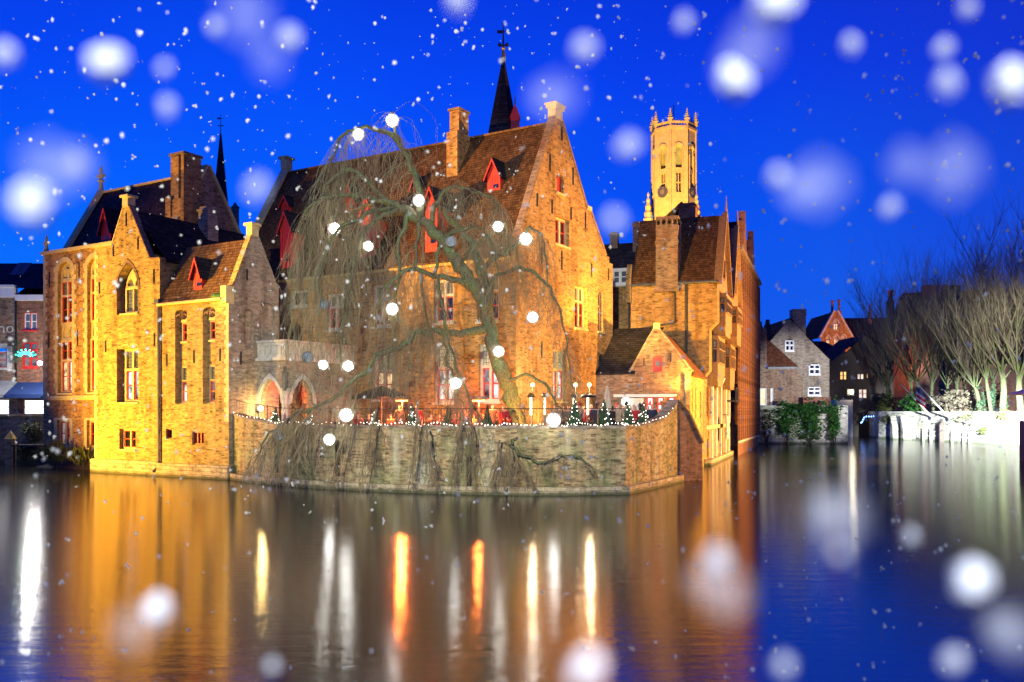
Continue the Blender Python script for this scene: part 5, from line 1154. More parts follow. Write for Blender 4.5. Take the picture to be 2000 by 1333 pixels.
anchors(t, P, [(H(1258, 700)[0], *(H(1258, y)[1] for y in (715, 700))), (H(1310, 700)[0], *(H(1310, y)[1] for y in (708, 690)))])

# ============================================================ things on the terrace
def person(loc, face, coat, label, seated=False, hat=None, h=1.72, seed=0):
    r = random.Random(seed); k = h/1.74
    J = {'pelvis': (0, 0, .95, .15, .12), 'waist': (0, 0, 1.1, .14, .11), 'chest': (0, .01, 1.33, .185, .125), 'neck': (0, .0, 1.5, .06, .06), 'jaw': (0, .02, 1.57, .075, .085), 'skull': (0, .01, 1.66, .088, .1), 'crown': (0, 0, 1.73, .05, .06)}
    E = [('pelvis', 'waist'), ('waist', 'chest'), ('chest', 'neck'), ('neck', 'jaw'), ('jaw', 'skull'), ('skull', 'crown')]
    fw_ = r.uniform(0.05, 0.3)
    for s, n in ((-1, 'l'), (1, 'r')):
        J['sh'+n] = (s*.19, 0, 1.43, .075, .075); J['el'+n] = (s*.26, .02+fw_*0.3, 1.15, .055, .055); J['wr'+n] = (s*.2, .1+fw_, 1.0 if seated else .95+fw_*0.5, .036, .036); J['ha'+n] = (s*.17, .18+fw_, 1.0 if seated else .92+fw_*0.5, .04, .03)
        J['hi'+n] = (s*.1, 0, .9, .1, .1)
        if seated: J['kn'+n] = (s*.13, .45, .88, .075, .075); J['an'+n] = (s*.13, .47, .46, .05, .05); J['to'+n] = (s*.13, .6, .42, .045, .03)
        else: J['kn'+n] = (s*.11, .03, .5, .07, .07); J['an'+n] = (s*.11, 0, .09, .048, .048); J['to'+n] = (s*.12, .15, .04, .045, .03)
        E += [('chest', 'sh'+n), ('sh'+n, 'el'+n), ('el'+n, 'wr'+n), ('wr'+n, 'ha'+n), ('pelvis', 'hi'+n), ('hi'+n, 'kn'+n), ('kn'+n, 'an'+n), ('an'+n, 'to'+n)]
    names = list(J); ix = {n: i for i, n in enumerate(names)}
    dz = -0.42 if seated else 0
    me = bpy.data.meshes.new('person'); me.from_pydata([(J[n][0]*k, J[n][1]*k, (J[n][2]+dz)*k) for n in names], [(ix[a], ix[c]) for a, c in E], [])
    o = bpy.data.objects.new('person', me); COL.objects.link(o)
    o.modifiers.new('skin', 'SKIN'); sd = o.modifiers.new('sub', 'SUBSURF'); sd.levels = 1; sd.render_levels = 1
    for i, n in enumerate(names): me.skin_vertices[0].data[i].radius = (J[n][3]*k, J[n][4]*k)
    me.skin_vertices[0].data[ix['pelvis']].use_root = True
    dg = bpy.context.evaluated_depsgraph_get(); me2 = bpy.data.meshes.new_from_object(o.evaluated_get(dg))
    o.modifiers.clear(); o.data = me2
    setmats(me2, [coat, 'trousers', 'skin', 'hair'])
    for p in me2.polygons:
        c = p.center; z = c.z/k-dz; mi = 0
        if z > 1.5: mi = 2 if (c.y > 0.035*k and z < 1.69) else 3
        elif abs(z-1.49) < 0.02: mi = 2
        elif (c.y/k > .14+fw_ and abs(c.x/k) < 0.26 and z > 0.85 and abs(c.x/k) > 0.1) and not seated: mi = 2
        elif z < (0.93 if not seated else 0.9): mi = 1
        p.material_index = mi; p.use_smooth = True
    o.location = loc; o.rotation_euler = (0, 0, face)
    props(o, label, 'person', 'guests on the terrace')
    if hat:
        hg = G().lathe((0, 0, (1.66+dz)*k), [(0.115*k, 0), (0.118*k, 0.05), (0.09*k, 0.12), (0.03*k, 0.2), (0.005, 0.22)], 10)
        hm_ = mesh_of(hg, 'hat'); setmats(hm_, hat); ho = bpy.data.objects.new('hat', hm_); COL.objects.link(ho); ho.parent = o
    return o
def grd(x, Y): return ((x-CX)/FPX*Y, Y, ZT)
PEOPLE = [(1164, 43.3, 0.2, 'coat_navy', 'person in a dark navy coat standing with back turned, right of the patio heater', False, None, 1.8),
 (1186, 44.3, 2.6, 'coat_tan', 'person in a tan coat beside the folded parasol', False, None, 1.7), (1196, 43.2, 1.0, 'coat_black', 'person in a black coat just right of the folded parasol', False, None, 1.72),
 (1206, 44.8, 3.0, 'coat_brown', 'person in brown farther back behind the black coated guest', False, 'coat_red', 1.74), (1231, 44.6, 2.4, 'coat_brown', 'person in a brown coat in front of the white shutters', False, None, 1.68),
 (1241, 45.3, 3.4, 'coat_tan', 'person in a tan coat near the snack counter shutters', False, None, 1.7), (1250, 44.2, 0.6, 'coat_black', 'person in a black hooded coat at the first snack window', False, 'coat_black', 1.72),
 (1281, 45.0, 2.9, 'coat_grey', 'person in grey at the second snack window', False, None, 1.66), (1300, 45.4, 1.8, 'coat_black', 'person in black bending near the wall pier', False, None, 1.66),
 (1140, 45.5, 3.1, 'coat_red', 'person in red behind the hooded patio heater', False, None, 1.7), (1000, 42.6, 3.0, 'coat_red', 'person in a red coat left of the willow trunk', False, 'coat_red', 1.78),
 (983, 42.4, 3.6, 'coat_red', 'person in a red jacket, left of the other red coat by the trunk', False, None, 1.7), (908, 42.6, 2.8, 'coat_brown', 'person in brown seated under the second red heater', True, None, 1.72),
 (925, 43.5, 4.0, 'coat_tan', 'person in tan seated right of the second red heater', True, None, 1.7), (780, 44.3, 2.9, 'coat_black', 'person in black standing under the first red heater', False, None, 1.78),
 (762, 44.0, 3.9, 'coat_brown', 'person in brown seated left of the first red heater', True, None, 1.7), (822, 44.6, 2.4, 'coat_tan', 'person in tan seated behind the third lit fir', True, None, 1.7),
 (842, 44.8, 3.3, 'coat_brown', 'person in brown seated below the hall window', True, None, 1.72), (860, 43.8, 2.0, 'coat_grey', 'person in grey seated below the hall window', True, None, 1.7)]
PEOPLE += [(1110, 44.2, 3.3, 'coat_grey', 'person in grey standing left of the broad lit fir', False, None, 1.72), (1098, 45.2, 2.7, 'coat_brown', 'person in brown below the gable window', False, None, 1.7),
 (1176, 45.2, 2.8, 'coat_brown', 'person in brown behind the navy coated man', False, 'coat_black', 1.75), (1218, 45.6, 3.2, 'coat_red', 'person in red between the parasol and the white shutters', False, None, 1.7),
 (1266, 45.8, 2.9, 'coat_brown', 'person in brown facing out between the snack windows', False, None, 1.72), (1292, 44.6, 3.6, 'coat_tan', 'person in tan beside the rightmost lit fir', False, None, 1.66),
 (700, 44.6, 2.9, 'coat_red', 'person in red seated under the black parasol', True, None, 1.75), (720, 44.2, 3.4, 'coat_black', 'person in black seated under the black parasol', True, None, 1.75),
 (800, 45.4, 2.8, 'coat_red', 'person in red seated right of the first red heater', True, None, 1.78), (945, 44.2, 3.0, 'coat_red', 'person in red seated right of the second red heater', True, None, 1.78), (890, 44.0, 2.9, 'coat_red', 'person in red seated between the two unlit firs', True, None, 1.78)]
PEOPLE += [(1085, 43.0, 3.0, 'coat_tan', 'person in a tan coat right of the brilliant ball', False, None, 1.76), (1132, 43.6, 2.6, 'coat_tan', 'person in tan with a red cap behind the broad lit fir', False, 'coat_red', 1.78),
 (1155, 44.8, 3.3, 'coat_red', 'person in red half hidden left of the navy coat', False, None, 1.8), (1208, 43.4, 2.9, 'coat_tan', 'person in tan between the folded parasol and the corner fir', False, None, 1.8),
 (1224, 43.6, 3.6, 'coat_grey', 'person in grey with a black cap right of the corner fir', False, 'coat_black', 1.8), (1238, 43.8, 2.8, 'coat_red', 'person in a red coat before the white shutters', False, None, 1.76),
 (1257, 45.0, 3.3, 'coat_tan', 'person in tan with a red cap at the first snack window', False, 'coat_red', 1.76), (1273, 44.4, 3.0, 'coat_navy', 'person in navy facing the water before the snack windows', False, None, 1.8),
 (660, 44.5, 3.0, 'coat_tan', 'person in tan behind the big low ball', False, None, 1.75), (815, 43.4, 3.1, 'coat_red', 'person in red standing right of the lit fir before the diners', False, None, 1.74),
 (905, 44.6, 2.9, 'coat_tan', 'person in tan standing under the second red heater', False, None, 1.76), (962, 43.6, 3.2, 'coat_brown', 'person in brown standing behind the unlit fir by the trunk', False, None, 1.78)]
for i, (x, Y, f, c, lab, seat, hat_, hh) in enumerate(PEOPLE): person(grd(x, Y), f, c, lab, seat, hat_, hh, 100+i)
def patio_heater(x, Y, lab, hood=True):
    X0, Y0, _ = grd(x, Y); t = T('patio_heater', lab, 'patio heater', ZERO, (X0, Y0, ZT), 'patio heaters on the terrace')
    t.part('base', G().lathe((X0, Y0, ZT), [(0.24, 0), (0.22, 0.5), (0.1, 0.56)], 10), 'lead_grey')
    t.part('pole', G().tube([(X0, Y0, ZT+0.5), (X0, Y0, ZT+1.25)], 0.035, 6), 'lead_grey')
    t.part('glowing_tube', G().tube([(X0, Y0, ZT+1.25), (X0, Y0, ZT+2.1)], 0.055, 8), 'heater_tube')
    t.part('hood', G().lathe((X0, Y0, ZT+2.1), [(0.48 if hood else 0.2, 0), (0.4 if hood else 0.17, 0.1), (0.08, 0.22)], 12), 'iron')
patio_heater(1037, 43.2, 'patio heater with a bright tube just right of the willow trunk', False)
patio_heater(1064, 43.6, 'slim patio heater with a bright tube left of the brilliant ball', False)
patio_heater(1121, 44.6, 'patio heater with a bright tube behind the broad lit fir', False)
patio_heater(1148, 44.0, 'patio heater with a wide dark hood beside the man in navy', True)
def red_heater(x, y, Y, lab):
    p = at(x, y, Y); t = T('infrared_heater', lab, 'heater', ZERO, (p.x, p.y, ZT), 'infrared heaters over the tables')
    t.part('post', G().tube([(p.x, p.y+0.1, ZT), (p.x, p.y+0.1, p.z+0.1)], 0.03, 6), 'iron')
    t.part('hood', G().prism(lambda a, z, d: (p.x+a, p.y-0.2+d, p.z+z), [(-0.4, 0.02), (0.4, 0.02), (0.28, 0.2), (-0.28, 0.2)], 0, 0.5), 'iron')
    t.part('glowing_bar', G().tube([(p.x-0.3, p.y-0.1, p.z-0.03), (p.x+0.3, p.y-0.1, p.z-0.03)], 0.035, 6), 'heater_red')
    lamp('infrared_heater_light', (p.x, p.y-0.2, p.z-0.2), 1300, (1.0, 0.17, 0.03), 0.1)
red_heater(785, 782, 43.9, 'black hooded infrared heater glowing red over the left diners')
red_heater(935, 782, 43.0, 'black hooded infrared heater glowing red left of the willow trunk')
def parasol(x, Y, opened, lab):
    X0, Y0, _ = grd(x, Y); t = T('parasol', lab, 'parasol', ZERO, (X0, Y0, ZT))
    t.part('pole', G().tube([(X0, Y0, ZT), (X0, Y0, ZT+2.75)], 0.03, 6), 'timber')
    t.part('base', G().lathe((X0, Y0, ZT), [(0.3, 0), (0.28, 0.08)], 10), 'iron')
    if opened:
        t.part('canopy', G().lathe((X0, Y0, ZT+2.05), [(1.5, 0.0), (1.48, 0.1), (0.75, 0.42), (0.05, 0.66)], 8), 'dark_cloth')
    else:
        g = G(); n = 16; prof = [(0.26, 0.75), (0.24, 1.3), (0.17, 2.0), (0.09, 2.5), (0.02, 2.7)]
        vs = [(X0+r*(1 if j % 2 else 0.62)*math.cos(j*math.pi/8), Y0+r*(1 if j % 2 else 0.62)*math.sin(j*math.pi/8), ZT+z) for r, z in prof for j in range(n)]
        g.add(vs, [(i*n+j, i*n+(j+1) % n, (i+1)*n+(j+1) % n, (i+1)*n+j) for i in range(4) for j in range(n)])
        t.part('canopy', g, 'cream_cloth')
parasol(1186, 43.6, False, 'folded cream parasol standing beside the gable corner')
parasol(745, 45.0, True, 'open black parasol under the willow, left of the first red heater')
for x, lab in ((1040, 'globe lantern on a thin post, nearest the willow trunk'), (1124, 'globe lantern on a thin post left of the dark hooded heater'), (1151, 'globe lantern on a thin post above the dark hooded heater')):
    p = at(x, 752, 45.3); t = T('globe_lantern', lab, 'lantern', ZERO, (p.x, p.y, ZT), 'globe lanterns on the terrace')
    t.part('post', G().tube([(p.x, p.y, ZT), (p.x, p.y, p.z-0.1)], 0.025, 6), 'iron'); t.part('globe', G().ball(p, 0.1, 10, 6), 'lamp_warm'); lamp('globe_lantern_light', (p.x, p.y-0.35, p.z-0.1), 240, (1.0, 0.72, 0.42), 0.1)
pt = at(330+150, 828, 46.2)
p = at(535-30, 822, 46.0); t = T('planter', 'dark planter box behind the railing below the porch lamp', 'planter', ZERO, (p.x, p.y, ZT))
t.part('box', G().box((p.x-0.5, p.y-0.25, ZT), (p.x+0.5, p.y+0.25, ZT+1.0)), 'dark_timber'); t.part('soil', G().box((p.x-0.46, p.y-0.21, ZT+1.0), (p.x+0.46, p.y+0.21, ZT+1.03)), 'soil')

# ============================================================ towers on the skyline
def octagon(c, prof, rot=rad(22.5), n=8): return G().lathe(c, prof, n, 0, rot)
Yb = 240; bc = at(1316, 800, Yb); bx, by = bc.x, bc.y
t = T('belfry', 'tall octagonal floodlit stone belfry with clock and pinnacles on the skyline', 'tower', ZERO, (bx, by, 0))
Zp = lambda y: at(1316, y, Yb).z
R8 = 41/FPX*Yb*1.03
rot = rad(26)
z0, z1 = Zp(520), Zp(275)
A = [(bx+R8*math.cos(rot+i*math.pi/4), by+R8*math.sin(rot+i*math.pi/4)) for i in range(8)]
for i in range(8):
    a, c = Vector((*A[i], 0)), Vector((*A[(i+1) % 8], 0)); d = (c-a); L = d.length; d.normalize(); n = Vector((-d.y, d.x, 0))
    m = (a+c)/2
    if m.y > by+2: 
        t.part('tower_face', G().quad((a.x, a.y, z0), (c.x, c.y, z0), (c.x, c.y, z1), (a.x, a.y, z1)), 'tower_stone'); continue
    Pf = lambda q, z, dd, a=a, d=d, n=n: tuple(a+d*q+n*dd+Vector((0, 0, z)))
    hw = L*0.15; cc = L/2
    o1 = arch(cc-hw*1.25, cc+hw*1.25, Zp(338), Zp(296), 'round'); o2 = rect(cc-hw, cc+hw, Zp(385), Zp(347))
    f = t.part('tower_face', G().wall(Pf, rect(0, L, z0, z1), [o1, o2], 1.0), 'tower_stone')
    t.part('bell_opening', G().prism(Pf, o1, 0.9, 1.0), 'bell_room', f)
    mu = G().gbox(Pf, cc-0.12, cc+0.12, Zp(385), Zp(347), 0.3, 0.6).gbox(Pf, cc-hw, cc+hw, Zp(367), Zp(365), 0.3, 0.6)
    t.part('mullion', mu, 'tower_stone', f); t.part('pane', G().prism(Pf, o2, 0.8, 0.9), 'glass_dark', f)
    t.part('louvre', G().gbox(Pf, cc-hw*1.2, cc+hw*1.2, Zp(338), Zp(332), 0.2, 0.8), 'slate', f)
    am = G(); ou = arch(cc-hw*1.9, cc+hw*1.9, Zp(330), Zp(290), 'round', 10)[2:]; inn = arch(cc-hw*1.4, cc+hw*1.4, Zp(330), Zp(294), 'round', 10)[2:]
    for q in range(len(ou)-1): am.prism(Pf, [inn[q], ou[q], ou[q+1], inn[q+1]], -0.25, 0.1)
    am.gbox(Pf, cc-hw*1.9, cc-hw*1.4, Zp(390), Zp(311), -0.25, 0.1).gbox(Pf, cc+hw*1.4, cc+hw*1.9, Zp(390), Zp(311), -0.25, 0.1)
    t.part('arch_moulding', am, 'tower_stone', f)
    ar = G().wall(Pf, rect(0, L, Zp(258), Zp(251)), [arch(L*(j+0.2)/6, L*(j+0.85)/6, Zp(257), Zp(252), 'round', 4) for j in range(6)], 0.5)
    ar.gbox(Pf, -0.2, L+0.2, Zp(263), Zp(258), -0.4, 0.6).gbox(Pf, -0.1, L+0.1, Zp(251), Zp(249), -0.2, 0.6)
    for j in range(5): ar.prism(Pf, [(L*(j+0.7)/6, Zp(249)), (L*(j+1.3)/6, Zp(249)), (L*(j+1)/6, Zp(245))], 0.1, 0.4)
    t.part('parapet', ar, 'tower_stone', f)
    t.part('upper_face', G().quad((a.x, a.y, z1), (c.x, c.y, z1), (c.x, c.y, Zp(262)), (a.x, a.y, Zp(262))), 'tower_stone', f)
    if n.y > 0.6 and m.x < bx or (m.x > bx+R8*0.5 and m.y < by):
        kc, kr = Zp(383), 11/FPX*Yb
        t.part('clock_face', G().prism(Pf, [(cc+kr*math.cos(q*math.pi/12), Zp(383-0)+kr*math.sin(q*math.pi/12)) for q in range(24)], -0.4, -0.1), 'lead_grey', f)
        t.part('clock_hub', G().prism(Pf, [(cc+kr*0.42*math.cos(q*math.pi/6), Zp(383)+kr*0.42*math.sin(q*math.pi/6)) for q in range(12)], -0.55, -0.42), 'gold_leaf', f)
        t.part('clock_hand', G().prism(Pf, [(cc-0.1, Zp(383)), (cc+0.1, Zp(383)), (cc+0.5, Zp(383)+kr*0.8), (cc+0.35, Zp(383)+kr*0.82)], -0.66, -0.57), 'gold_leaf', f)
for i in range(8):
    x, y = A[i]
    t.part('corner_shaft', G().tube([(x, y, z0), (x, y, Zp(250))], 0.35, 6), 'tower_stone')
    s = 1.0
    t.part('pinnacle', G().lathe((x, y, Zp(252)), [(0.62, 0), (0.66, 1.0), (0.85, 1.1), (0.5, 1.35), (0.62, 1.8), (0.36, 1.95), (0.46, 2.4), (0.25, 2.5), (0.3, 2.95), (0.1, 3.15), (0.2, 3.5), (0.03, 4.0)], 6), 'tower_stone')
for x, yb_, yt in ((1266, 455, 375), (1361, 446, 380)):       # corner turrets of the square stage below
    p = at(x, yb_, Yb-5); zt_ = at(x, yt, Yb-5).z; hh = zt_-p.z
    prof = [(1.2, -6), (1.2, 0), (1.35, hh*0.18), (1.05, hh*0.22), (1.25, hh*0.34), (0.9, hh*0.38), (1.05, hh*0.48), (0.68, hh*0.54), (0.82, hh*0.64), (0.42, hh*0.72), (0.52, hh*0.8), (0.15, hh*0.88), (0.36, hh*0.93), (0.04, hh)]
    t.part('corner_turret', G().lathe(p, prof, 6), 'tower_stone')
t.part('square_stage', G().box((bx-8, by-6, 0), (bx+8, by+8, Zp(470))), 'tower_stone')
t.part('flag_mast', G().tube([(bx, by, Zp(262)), (bx, by, Zp(205))], 0.12, 5), 'iron')

p = at(983, 265, 62); t = T('roof_spire', 'slim dark slate spire with weather vane behind the hall roof', 'spire', ZERO, (p.x, p.y, 0))
R6 = 36/FPX*62
zs0, zs1 = p.z-3, at(983, 118, 62).z
t.part('tower', octagon((p.x, p.y, 0), [(R6*1.05, 0), (R6*1.05, zs0)]), 'brick_brown')
t.part('spire', octagon((p.x, p.y, zs0), [(R6*1.2, 0), (R6*0.95, 2.6), (0.10, zs1-zs0), (0.06, zs1-zs0+0.5)]), 'slate')
t.part('collar', G().lathe((p.x, p.y, zs1-0.2), [(0.14, 0), (0.18, 0.4), (0.09, 0.9), (0.16, 1.0), (0.05, 1.2)], 8), 'gold_leaf')
spire_vane(t, (p.x, p.y, zs1), at(983, 45, 62).z-zs1)
q = at(1006, 238, 61); d_ = t.part('lucarne', G().box((q.x-0.3, q.y-0.4, q.z-0.8), (q.x+0.3, q.y+0.6, q.z+0.2)).prism(PV(q.y-0.4), [(q.x-0.36, q.z+0.2), (q.x+0.36, q.z+0.2), (q.x, q.z+1.1)], 0, 0.9), 'red_paint')
t.part('lucarne_finial', G().tube([(q.x, q.y-0.3, q.z+1.0), (q.x, q.y-0.3, q.z+1.7)], [0.06, 0.02], 5), 'iron', d_)
p = at(431, 450, 170); t = T('church_spire', 'tall dark church spire far behind the roofs at left', 'spire', ZERO, (p.x, p.y, 0))
R6 = 20/FPX*170
t.part('tower', octagon((p.x, p.y, 0), [(R6*1.0, 0), (R6*1.0, p.z-3)]), 'brick_brown')
zs1 = at(431, 262, 170).z
t.part('spire', octagon((p.x, p.y, p.z-3), [(R6*1.1, 0), (0.15, zs1-p.z+3)]), 'slate')
spire_vane(t, (p.x, p.y, zs1), at(431, 222, 170).z-zs1)
q = at(459, 450, 168); zq = at(459, 398, 168).z
t.part('corner_turret', G().lathe((q.x, q.y, q.z-8), [(0.75, 0), (0.75, zq-q.z+7), (0.95, zq-q.z+7.2), (0.5, zq-q.z+7.6), (0.1, zq-q.z+8.2)], 6), 'brick_brown')
t = T('low_rear_roof', 'low dark roof filling the gap left of the hall', 'building', MF, (-20, 3, 0))
t.part('wall', G().box((-24, 2.0, 0), (-21.4, 9, 11.5)), 'brick_brown')
t.part('roof', G().add([(-24.2, 1.8, 11.5), (-21.2, 1.8, 11.5), (-21.2, 5, 14.2), (-24.2, 5, 14.2), (-21.2, 9, 11.5), (-24.2, 9, 11.5)], [(0, 1, 2, 3), (3, 2, 4, 5)]), 'slate')

# ============================================================ shops at the far left
FS = Fr(0, 63.5, 0)
hs = FS.hv; S = lambda x, y: hs(x, y, 0)
t = T('left_shop', 'brown brick shop under a grey awning with ring letters, at the left edge', 'building', FS, (S(-20, 900)[0], 0, 3.2))
P = PV(0.0)
u0, u1 = S(-90, 700)[0], S(33, 700)[0]; zc = S(0, 572)[1]; zg = 3.2
ww = (S(-12, 700)[0], S(14, 700)[0], S(0, 720)[1], S(0, 680)[1])
sf = (S(-60, 790)[0], S(19, 790)[0], S(0, 812)[1], S(0, 779)[1])
t.part('wall', G().wall(P, rect(u0, u1, 0, zc), [arch(*ww, 'seg'), rect(*sf)], 0.25), 'brick_brown')
window(t, P, ww[0], ww[1], ww[2], ww[3]-0.25, 0.15, 1, ((1.0, 'red', 'room_dim'),), b=0.06, stone='pale_stone')
t.part('window_surround', G().gbox(P, ww[1]+0.003, ww[1]+0.35, ww[2]-0.2, ww[3]+0.1, -0.04, 0.03).gbox(P, ww[0], ww[1], ww[3]+0.003, ww[3]+0.3, -0.04, 0.03), 'pale_stone')
window(t, P, *sf, 0.1, 2, ((1.0, 'white', 'shop_white'),), b=0.06, stone='white_paint', sill=False)
t.part('cornice', G().gbox(P, u0, u1, zc-0.35, zc+0.35, -0.3, 0.1).gbox(P, u0, u1, zc+0.35, zc+0.5, -0.45, 0.1), 'white_paint')
zr = S(30, 503)[1]+0.4; ur = S(54, 500)[0]
t.part('roof', G().add([(u0, -0.3, zc+0.5), (u1+2.2, -0.3, zc+0.2), (ur, 5, zr), (u0, 5, zr)], [(0, 1, 2, 3)]).add([(u1+2.2, -0.3, zc+0.2), (ur, 5, zr), (u1+3.2, 6, zc)], [(0, 1, 2)]), 'tile_plum')
for x in (3, 15): 
    a = MF and S(x, 553); t.part('skylight', G().add([(a[0]-0.28, 1.5, zc+1.5), (a[0]+0.28, 1.5, zc+1.5), (a[0]+0.5, 2.3, zc+2.5), (a[0]-0.06, 2.3, zc+2.5)], [(0, 1, 2, 3)]), 'glass_sky')
t.part('awning', G().prism(lambda a, z, d: (d, a, z), [(-0.02, S(0, 744)[1]), (-1.5, S(0, 771)[1]), (-1.5, S(0, 778)[1]), (-1.45, S(0, 778)[1]), (-0.02, S(0, 748)[1])], u0, u1), 'grey_cloth')
def ring(c, r0, r1): 
    g = G(); n = 18
    for i in range(n):
        a, b_ = 2*math.pi*i/n, 2*math.pi*(i+1)/n
        g.prism(P, [(c[0]+r*math.cos(q), c[1]+r*math.sin(q)) for r, q in ((r0, a), (r1, a), (r1, b_), (r0, b_))], -0.08, -0.02)
    return g
t.part('letter', ring(S(20, 644), 0.17, 0.25), 'pale_stone')
nq = S(3, 644); ng = G().gbox(P, nq[0]-0.22, nq[0]-0.13, nq[1]-0.22, nq[1]+0.22, -0.08, -0.02).gbox(P, nq[0]+0.13, nq[0]+0.22, nq[1]-0.22, nq[1]+0.1, -0.08, -0.02)
for i in range(6):
    a, b_ = math.pi*i/6, math.pi*(i+1)/6; ng.prism(P, [(nq[0]+r*math.cos(q), nq[1]+0.05+r*0.9*math.sin(q)) for r, q in ((0.13, a), (0.22, a), (0.22, b_), (0.13, b_))], -0.08, -0.02)
t.part('letter', ng, 'pale_stone')
t = T('right_shop', 'dark red brick shop with a blue awning, next to the golden wing', 'building', FS, (S(60, 900)[0], 0, 3.2))
u2, u3 = u1+0.004, S(128, 700)[0]; zc2 = S(60, 588)[1]
w1_ = (S(46, 640)[0], S(73, 640)[0], S(60, 645)[1], S(60, 611)[1]); w2_ = (S(44, 690)[0], S(74, 690)[0], S(60, 718)[1], S(60, 669)[1]); sf = (S(44, 790)[0], S(98, 790)[0], S(60, 812)[1], S(60, 779)[1])
t.part('wall', G().wall(P, rect(u2, u3, 0, zc2), [rect(*w1_), rect(*w2_), rect(*sf)], 0.22), 'brick_red')
window(t, P, *w1_, 0.12, 2, ((1.0, 'white', 'glass_sky'),), b=0.05, stone='red_paint')
window(t, P, *w2_, 0.12, 2, ((0.7, 'red', 'room_dim'), (0.3, 'red', 'glass_sky')), b=0.05, stone='red_paint')
window(t, P, *sf, 0.1, 1, ((1.0, 'white', 'shop_white'),), b=0.08, stone='brick_red', sill=False)
t.part('cornice', G().gbox(P, u2, u3, zc2, zc2+0.4, -0.3, 0.1), 'white_paint')
t.part('awning', G().prism(lambda a, z, d: (d, a, z), [(-0.02, S(0, 747)[1]), (-1.6, S(0, 771)[1]), (-1.6, S(0, 779)[1]), (-1.55, S(0, 779)[1]), (-0.02, S(0, 751)[1])], u2+0.05, u3), 'blue_cloth')
t.part('roof', G().add([(u2, -0.2, zc2+0.4), (u3, -0.2, zc2+0.4), (u3, 5, zc2+1.6), (u2, 5, zc2+3.2)], [(0, 1, 2, 3)]), 'tile_plum')
t.part('drainpipe', G().tube([(u2, -0.1, zc2), (u2, -0.1, S(0, 745)[1])], 0.06, 6), 'iron')
p = at(78, 710, 61.5); t = T('street_lamp', 'brilliant white street lamp on a bracket beside the golden wing', 'street lamp', ZERO, (p.x, 63.4, p.z-0.6))
t.part('lamp_globe', G().ball(p, 0.16, 12, 8), 'lamp_white'); t.part('bracket', G().tube([(p.x, 63.4, p.z-0.6), (p.x, 62.2, p.z-0.55), (p.x, 61.6, p.z-0.15)], 0.03, 6), 'iron')
lamp('street_lamp_light', (p.x, 60.4, p.z), 1000, (1, 0.97, 0.92), 0.2)
t = T('fan_decoration', 'teal fan shaped light decoration across the lane', 'light decoration', ZERO, tuple(at(50, 697, 61.8)))
gf = G(); gs = G(); c0 = at(50, 698, 61.8)
for k, r_ in enumerate((0.25, 0.38, 0.52)):
    for i in range(7):
        a = math.pi*(0.1+0.8*i/6); gf.ball((c0.x+r_*1.35*math.cos(a), c0.y, c0.z+r_*math.sin(a)), 0.05, 6, 4)
for i in range(4): 
    a = math.pi*(0.1+0.8*i/3); gs.tube([c0, (c0.x+0.7*math.cos(a), c0.y, c0.z+0.52*math.sin(a))], 0.015, 4)
t.part('bulb', gf, 'teal_light', kind='stuff'); t.part('frame', gs, 'iron')
t = T('garland', 'dark green garland of leaves hanging on the shop wall drainpipe', 'garland', ZERO, tuple(at(30, 705, 62.6)))
gg = G(); gr = random.Random(5)
for y0 in (672, 688, 703):
    c0 = at(30, y0, 62.6)
    for i in range(60):
        a = gr.random()*6.28; q = c0+Vector((math.cos(a)*gr.uniform(.05, .24), gr.uniform(-.1, .1), math.sin(a)*gr.uniform(.05, .26))); gg.add([q, q+Vector((.09, 0, .03)), q+Vector((.04, .03, .09))], [(0, 1, 2)])
t.part('leaves', gg, 'fir_leaf', kind='stuff'); t.part('hook', G().tube([at(30, 710, 62.7), at(30, 662, 62.7)], 0.02, 4), 'iron')
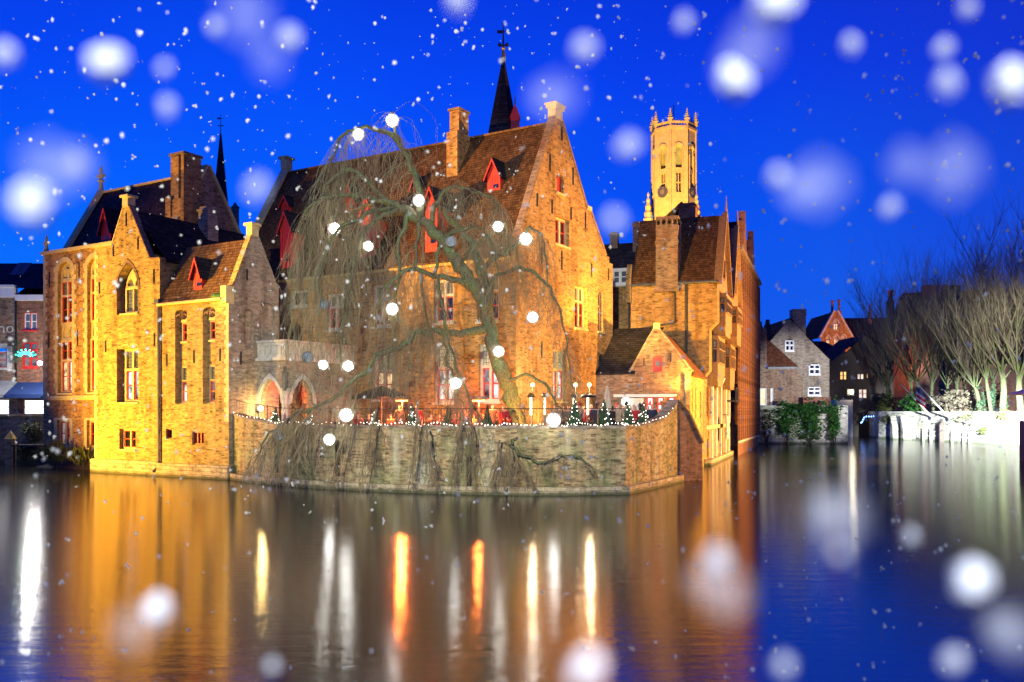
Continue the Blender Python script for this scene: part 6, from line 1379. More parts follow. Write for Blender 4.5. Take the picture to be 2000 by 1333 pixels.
# old quay below the shops
t = T('left_quay', 'old brick quay wall below the shops at the left edge', 'wall', ZERO, (-35, 61, 0))
t.part('wall_face', G().box((-60, 60.8, -0.8), (-29.8, 63.2, 3.2)).box((-60, 60.6, 3.2), (-29.6, 63.2, 3.36)), 'brick_quay')
pq = wl(25, 908)
t.part('gate_pier', G().box((pq.x-0.25, pq.y-0.5, -0.5), (pq.x+0.25, pq.y, 1.7)).add([(pq.x-0.3, pq.y-0.55, 1.7), (pq.x+0.3, pq.y-0.55, 1.7), (pq.x+0.3, pq.y, 1.7), (pq.x-0.3, pq.y, 1.7), (pq.x, pq.y-0.25, 2.3)], [(0, 1, 4), (1, 2, 4), (2, 3, 4), (3, 0, 4)]), 'brick_gold')
def bush(name, label, c, rx, ry, rz, n, m, sz, seed, cat='plant', grass=False, group=None, floor=0.0):
    r = random.Random(seed); t = T(name, label, cat, ZERO, (c[0], c[1], max(floor, c[2]-rz)), group)
    g = G()
    for i in range(n):
        while True:
            q = Vector((r.uniform(-1, 1), r.uniform(-1, 1), r.uniform(-1, 1)))
            if 0.2 < q.length < 1: break
        lump = 0.75+0.3*math.sin(q.x*5+seed)*math.cos(q.z*6+seed*2)
        p = Vector((c[0]+q.x*rx*lump, c[1]+q.y*ry*lump, c[2]+q.z*rz*lump))
        if p.z < floor: continue
        a, b_ = r.random()*6.28, r.uniform(-0.6, 0.9); s = sz*r.uniform(0.6, 1.3)
        if grass: d = Vector((math.cos(a)*0.5, math.sin(a)*0.5, 1)).normalized()*s*3.2; w_ = Vector((-math.sin(a), math.cos(a), 0))*s*0.22
        else: d = Vector((math.cos(a)*math.cos(b_), math.sin(a)*math.cos(b_), math.sin(b_)))*s; w_ = Vector((-math.sin(a), math.cos(a), r.uniform(-.4, .4)))*s*0.45
        g.add([p, p+d*0.5+w_, p+d, p+d*0.5-w_, p+d*0.5+Vector((0, 0, s*0.12))], [(0, 1, 4), (1, 2, 4), (2, 3, 4), (3, 0, 4)])
    t.part('foliage', g, m, kind='stuff', uv=False)
    s = G()
    for i in range(7):
        a = r.random()*6.28; s.tube([(c[0]+0.1*math.cos(a), c[1], max(floor, c[2]-rz)), (c[0]+rx*0.6*math.cos(a), c[1]+ry*0.5*math.sin(a), c[2]+rz*r.uniform(0, 0.7))], [0.03, 0.01], 4)
    t.part('stem', s, 'dark_timber')
    return t
solid('reed_bank', G().add([tuple(wl(70, 912)), tuple(wl(183, 919)), tuple(MF.W(-24, -5.3, 0)), tuple(MF.W(-33, -5.3, 0)), (-30.5, 60.9, 0)]+[(*(p.xy), 0.25) for p in (wl(76, 910), wl(180, 916))]+[(*MF.W(-24, -5.35, 0).xy, 0.9), (*MF.W(-33, -5.35, 0).xy, 0.9), (-30.5, 60.8, 0.9)], [(0, 1, 6, 5), (5, 6, 7, 8, 9), (1, 2, 7, 6), (4, 0, 5, 9)]), 'soil', kind='structure')
bush('reed_clump', 'tall yellow green reeds on the bank below the golden wing', at(108, 893, 55.6), 1.3, 0.7, 0.75, 700, 'bush_leaf', 0.17, 1, grass=True)
bush('reed_clump', 'lower reeds against the golden gable corner', at(160, 897, 54.2), 1.0, 0.6, 0.6, 500, 'bush_leaf', 0.15, 2, grass=True)
bush('overhanging_shrub', 'dark shrub hanging over the old quay left of the golden wing', at(62, 845, 60.4), 1.1, 0.7, 1.0, 700, 'bush_leaf', 0.13, 3)
bush('overhanging_shrub', 'green shrub low on the old quay beside the pier', at(46, 880, 60.3), 0.9, 0.6, 0.7, 500, 'bush_leaf', 0.13, 4)
t = T('landing', 'narrow timber landing between the old quay and the golden wing', 'landing', ZERO, (-31.5, 59.6, 0.6))
pl0, pl1 = at(52, 869, 59.8), at(102, 869, 58)
for i in range(6):
    q = i/6; t.part('plank', G().box((pl0.x+(pl1.x-pl0.x)*q, 57.9, pl0.z-0.05), (pl0.x+(pl1.x-pl0.x)*(q+0.155), 60.5, pl0.z+0.05)), 'dark_timber')
t.part('post', G().tube([(pl0.x+0.1, 58.1, -0.6), (pl0.x+0.1, 58.1, pl0.z-0.055)], 0.07, 6), 'dark_timber'); t.part('post', G().tube([(pl1.x-0.1, 58.1, -0.6), (pl1.x-0.1, 58.1, pl1.z-0.055)], 0.07, 6), 'dark_timber')

# ============================================================ the far bank on the right
F1 = Fr(0, 100.4, 0); Hh = lambda x, y: F1.hv(x, y, 0)
t = T('quay_house', 'grey brown brick gable house with white windows and a square chimney across the canal', 'building', F1, (Hh(1560, 800)[0], 0, 3))
P = PV(0.0)
pts = [Hh(*q) for q in ((1500, 800), (1620, 800), (1620, 702), (1574, 657), (1550, 632), (1543, 623), (1507, 663), (1500, 672))]
W_ = [(Hh(x0, y0)[0], Hh(x1, y0)[0], Hh(x0, y1)[1], Hh(x0, y0)[1]) for x0, x1, y0, y1 in ((1533.5, 1551, 663, 686), (1580, 1602, 710, 732), (1578, 1603, 754, 773))]
pts[0] = (pts[0][0], 0.0); pts[1] = (pts[1][0], 0.0)
t.part('gable_wall', G().wall(P, pts, [arch(*q, 'seg') for q in W_], 0.2), 'brick_grey')
for q in W_: window(t, P, q[0], q[1], q[2], q[3]-0.12, 0.1, 2, ((0.55, 'white', 'glass_dark'), (0.45, 'white', 'glass_dark')), stone='white_paint', b=0.07, wood=0.06)
zA_ = pts[5][1]; rr = G()
rr.add([(pts[2][0]+0.2, -0.15, pts[2][1]-0.1), (pts[5][0], -0.15, zA_+0.1), (pts[5][0], 9, zA_+0.1), (pts[2][0]+0.2, 9, pts[2][1]-0.1)], [(0, 1, 2, 3)]).add([(pts[6][0]-1, -0.15, pts[6][1]-1.2), (pts[5][0], -0.15, zA_+0.1), (pts[5][0], 9, zA_+0.1), (pts[6][0]-1, 9, pts[6][1]-1.2)], [(0, 1, 2, 3)])
t.part('roof', rr, 'tile_red')
t.part('side_wall', G().quad((pts[2][0], 0, 0), (pts[2][0], 9, 0), (pts[2][0], 9, pts[2][1]), (pts[2][0], 0, pts[2][1])), 'brick_grey')
c0, c1 = Hh(1550, 604), Hh(1574, 660)
t.part('chimney', G().box((c0[0], 0.02, c1[1]-1), (c1[0], 1.3, c0[1]-0.8)).box((c0[0]-0.05, -0.03, c0[1]-0.8), (c1[0]+0.05, 1.35, c0[1])), 'brick_grey')
t = T('quay_lean_to', 'low brick house with orange tiled roof and lit window left of the grey gable', 'building', Fr(0, 98.5, 0), (28.5, 0, 3))
F2 = Fr(0, 98.5, 0); H2 = lambda x, y: F2.hv(x, y, 0)
wq = [(H2(1484, 770)[0], H2(1497, 770)[0], H2(1490, 792)[1], H2(1490, 759)[1]), (H2(1505, 770)[0], H2(1510, 770)[0], H2(1490, 792)[1], H2(1490, 759)[1])]
o_ = [H2(*q) for q in ((1476, 800), (1568, 800), (1568, 738), (1552, 717), (1498, 718), (1476, 720))]; o_[0] = (o_[0][0], 0); o_[1] = (o_[1][0], 0)
t.part('wall', G().wall(P, o_, [rect(*q) for q in wq], 0.2), 'brick_brown')
for q in wq: window(t, P, *q, 0.1, 1, ((1.0, 'white', 'room_yellow'),), stone='white_paint', b=0.07)
e0, e1, e2 = H2(1498, 717), H2(1553, 717), H2(1506, 663)
t.part('roof', G().add([(e0[0], -0.2, e0[1]), (e1[0]+0.3, -0.2, e1[1]), (e2[0]+0.3, 1.7, e2[1]), (e0[0], 1.7, e2[1])], [(0, 1, 2, 3)]), 'tile_red')
t.part('eave_board', G().box((e0[0], -0.3, e0[1]-0.25), (e1[0], -0.12, e0[1]-0.02)), 'lead_grey')
k0, k1 = H2(1480, 642), H2(1497, 738)
t.part('chimney', G().box((k0[0], -0.1, k1[1]-1), (k1[0], 0.9, k0[1])), 'brick_brown')
for x0, x1, yt in ((1500, 1511, 626), (1516, 1527, 622)):
    a, c = H2(x0, yt), H2(x1, 670); t.part('chimney', G().box((a[0], 4, c[1]-2), (c[0], 4.8, a[1]-0.3)).lathe(((a[0]+c[0])/2, 4.4, a[1]-0.3), [(0.3, 0), (0.22, 0.6)], 8), 'dark_timber')
t = T('ivy_quay', 'low stone quay wall below the grey house, overgrown with ivy', 'wall', ZERO, (33, 99, 0))
t.part('wall_face', G().box((26.5, 97.6, -0.8), (36.6, 110, at(1560, 792, 97.6).z)), 'rubble_wall')
zq = at(1600, 776, 98).z
t.part('parapet', G().box((at(1568, 800, 98).x, 97.9, 3.9), (at(1622, 800, 98).x, 98.2, zq)), 'brick_red')
t = T('iron_gate', 'small railing with a pale board in the ivy covered wall', 'railing', ZERO, (at(1604, 800, 97.5).x, 97.5, 4))
a, c = at(1596, 808, 97.4), at(1620, 796, 97.4)
t.part('board', G().box((at(1598, 800, 97.4).x, 97.35, a.z+0.1), (at(1610, 800, 97.4).x, 97.42, c.z-0.05)), 'white_paint')
t.part('rail', G().box((a.x, 97.44, c.z), (c.x, 97.5, c.z+0.06)).box((a.x, 97.44, a.z), (c.x, 97.5, a.z+0.06)), 'iron')
for i in range(7): t.part('baluster', G().box((a.x+(c.x-a.x)*i/6-0.02, 97.45, a.z+0.06), (a.x+(c.x-a.x)*i/6+0.02, 97.49, c.z)), 'iron')
def ivy(lab, x0, x1, y0, y1, Y, n, seed, m='ivy_leaf', sz=0.3):
    c = at((x0+x1)/2, (y0+y1)/2, Y); e = at(x1, y0, Y)
    return bush('ivy', lab, c, (e.x-c.x)*1.35, 0.7, (e.z-c.z)*1.25, n, m, sz, seed, group='ivy on the quay wall')
ivy('dense green ivy mound in the middle of the quay wall', 1562, 1604, 786, 866, 97.3, 1500, 11)
ivy('dark green ivy hanging left on the quay wall below the lit window', 1512, 1560, 784, 860, 97.4, 1500, 12)
ivy('bright ivy at the canal corner of the quay wall', 1618, 1641, 784, 860, 97.2, 900, 13)
ivy('ivy trailing along the top of the quay wall', 1520, 1636, 786, 812, 97.35, 1500, 15)
ivy('brownish shrub at the water left of the ivy', 1482, 1512, 796, 858, 97.5, 700, 14, 'bush_leaf', 0.24)
# dark houses over the narrow canal with lit windows
F3 = Fr(0, 128, 0); H3 = lambda x, y: F3.hv(x, y, 0)
t = T('dark_canal_house', 'dark house over the narrow canal with warm lit windows', 'building', F3, (H3(1680, 800)[0], 0, 1))
dw = [(1640, 1655, 725, 743), (1674, 1688, 730, 742), (1654, 1670, 759, 774), (1677, 1694, 760, 779), (1692, 1697, 729, 740)]
dq = [(H3(x0, y0)[0], H3(x1, y0)[0], H3(x0, y1)[1], H3(x0, y0)[1]) for x0, x1, y0, y1 in dw]
o_ = [H3(*q) for q in ((1615, 830), (1745, 830), (1745, 690), (1690, 655), (1650, 690), (1615, 712))]
t.part('wall', G().wall(P, o_, [rect(*q) for q in dq], 0.3), 'dark_timber')  # darkened wall: the missing light here is put into the colour
for q, m_ in zip(dq, ('room_orange', 'pink_room', 'room_yellow', 'pink_room', 'room_orange')): window(t, P, *q, 0.15, 2 if q[1]-q[0] > 0.6 else 1, ((1.0, 'white' if m_ != 'room_orange' else 'timber', m_),), stone='dark_timber', b=0.08)
r2 = H3(1712, 600)
t.part('roof', G().add([(o_[4][0]-2.5, -0.3, o_[4][1]-1.5), (o_[3][0], -0.3, o_[3][1]+0.1), (o_[3][0], 10, o_[3][1]+0.1), (o_[4][0]-2.5, 10, o_[4][1]-1.5)], [(0, 1, 2, 3)]).add([(o_[2][0]+0.5, -0.3, o_[2][1]-0.2), (o_[3][0], -0.3, o_[3][1]+0.1), (o_[3][0], 10, o_[3][1]+0.1), (o_[2][0]+0.5, 10, o_[2][1]-0.2)], [(0, 1, 2, 3)]), 'slate')
t.part('lean_to', G().box((H3(1618, 800)[0], -3, -0.5), (H3(1650, 800)[0], -0.01, H3(1650, 782)[1])), 'pale_stone')
t.part('landing_wall', G().box((H3(1640, 840)[0], -1.2, -0.8), (H3(1745, 840)[0], -0.01, H3(1660, 812)[1])), 'dark_timber')
p = at(1663, 766, 125); tl = T('canal_lamp', 'brilliant lamp on the dark house over the narrow canal', 'lamp', ZERO, tuple(p-Vector((0, 0, 0.4))))
tl.part('lamp_globe', G().ball(p, 0.3, 10, 8), 'lamp_gold'); tl.part('bracket', G().tube([(p.x, p.y, p.z-0.3), (p.x, 127.9, p.z-0.4)], 0.05, 5), 'iron')
lamp('canal_lamp_light', (p.x, p.y-0.6, p.z), 160, (1, 0.85, 0.6), 0.3)
tl = T('blue_lights', 'string of blue lights low over the narrow canal', 'string lights', ZERO, tuple(at(1690, 815, 122)))
bl_ = [at(x, y, 122) for x, y in ((1682, 826), (1684, 824), (1686, 820), (1688, 816), (1692, 814), (1697, 814), (1702, 814), (1707, 813), (1712, 813))]
tl.part('cable', G().tube(bl_, 0.03, 4), 'iron'); gb = G()
for q in bl_: gb.ball(q, 0.1, 6, 4)
tl.part('bulb', gb, 'blue_light', kind='stuff')
t = T('grey_roof_house', 'pale rendered house with a dark roof left of the lit gothic gable', 'building', Fr(0, 140, 0), (at(1612, 800, 140).x, 0, 1))
F4 = Fr(0, 140, 0); H4 = lambda x, y: F4.hv(x, y, 0)
o_ = [H4(*q) for q in ((1585, 800), (1652, 800), (1652, 690), (1627, 688), (1600, 684), (1585, 684))]
t.part('wall', G().wall(P, o_), 'render_grey')
a, c = H4(1580, 688), H4(1655, 690); d1, d2 = H4(1595, 664), H4(1622, 664)
t.part('roof', G().add([(a[0], -0.5, a[1]), (c[0], -0.5, c[1]), (d2[0], 3, d2[1]), (d1[0]-3, 3, d1[1])], [(0, 1, 2, 3)]), 'slate')
# gothic gable lit orange
F5 = Fr(0, 172, 0); H5 = lambda x, y: F5.hv(x, y, 0)
t = T('gothic_mansion', 'gothic brick mansion with an orange lit gable, turrets and chimneys in the distance', 'building', F5, (H5(1640, 800)[0], 0, 1))
gwn = [(1628, 1637, 625, 645), (1629, 1637.5, 655, 680), (1643.5, 1652, 655, 680), (1614, 1621, 657, 680)]
gq = [(H5(x0, y0)[0], H5(x1, y0)[0], H5(x0, y1)[1], H5(x0, y0)[1]) for x0, x1, y0, y1 in gwn]
o_ = [H5(*q) for q in ((1603, 800), (1668, 800), (1668, 668), (1634, 608), (1631, 608), (1603, 660))]
t.part('gable_wall', G().wall(P, o_, [arch(*q, 'point') for q in gq], 0.5), 'brick_orange')
for q in gq:
    window(t, P, q[0], q[1], q[2], q[3]-0.7, 0.25, 2, ((0.6, 'none', 'room_warm'), (0.4, 'none', 'room_warm')), stone='pale_stone', b=0.12)
    pane_shape(t, P, arch(q[0], q[1], q[3]-0.69, q[3], 'point'), 0.35, 'pale_stone', name='tracery')
    ou = arch(q[0]-0.25, q[1]+0.25, q[3]-1.0, q[3]+0.3, 'point')[2:]; inn = arch(q[0], q[1], q[3]-1.0, q[3], 'point')[2:]; mg = G()
    for i in range(len(ou)-1): mg.prism(P, [inn[i], ou[i], ou[i+1], inn[i+1]], -0.1, 0.1)
    t.part('arch_moulding', mg, 'pale_stone')
t.part('gable_coping', coping(G(), [o_[2], o_[3]], -0.3, 0.4, P, 0.35), 'pale_stone'); t.part('gable_coping', coping(G(), [o_[4], o_[5]], -0.3, 0.4, P, 0.35), 'pale_stone')
ap = H5(1632, 608); rz = H5(1690, 612)[1]
t.part('roof', G().add([(o_[2][0], 0.4, o_[2][1]), (ap[0], 0.4, ap[1]), (ap[0], 14, ap[1]), (o_[2][0], 14, o_[2][1])], [(0, 1, 2, 3)]).add([(o_[5][0], 0.4, o_[5][1]), (ap[0], 0.4, ap[1]), (ap[0], 14, ap[1]), (o_[5][0], 14, o_[5][1])], [(0, 1, 2, 3)]), 'slate')
x1 = H5(1800, 700)[0]
t.part('long_roof', G().add([(o_[2][0]-4, 3, o_[2][1]-3), (x1, 3, o_[2][1]-3), (x1, 9, rz), (ap[0], 9, rz)], [(0, 1, 2, 3)]), 'slate')
t.part('long_wall', G().box((o_[2][0], 3.2, 0), (x1, 14, o_[2][1]-3)), 'brick_brown')
for x, yt, yc, yb, w_ in ((1598.5, 617, 649, 672, 5.5), (1671.5, 611, 641, 690, 6.5)):
    c = at(x, yb, 170.5); r_ = w_/FPX*170.5; zc_, zt_ = at(x, yc, 170.5).z, at(x, yt, 170.5).z
    o = t.part('turret', G().lathe((c.x, c.y, c.z-4), [(r_*0.75, 0), (r_*0.75, zc_-c.z+3.2), (r_, zc_-c.z+3.6), (r_, zc_-c.z+4)], 8), 'brick_orange')
    t.part('turret_roof', G().lathe((c.x, c.y, zc_), [(r_*1.15, 0), (r_*0.6, (zt_-zc_)*0.35), (0.05, zt_-zc_), (0.03, zt_-zc_+1.5)], 8), 'slate', o)
for x0, x1_, yt, yb in ((1622, 1629, 587, 622), (1635, 1642, 585, 620)):
    a, c = at(x0, yt, 173.5), at(x1_, yb, 173.5); m_ = (a.x+c.x)/2; w_ = (c.x-a.x)/2
    t.part('chimney', G().box((a.x, 1.0, c.z-3), (c.x, 2.0, c.z+1.2)).lathe((m_, 1.5, c.z+1.2), [(w_*0.7, 0), (w_*0.7, a.z-c.z-1.7), (w_*0.95, a.z-c.z-1.5), (w_*0.95, a.z-c.z-1.2)], 8), 'brick_red')
a, c = at(1732, 568, 180), at(1743, 640, 180)
t.part('chimney', G().box((a.x, 7, c.z), (c.x, 8.2, a.z-2)).lathe(((a.x+c.x)/2, 7.6, a.z-2), [(0.5, 0), (0.5, 1.7), (0.62, 1.8), (0.62, 2)], 8), 'brick_red')
for x, yt in ((1701, 592), (1771, 567)):
    a = at(x, yt, 180); t.part('finial', G().lathe((a.x, 8.5, a.z-6), [(0.5, 0), (0.45, 2.5), (0.6, 2.7), (0.3, 3), (0.35, 4), (0.15, 4.5), (0.2, 5.2), (0.03, 6)], 6), 'brick_brown')
# dark palace roof behind the trees
F6 = Fr(0, 165, 0); H6 = lambda x, y: F6.hv(x, y, 0)
t = T('palace_roof', 'long dark palace with ornate chimneys behind the garden trees', 'building', F6, (H6(1860, 800)[0], 0, 1))
a, c = H6(1775, 700), H6(2080, 700); zr_ = H6(1790, 566)[1]
t.part('wall', G().box((a[0], 0, 0), (c[0], 12, H6(1790, 650)[1])), 'brick_red')
t.part('roof', G().add([(a[0], -0.3, H6(0, 650)[1]), (c[0], -0.3, H6(0, 650)[1]), (c[0], 5, zr_+1.2), (a[0]+1, 5, zr_), (c[0], 12, H6(0, 650)[1]), (a[0], 12, H6(0, 650)[1])], [(0, 1, 2, 3), (3, 2, 4, 5), (0, 3, 5)]), 'slate')
for x in (1842, 1884):
    b0 = H6(x, 560); o = t.part('chimney', G().box((b0[0]-1.5, 4.4, b0[1]-2), (b0[0]+1.5, 5.6, b0[1]+0.9)), 'brick_orange' if x > 1850 else 'brick_red')
    ir = G()
    for i in range(5):
        xx = b0[0]-1.4+i*0.7; ir.tube([(xx, 5, b0[1]+0.9), (xx, 5, b0[1]+(2.2 if i % 4 == 0 else 1.6))], 0.06, 4)
    ir.tube([(b0[0]-1.4, 5, b0[1]+1.5), (b0[0], 5, b0[1]+2.1), (b0[0]+1.4, 5, b0[1]+1.5)], 0.05, 4)
    t.part('iron_crest', ir, 'iron', o)
b0 = H6(1966, 560); t.part('spirelet', G().lathe((b0[0], 3, b0[1]-5), [(0.7, 0), (0.65, 3), (0.8, 3.2), (0.4, 4), (0.45, 5), (0.05, 8)], 6), 'brick_orange')

# garden wall and its trees
t = T('garden_wall', 'pale stone garden wall brightly lit at the right edge of the canal', 'wall', ZERO, (52, 108, 0))
gwp = [wl(x, y) for x, y in ((1690, 852), (1716, 857), (1790, 860), (1870, 864.5), (1950, 869), (2060, 874))]
g = G(); cp = G()
for i in range(len(gwp)-1):
    a, c = gwp[i], gwp[i+1]; g.quad((a.x, a.y, -0.8), (c.x, c.y, -0.8), (c.x, c.y, 3.42), (a.x, a.y, 3.42))
    cp.add([(a.x, a.y-0.15, 3.42), (c.x, c.y-0.15, 3.42), (c.x+0.3, c.y+0.6, 3.42), (a.x+0.3, a.y+0.6, 3.42), (a.x, a.y-0.15, 3.56), (c.x, c.y-0.15, 3.56), (c.x+0.3, c.y+0.6, 3.56), (a.x+0.3, a.y+0.6, 3.56)], [(0, 1, 5, 4), (4, 5, 6, 7), (3, 2, 6, 7), (0, 3, 2, 1)])
t.part('wall_face', g, 'rubble_wall'); t.part('coping', cp, 'pale_stone')
def on_wall(x):
    px = [CX+p.x/p.y*FPX for p in gwp]
    for i in range(len(px)-1):
        if px[i] <= x <= px[i+1]: return gwp[i].lerp(gwp[i+1], (x-px[i])/(px[i+1]-px[i]))
    return gwp[-1]
for x in (1752, 1772):
    p = on_wall(x); t.part('buttress', G().prism(lambda a, z, d: (p.x-0.8+d, p.y-a, z), [(0, -0.5), (0.9, -0.5), (0.7, 1.5), (0, 3.0)], 0, 1.4), 'rubble_wall')
p = on_wall(1845); t.part('door', G().prism(PV(p.y-0.1), arch(p.x-0.55, p.x+0.55, -0.2, 2.5, 'round'), 0, 0.2), 'dark_timber')
solid('garden_ground', G().wall(lambda a, z, d: (a, z, 3.35), [(p.x+0.1, p.y+0.2) for p in gwp]+[(140, 92), (200, 200), (47, 200)]), 'soil', kind='structure')
t = T('mooring_fence', 'timber mooring posts and rails standing in the water before the garden wall', 'fence', ZERO, (53, 106, 0))
for i, x in enumerate((1797, 1812, 1830, 1853, 1874, 1886)):
    p = on_wall(x); t.part('post', G().box((p.x-0.12, p.y-1.1, -0.6), (p.x+0.12, p.y-0.86, 1.45)), 'pale_stone')
    if i < 5 and i != 2:
        q = on_wall((1797, 1812, 1830, 1853, 1874, 1886)[i+1])
        for z in (0.6, 1.15): t.part('rail', G().tube([(p.x, p.y-0.98, z), (q.x, q.y-0.98, z)], 0.06, 5), 'pale_stone')
def pole(x0, y0, x1, y1, lab, flag=False):
    b_ = on_wall(x1); a = at(x1, y1, b_.y-0.2); e = at(x0, y0, b_.y-4.5)
    t = T('flagpole', lab, 'flagpole', ZERO, tuple(a), 'flagpoles leaning out from the garden wall')
    t.part('pole', G().tube([a, e], [0.09, 0.06], 7), 'white_paint'); t.part('socket', G().box((a.x-0.2, a.y-0.15, a.z-0.25), (a.x+0.2, a.y+0.3, a.z+0.1)), 'lead_grey')
    if flag:
        f = a.lerp(e, 0.72); g2 = a.lerp(e, 0.92); fl = G(); n = 7
        for k, mi in enumerate((0, 0, 1, 2, 1, 2)):
            for i in range(n):
                def q(i, v): 
                    w_ = 0.12*math.sin(i*1.3); return (f.x+(g2.x-f.x)*i/n*0.9+w_*0.5, f.y+w_, f.z+(g2.z-f.z)*i/n*0.9-v)
                fl.add([q(i, k*0.3), q(i+1, k*0.3), q(i+1, k*0.3+0.3), q(i, k*0.3+0.3)], [(0, 1, 2, 3)], mi)
        t.part('flag', fl, ['blue_paint', 'white_paint', 'red_paint'])
pole(1759, 750, 1821, 816, 'white flagpole leaning out from the garden wall, the left one without a flag')
pole(1788, 746, 1855, 818, 'white flagpole with a hanging flag, leaning out from the garden wall', True)
def bare_tree(base, H, spread, lab, seed, lean=(0, 0), tr=0.32):
    r = random.Random(seed); B = Vector(base)
    t = T('garden_tree', lab, 'tree', ZERO, tuple(base), 'bare trees in the walled garden')
    fh = H*r.uniform(0.22, 0.32); top = B+Vector((lean[0]*fh, lean[1]*fh, fh))
    tr *= 0.75
    t.part('trunk', G().tube([B, B.lerp(top, 0.5)+Vector((r.uniform(-.2, .2), 0, 0)), top], [tr*1.2, tr, tr*0.85], 8), 'garden_bark', smooth=True)
    g = G(); lg = G()
    def grow(p, d, L, rad_, depth, gg):
        n = 5; pts = [p.copy()]; q = p.copy(); dr = d.copy()
        for i in range(n):
            dr = dr+Vector((r.uniform(-.12, .12), r.uniform(-.12, .12), 0.10)); dr.normalize(); q = q+dr*L/n; pts.append(q.copy())
        gg.tube(pts, [rad_*(1-0.65*i/n) for i in range(n+1)], 5 if depth == 0 else 3, cap=False)
        if depth < 2:
            for k in range((9, 12)[depth]):
                i = r.randint(1, n); a = r.random()*6.283; sp = r.uniform(0.35, 0.75)
                nd = dr*0.8+Vector((math.cos(a)*sp, math.sin(a)*sp, r.uniform(0.1, 0.45))); nd.normalize()
                grow(pts[i], nd, L*r.uniform(0.4, 0.66), rad_*0.37, depth+1, g)
    for k in range(9):
        a = 2*math.pi*k/9+r.uniform(-.3, .3); sp = spread*r.uniform(0.3, 1.0)
        d = Vector((math.cos(a)*sp+lean[0], math.sin(a)*sp+lean[1], 1.0)); d.normalize()
        grow(B.lerp(top, r.uniform(0.7, 1.0)), d, H*r.uniform(0.42, 0.62), tr*0.42, 0, lg)
    t.part('limbs', lg, 'garden_bark', smooth=True)
    t.part('crown', g, 'garden_twig', kind='stuff', uv=False)
for x, Yo, H, sp, lab, ln, tr in ((1806, 3, 17, 0.9, 'bare green trunked tree above the flagpoles', (-0.25, 0), 0.30), (1826, 2.5, 16, 0.8, 'bare tree just right of the flagpoles', (-0.05, 0), 0.26),
        (1916, 2.2, 15, 0.85, 'bare tree with pale green trunk, left of the close pair', (-0.2, 0), 0.30), (1937, 2, 15, 0.7, 'slender leaning bare tree in the middle of the lit garden', (-0.15, 0), 0.24),
        (1958, 1.8, 17, 0.8, 'thick pale green trunked bare tree at right in the garden', (0.0, 0), 0.42), (1996, 2, 19, 0.8, 'tallest bare tree cut by the right edge', (-0.05, 0), 0.42),
        (1745, 6, 15, 0.9, 'dim bare tree farthest left, over the narrow canal', (-0.2, 0), 0.25), (1780, 12, 19, 0.8, 'dark tall bare tree behind the garden in front of the palace roof', (0, 0), 0.3),
        (1870, 12, 18, 0.9, 'bare tree deep in the garden before the palace', (0, 0), 0.3), (1848, 5, 15, 1.0, 'spreading bare tree right behind the flagged pole', (0.05, 0), 0.26), (1890, 7, 17, 1.0, 'wide bare tree left of the pale green trunk', (-0.1, 0), 0.26), (1940, 14, 20, 0.9, 'high bare tree at the back of the garden on the right', (0.0, 0), 0.3)):
    p = on_wall(x); bare_tree((p.x*(p.y+Yo)/p.y, p.y+Yo, 3.3), H, sp, lab, int(x*7), ln, tr)
p = on_wall(1782); bush('garden_shrub', 'round bright green shrub above the garden wall left of the flag', at(1782, 790, p.y+1.5), 2.0, 1.2, 1.5, 900, 'ivy_leaf', 0.32, 31, floor=3.35)
p = on_wall(1728); bush('garden_shrub', 'olive bush at the left end of the garden wall', at(1728, 790, p.y+2.5), 2.6, 1.2, 1.9, 1000, 'bush_leaf', 0.3, 32, floor=3.35)
p = on_wall(1880); bush('garden_hedge', 'thin brown scrub behind the lit garden wall', at(1875, 785, p.y+2.2), 5.0, 1.0, 2.0, 1200, 'garden_twig', 0.3, 33, floor=3.35)
bush('garden_shrub', 'dark shrub between the two right trunks of the garden', at(1940, 782, on_wall(1940).y+3.5), 2.2, 1.0, 2.4, 800, 'fir_leaf', 0.3, 34, floor=3.35)
for i, (x, y, w_) in enumerate(((1735, 818, 1.6), (1900, 815, 3.2), (1965, 812, 1.5), (1925, 842, 0.9))):
    p = on_wall(x); bush('wall_creeper', ('creeper tumbling over the left end of the garden wall', 'wide pale creeper over the garden wall right of the flagpoles', 'creeper on the garden wall at the right edge', 'small tuft growing low on the lit garden wall')[i],
        at(x, y, p.y-0.15), w_, 0.22, 0.9 if i < 3 else 0.5, 420, 'bush_leaf', 0.2, 60+i, group='creepers on the garden wall')
# landing kiosk at the right edge
k0 = wl(1991, 905)+Vector((1.7, 0, 0)); t = T('boat_kiosk', 'blue and timber boat landing kiosk cut by the right edge', 'kiosk', ZERO, (k0.x+1.5, k0.y, 0))
zz = lambda y: at(1990, y, k0.y).z
t.part('base', G().box((k0.x, k0.y, -0.6), (k0.x+3.5, k0.y+3, zz(823))), 'blue_paint')
for i in range(9): t.part('plank', G().box((k0.x+0.02+i*0.385, k0.y-0.04, 0.25), (k0.x+0.385+i*0.385, k0.y-0.003, zz(823)-0.08)), 'blue_paint')
for i in range(7): t.part('plank', G().box((k0.x-0.04, k0.y+0.02+i*0.42, 0.25), (k0.x-0.003, k0.y+0.42+i*0.42, zz(823)-0.08)), 'blue_paint')
t.part('ledge', G().box((k0.x-0.12, k0.y-0.12, zz(823)-0.075), (k0.x+3.55, k0.y-0.045, zz(823)+0.02)), 'white_paint')
for q in (0, 3.2):
    t.part('post', G().box((k0.x+0.05+q, k0.y+0.05, zz(823)), (k0.x+0.25+q, k0.y+0.25, zz(771))), 'timber')
t.part('back_panel', G().box((k0.x+0.3, k0.y+2.7, zz(823)), (k0.x+3.2, k0.y+2.8, zz(771))), 'timber')
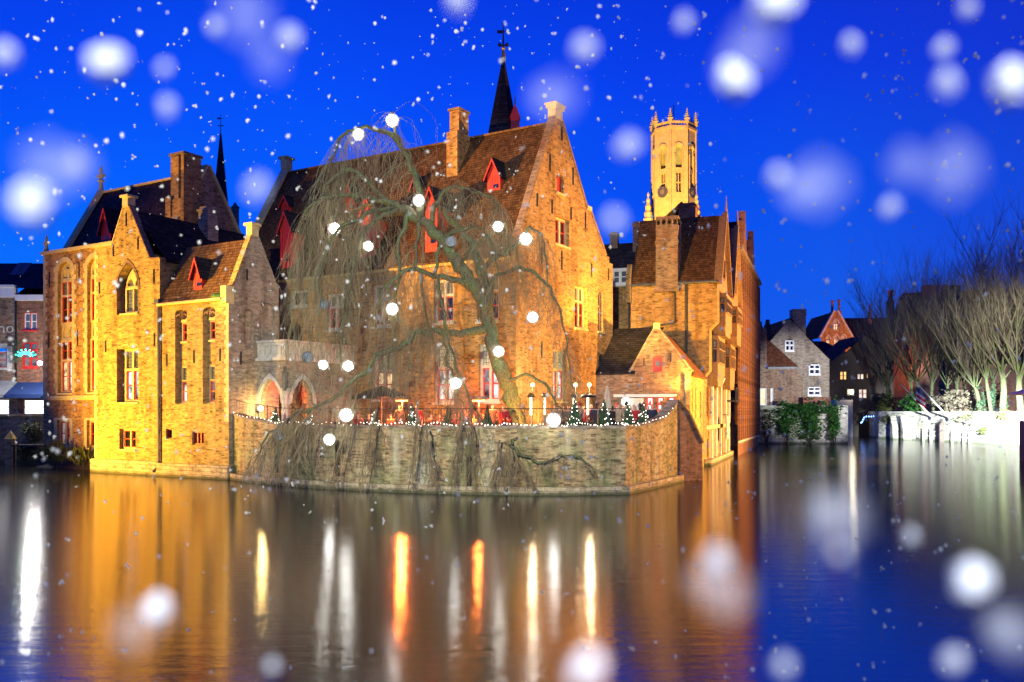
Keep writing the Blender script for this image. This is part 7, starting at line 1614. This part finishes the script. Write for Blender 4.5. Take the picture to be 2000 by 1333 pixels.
t.part('roof', G().prism(lambda a, z, d: (k0.x+a, k0.y-0.5+d, z), [(-0.6, zz(771)), (4, zz(771)), (4, zz(755)), (0.6, zz(758)), (-0.6, zz(768))], 0, 4), 'white_paint')

# ============================================================ falling snow: clumps of flakes drifting through the air
sr = random.Random(99); g = G()
ICO = [(0, 0, 1), (0.894, 0, 0.447), (0.276, 0.851, 0.447), (-0.724, 0.526, 0.447), (-0.724, -0.526, 0.447), (0.276, -0.851, 0.447), (0.724, 0.526, -0.447), (-0.276, 0.851, -0.447), (-0.894, 0, -0.447), (-0.276, -0.851, -0.447), (0.724, -0.526, -0.447), (0, 0, -1)]
ICF = [(0, 1, 2), (0, 2, 3), (0, 3, 4), (0, 4, 5), (0, 5, 1), (1, 6, 2), (2, 7, 3), (3, 8, 4), (4, 9, 5), (5, 10, 1), (6, 7, 2), (7, 8, 3), (8, 9, 4), (9, 10, 5), (10, 6, 1), (11, 7, 6), (11, 8, 7), (11, 9, 8), (11, 10, 9), (11, 6, 10)]
def flake(p, r, n, mi=0):
    for k in range(n):
        o = Vector((sr.gauss(0, 0.7), sr.gauss(0, 0.7), sr.gauss(0, 0.8)))*r if k else Vector((0, 0, 0))
        s = r*(1.0 if k == 0 else sr.uniform(0.5, 0.9)); q = (sr.uniform(0.6, 1.1), sr.uniform(0.6, 1.1), sr.uniform(0.7, 1.3)) if mi == 0 else (sr.uniform(0.9, 1.05), 0.9, sr.uniform(0.92, 1.12))
        g.add([(p[0]+o.x+v[0]*s*q[0], p[1]+o.y+v[1]*s*q[1], p[2]+o.z+v[2]*s*q[2]) for v in ICO], ICF, mi)
for i in range(1500):                                          # the middle distance
    Y = 6.0+20*sr.random()**1.2; x = sr.uniform(-150, 2150); y = sr.uniform(-120, 1450)
    p = at(x, y, Y)
    if p.z < 0.1: continue
    flake(p, sr.uniform(0.011, 0.025)*(Y/9)**0.75, sr.choice((1, 1, 2, 2, 3)))
for i in range(1700):                                           # finer flakes farther off
    Y = sr.uniform(18, 34); p = at(sr.uniform(-150, 2150), sr.uniform(-150, 1000), Y)
    if p.z > 0.1: flake(p, sr.uniform(0.012, 0.02), 1)
NEAR = [(205, 125, 62, 1.05), (62, 400, 66, .85), (150, 320, 26, .8), (8, 105, 34, 1.0), (565, 72, 34, 1.05), (420, 52, 22, 1.1), (320, 135, 20, 1.1), (327, 205, 24, 1.1), (895, 5, 36, 1.05), (1140, 95, 36, .95),
        (1437, 160, 60, 1.15), (1510, 8, 66, .9), (1337, 40, 24, 1.1), (1662, 88, 27, 1.1), (1845, 92, 26, 1.1), (1850, 165, 34, .9), (1972, 160, 66, 1.0), (1890, 15, 26, 1.1), (1520, 345, 30, .9), (1740, 402, 26, 1.1),
        (1230, 282, 32, .95), (1200, 430, 28, .85), (500, 372, 32, .85), (310, 1186, 46, 1.15), (532, 1300, 22, 1.1), (1900, 1130, 64, .95), (1400, 1092, 42, .75), (1150, 1300, 56, .8), (1780, 1050, 20, 1.1), (1530, 1300, 30, .8),
        (1860, 1290, 34, .8), (1640, 1080, 26, .65)]
for x, y, d, Y in NEAR:                                        # large wet clumps drifting close by, out of focus
    big = d > 45; Y = Y if big else Y+0.22; mi = 1 if big else 2; p = at(x, y, Y); r = d/FPX*Y*0.5*(1.3 if big else 1.5)
    flake(p, r*0.92, 1, mi); flake(p+Vector((sr.uniform(-.5, .5)*r, sr.uniform(-.3, .3)*r, sr.uniform(-.6, .6)*r)), r*0.72, 1, mi)
for x, y, d in ((95, 330, 120), (480, 30, 110), (1090, 190, 90), (1470, 90, 110), (1600, 360, 120), (1860, 330, 120), (1640, 1010, 120), (1420, 1160, 120), (260, 1230, 90), (1980, 1240, 110)):
    p = at(x, y, 0.8); flake(p, d/FPX*0.8*0.5, 1, 3); flake(p+Vector((sr.uniform(-.02, .02), 0.05, sr.uniform(-.02, .02))), d/FPX*0.8*0.36, 1, 3)  # faint oversized clumps added as soft haze close to the lens
for i in range(70):                                            # more of them to either side of the quay
    x = sr.choice((sr.uniform(-2600, -120), sr.uniform(2120, 4600))); Y = sr.uniform(0.9, 1.6); flake(at(x, sr.uniform(-400, 1400), Y), sr.uniform(0.008, 0.02), 2, 2)
solid('falling_snow', g, ['snow_flake', 'snow_clump', 'snow_soft', 'snow_haze'], 'white snowflakes falling through the evening air', 'snow', kind='stuff')
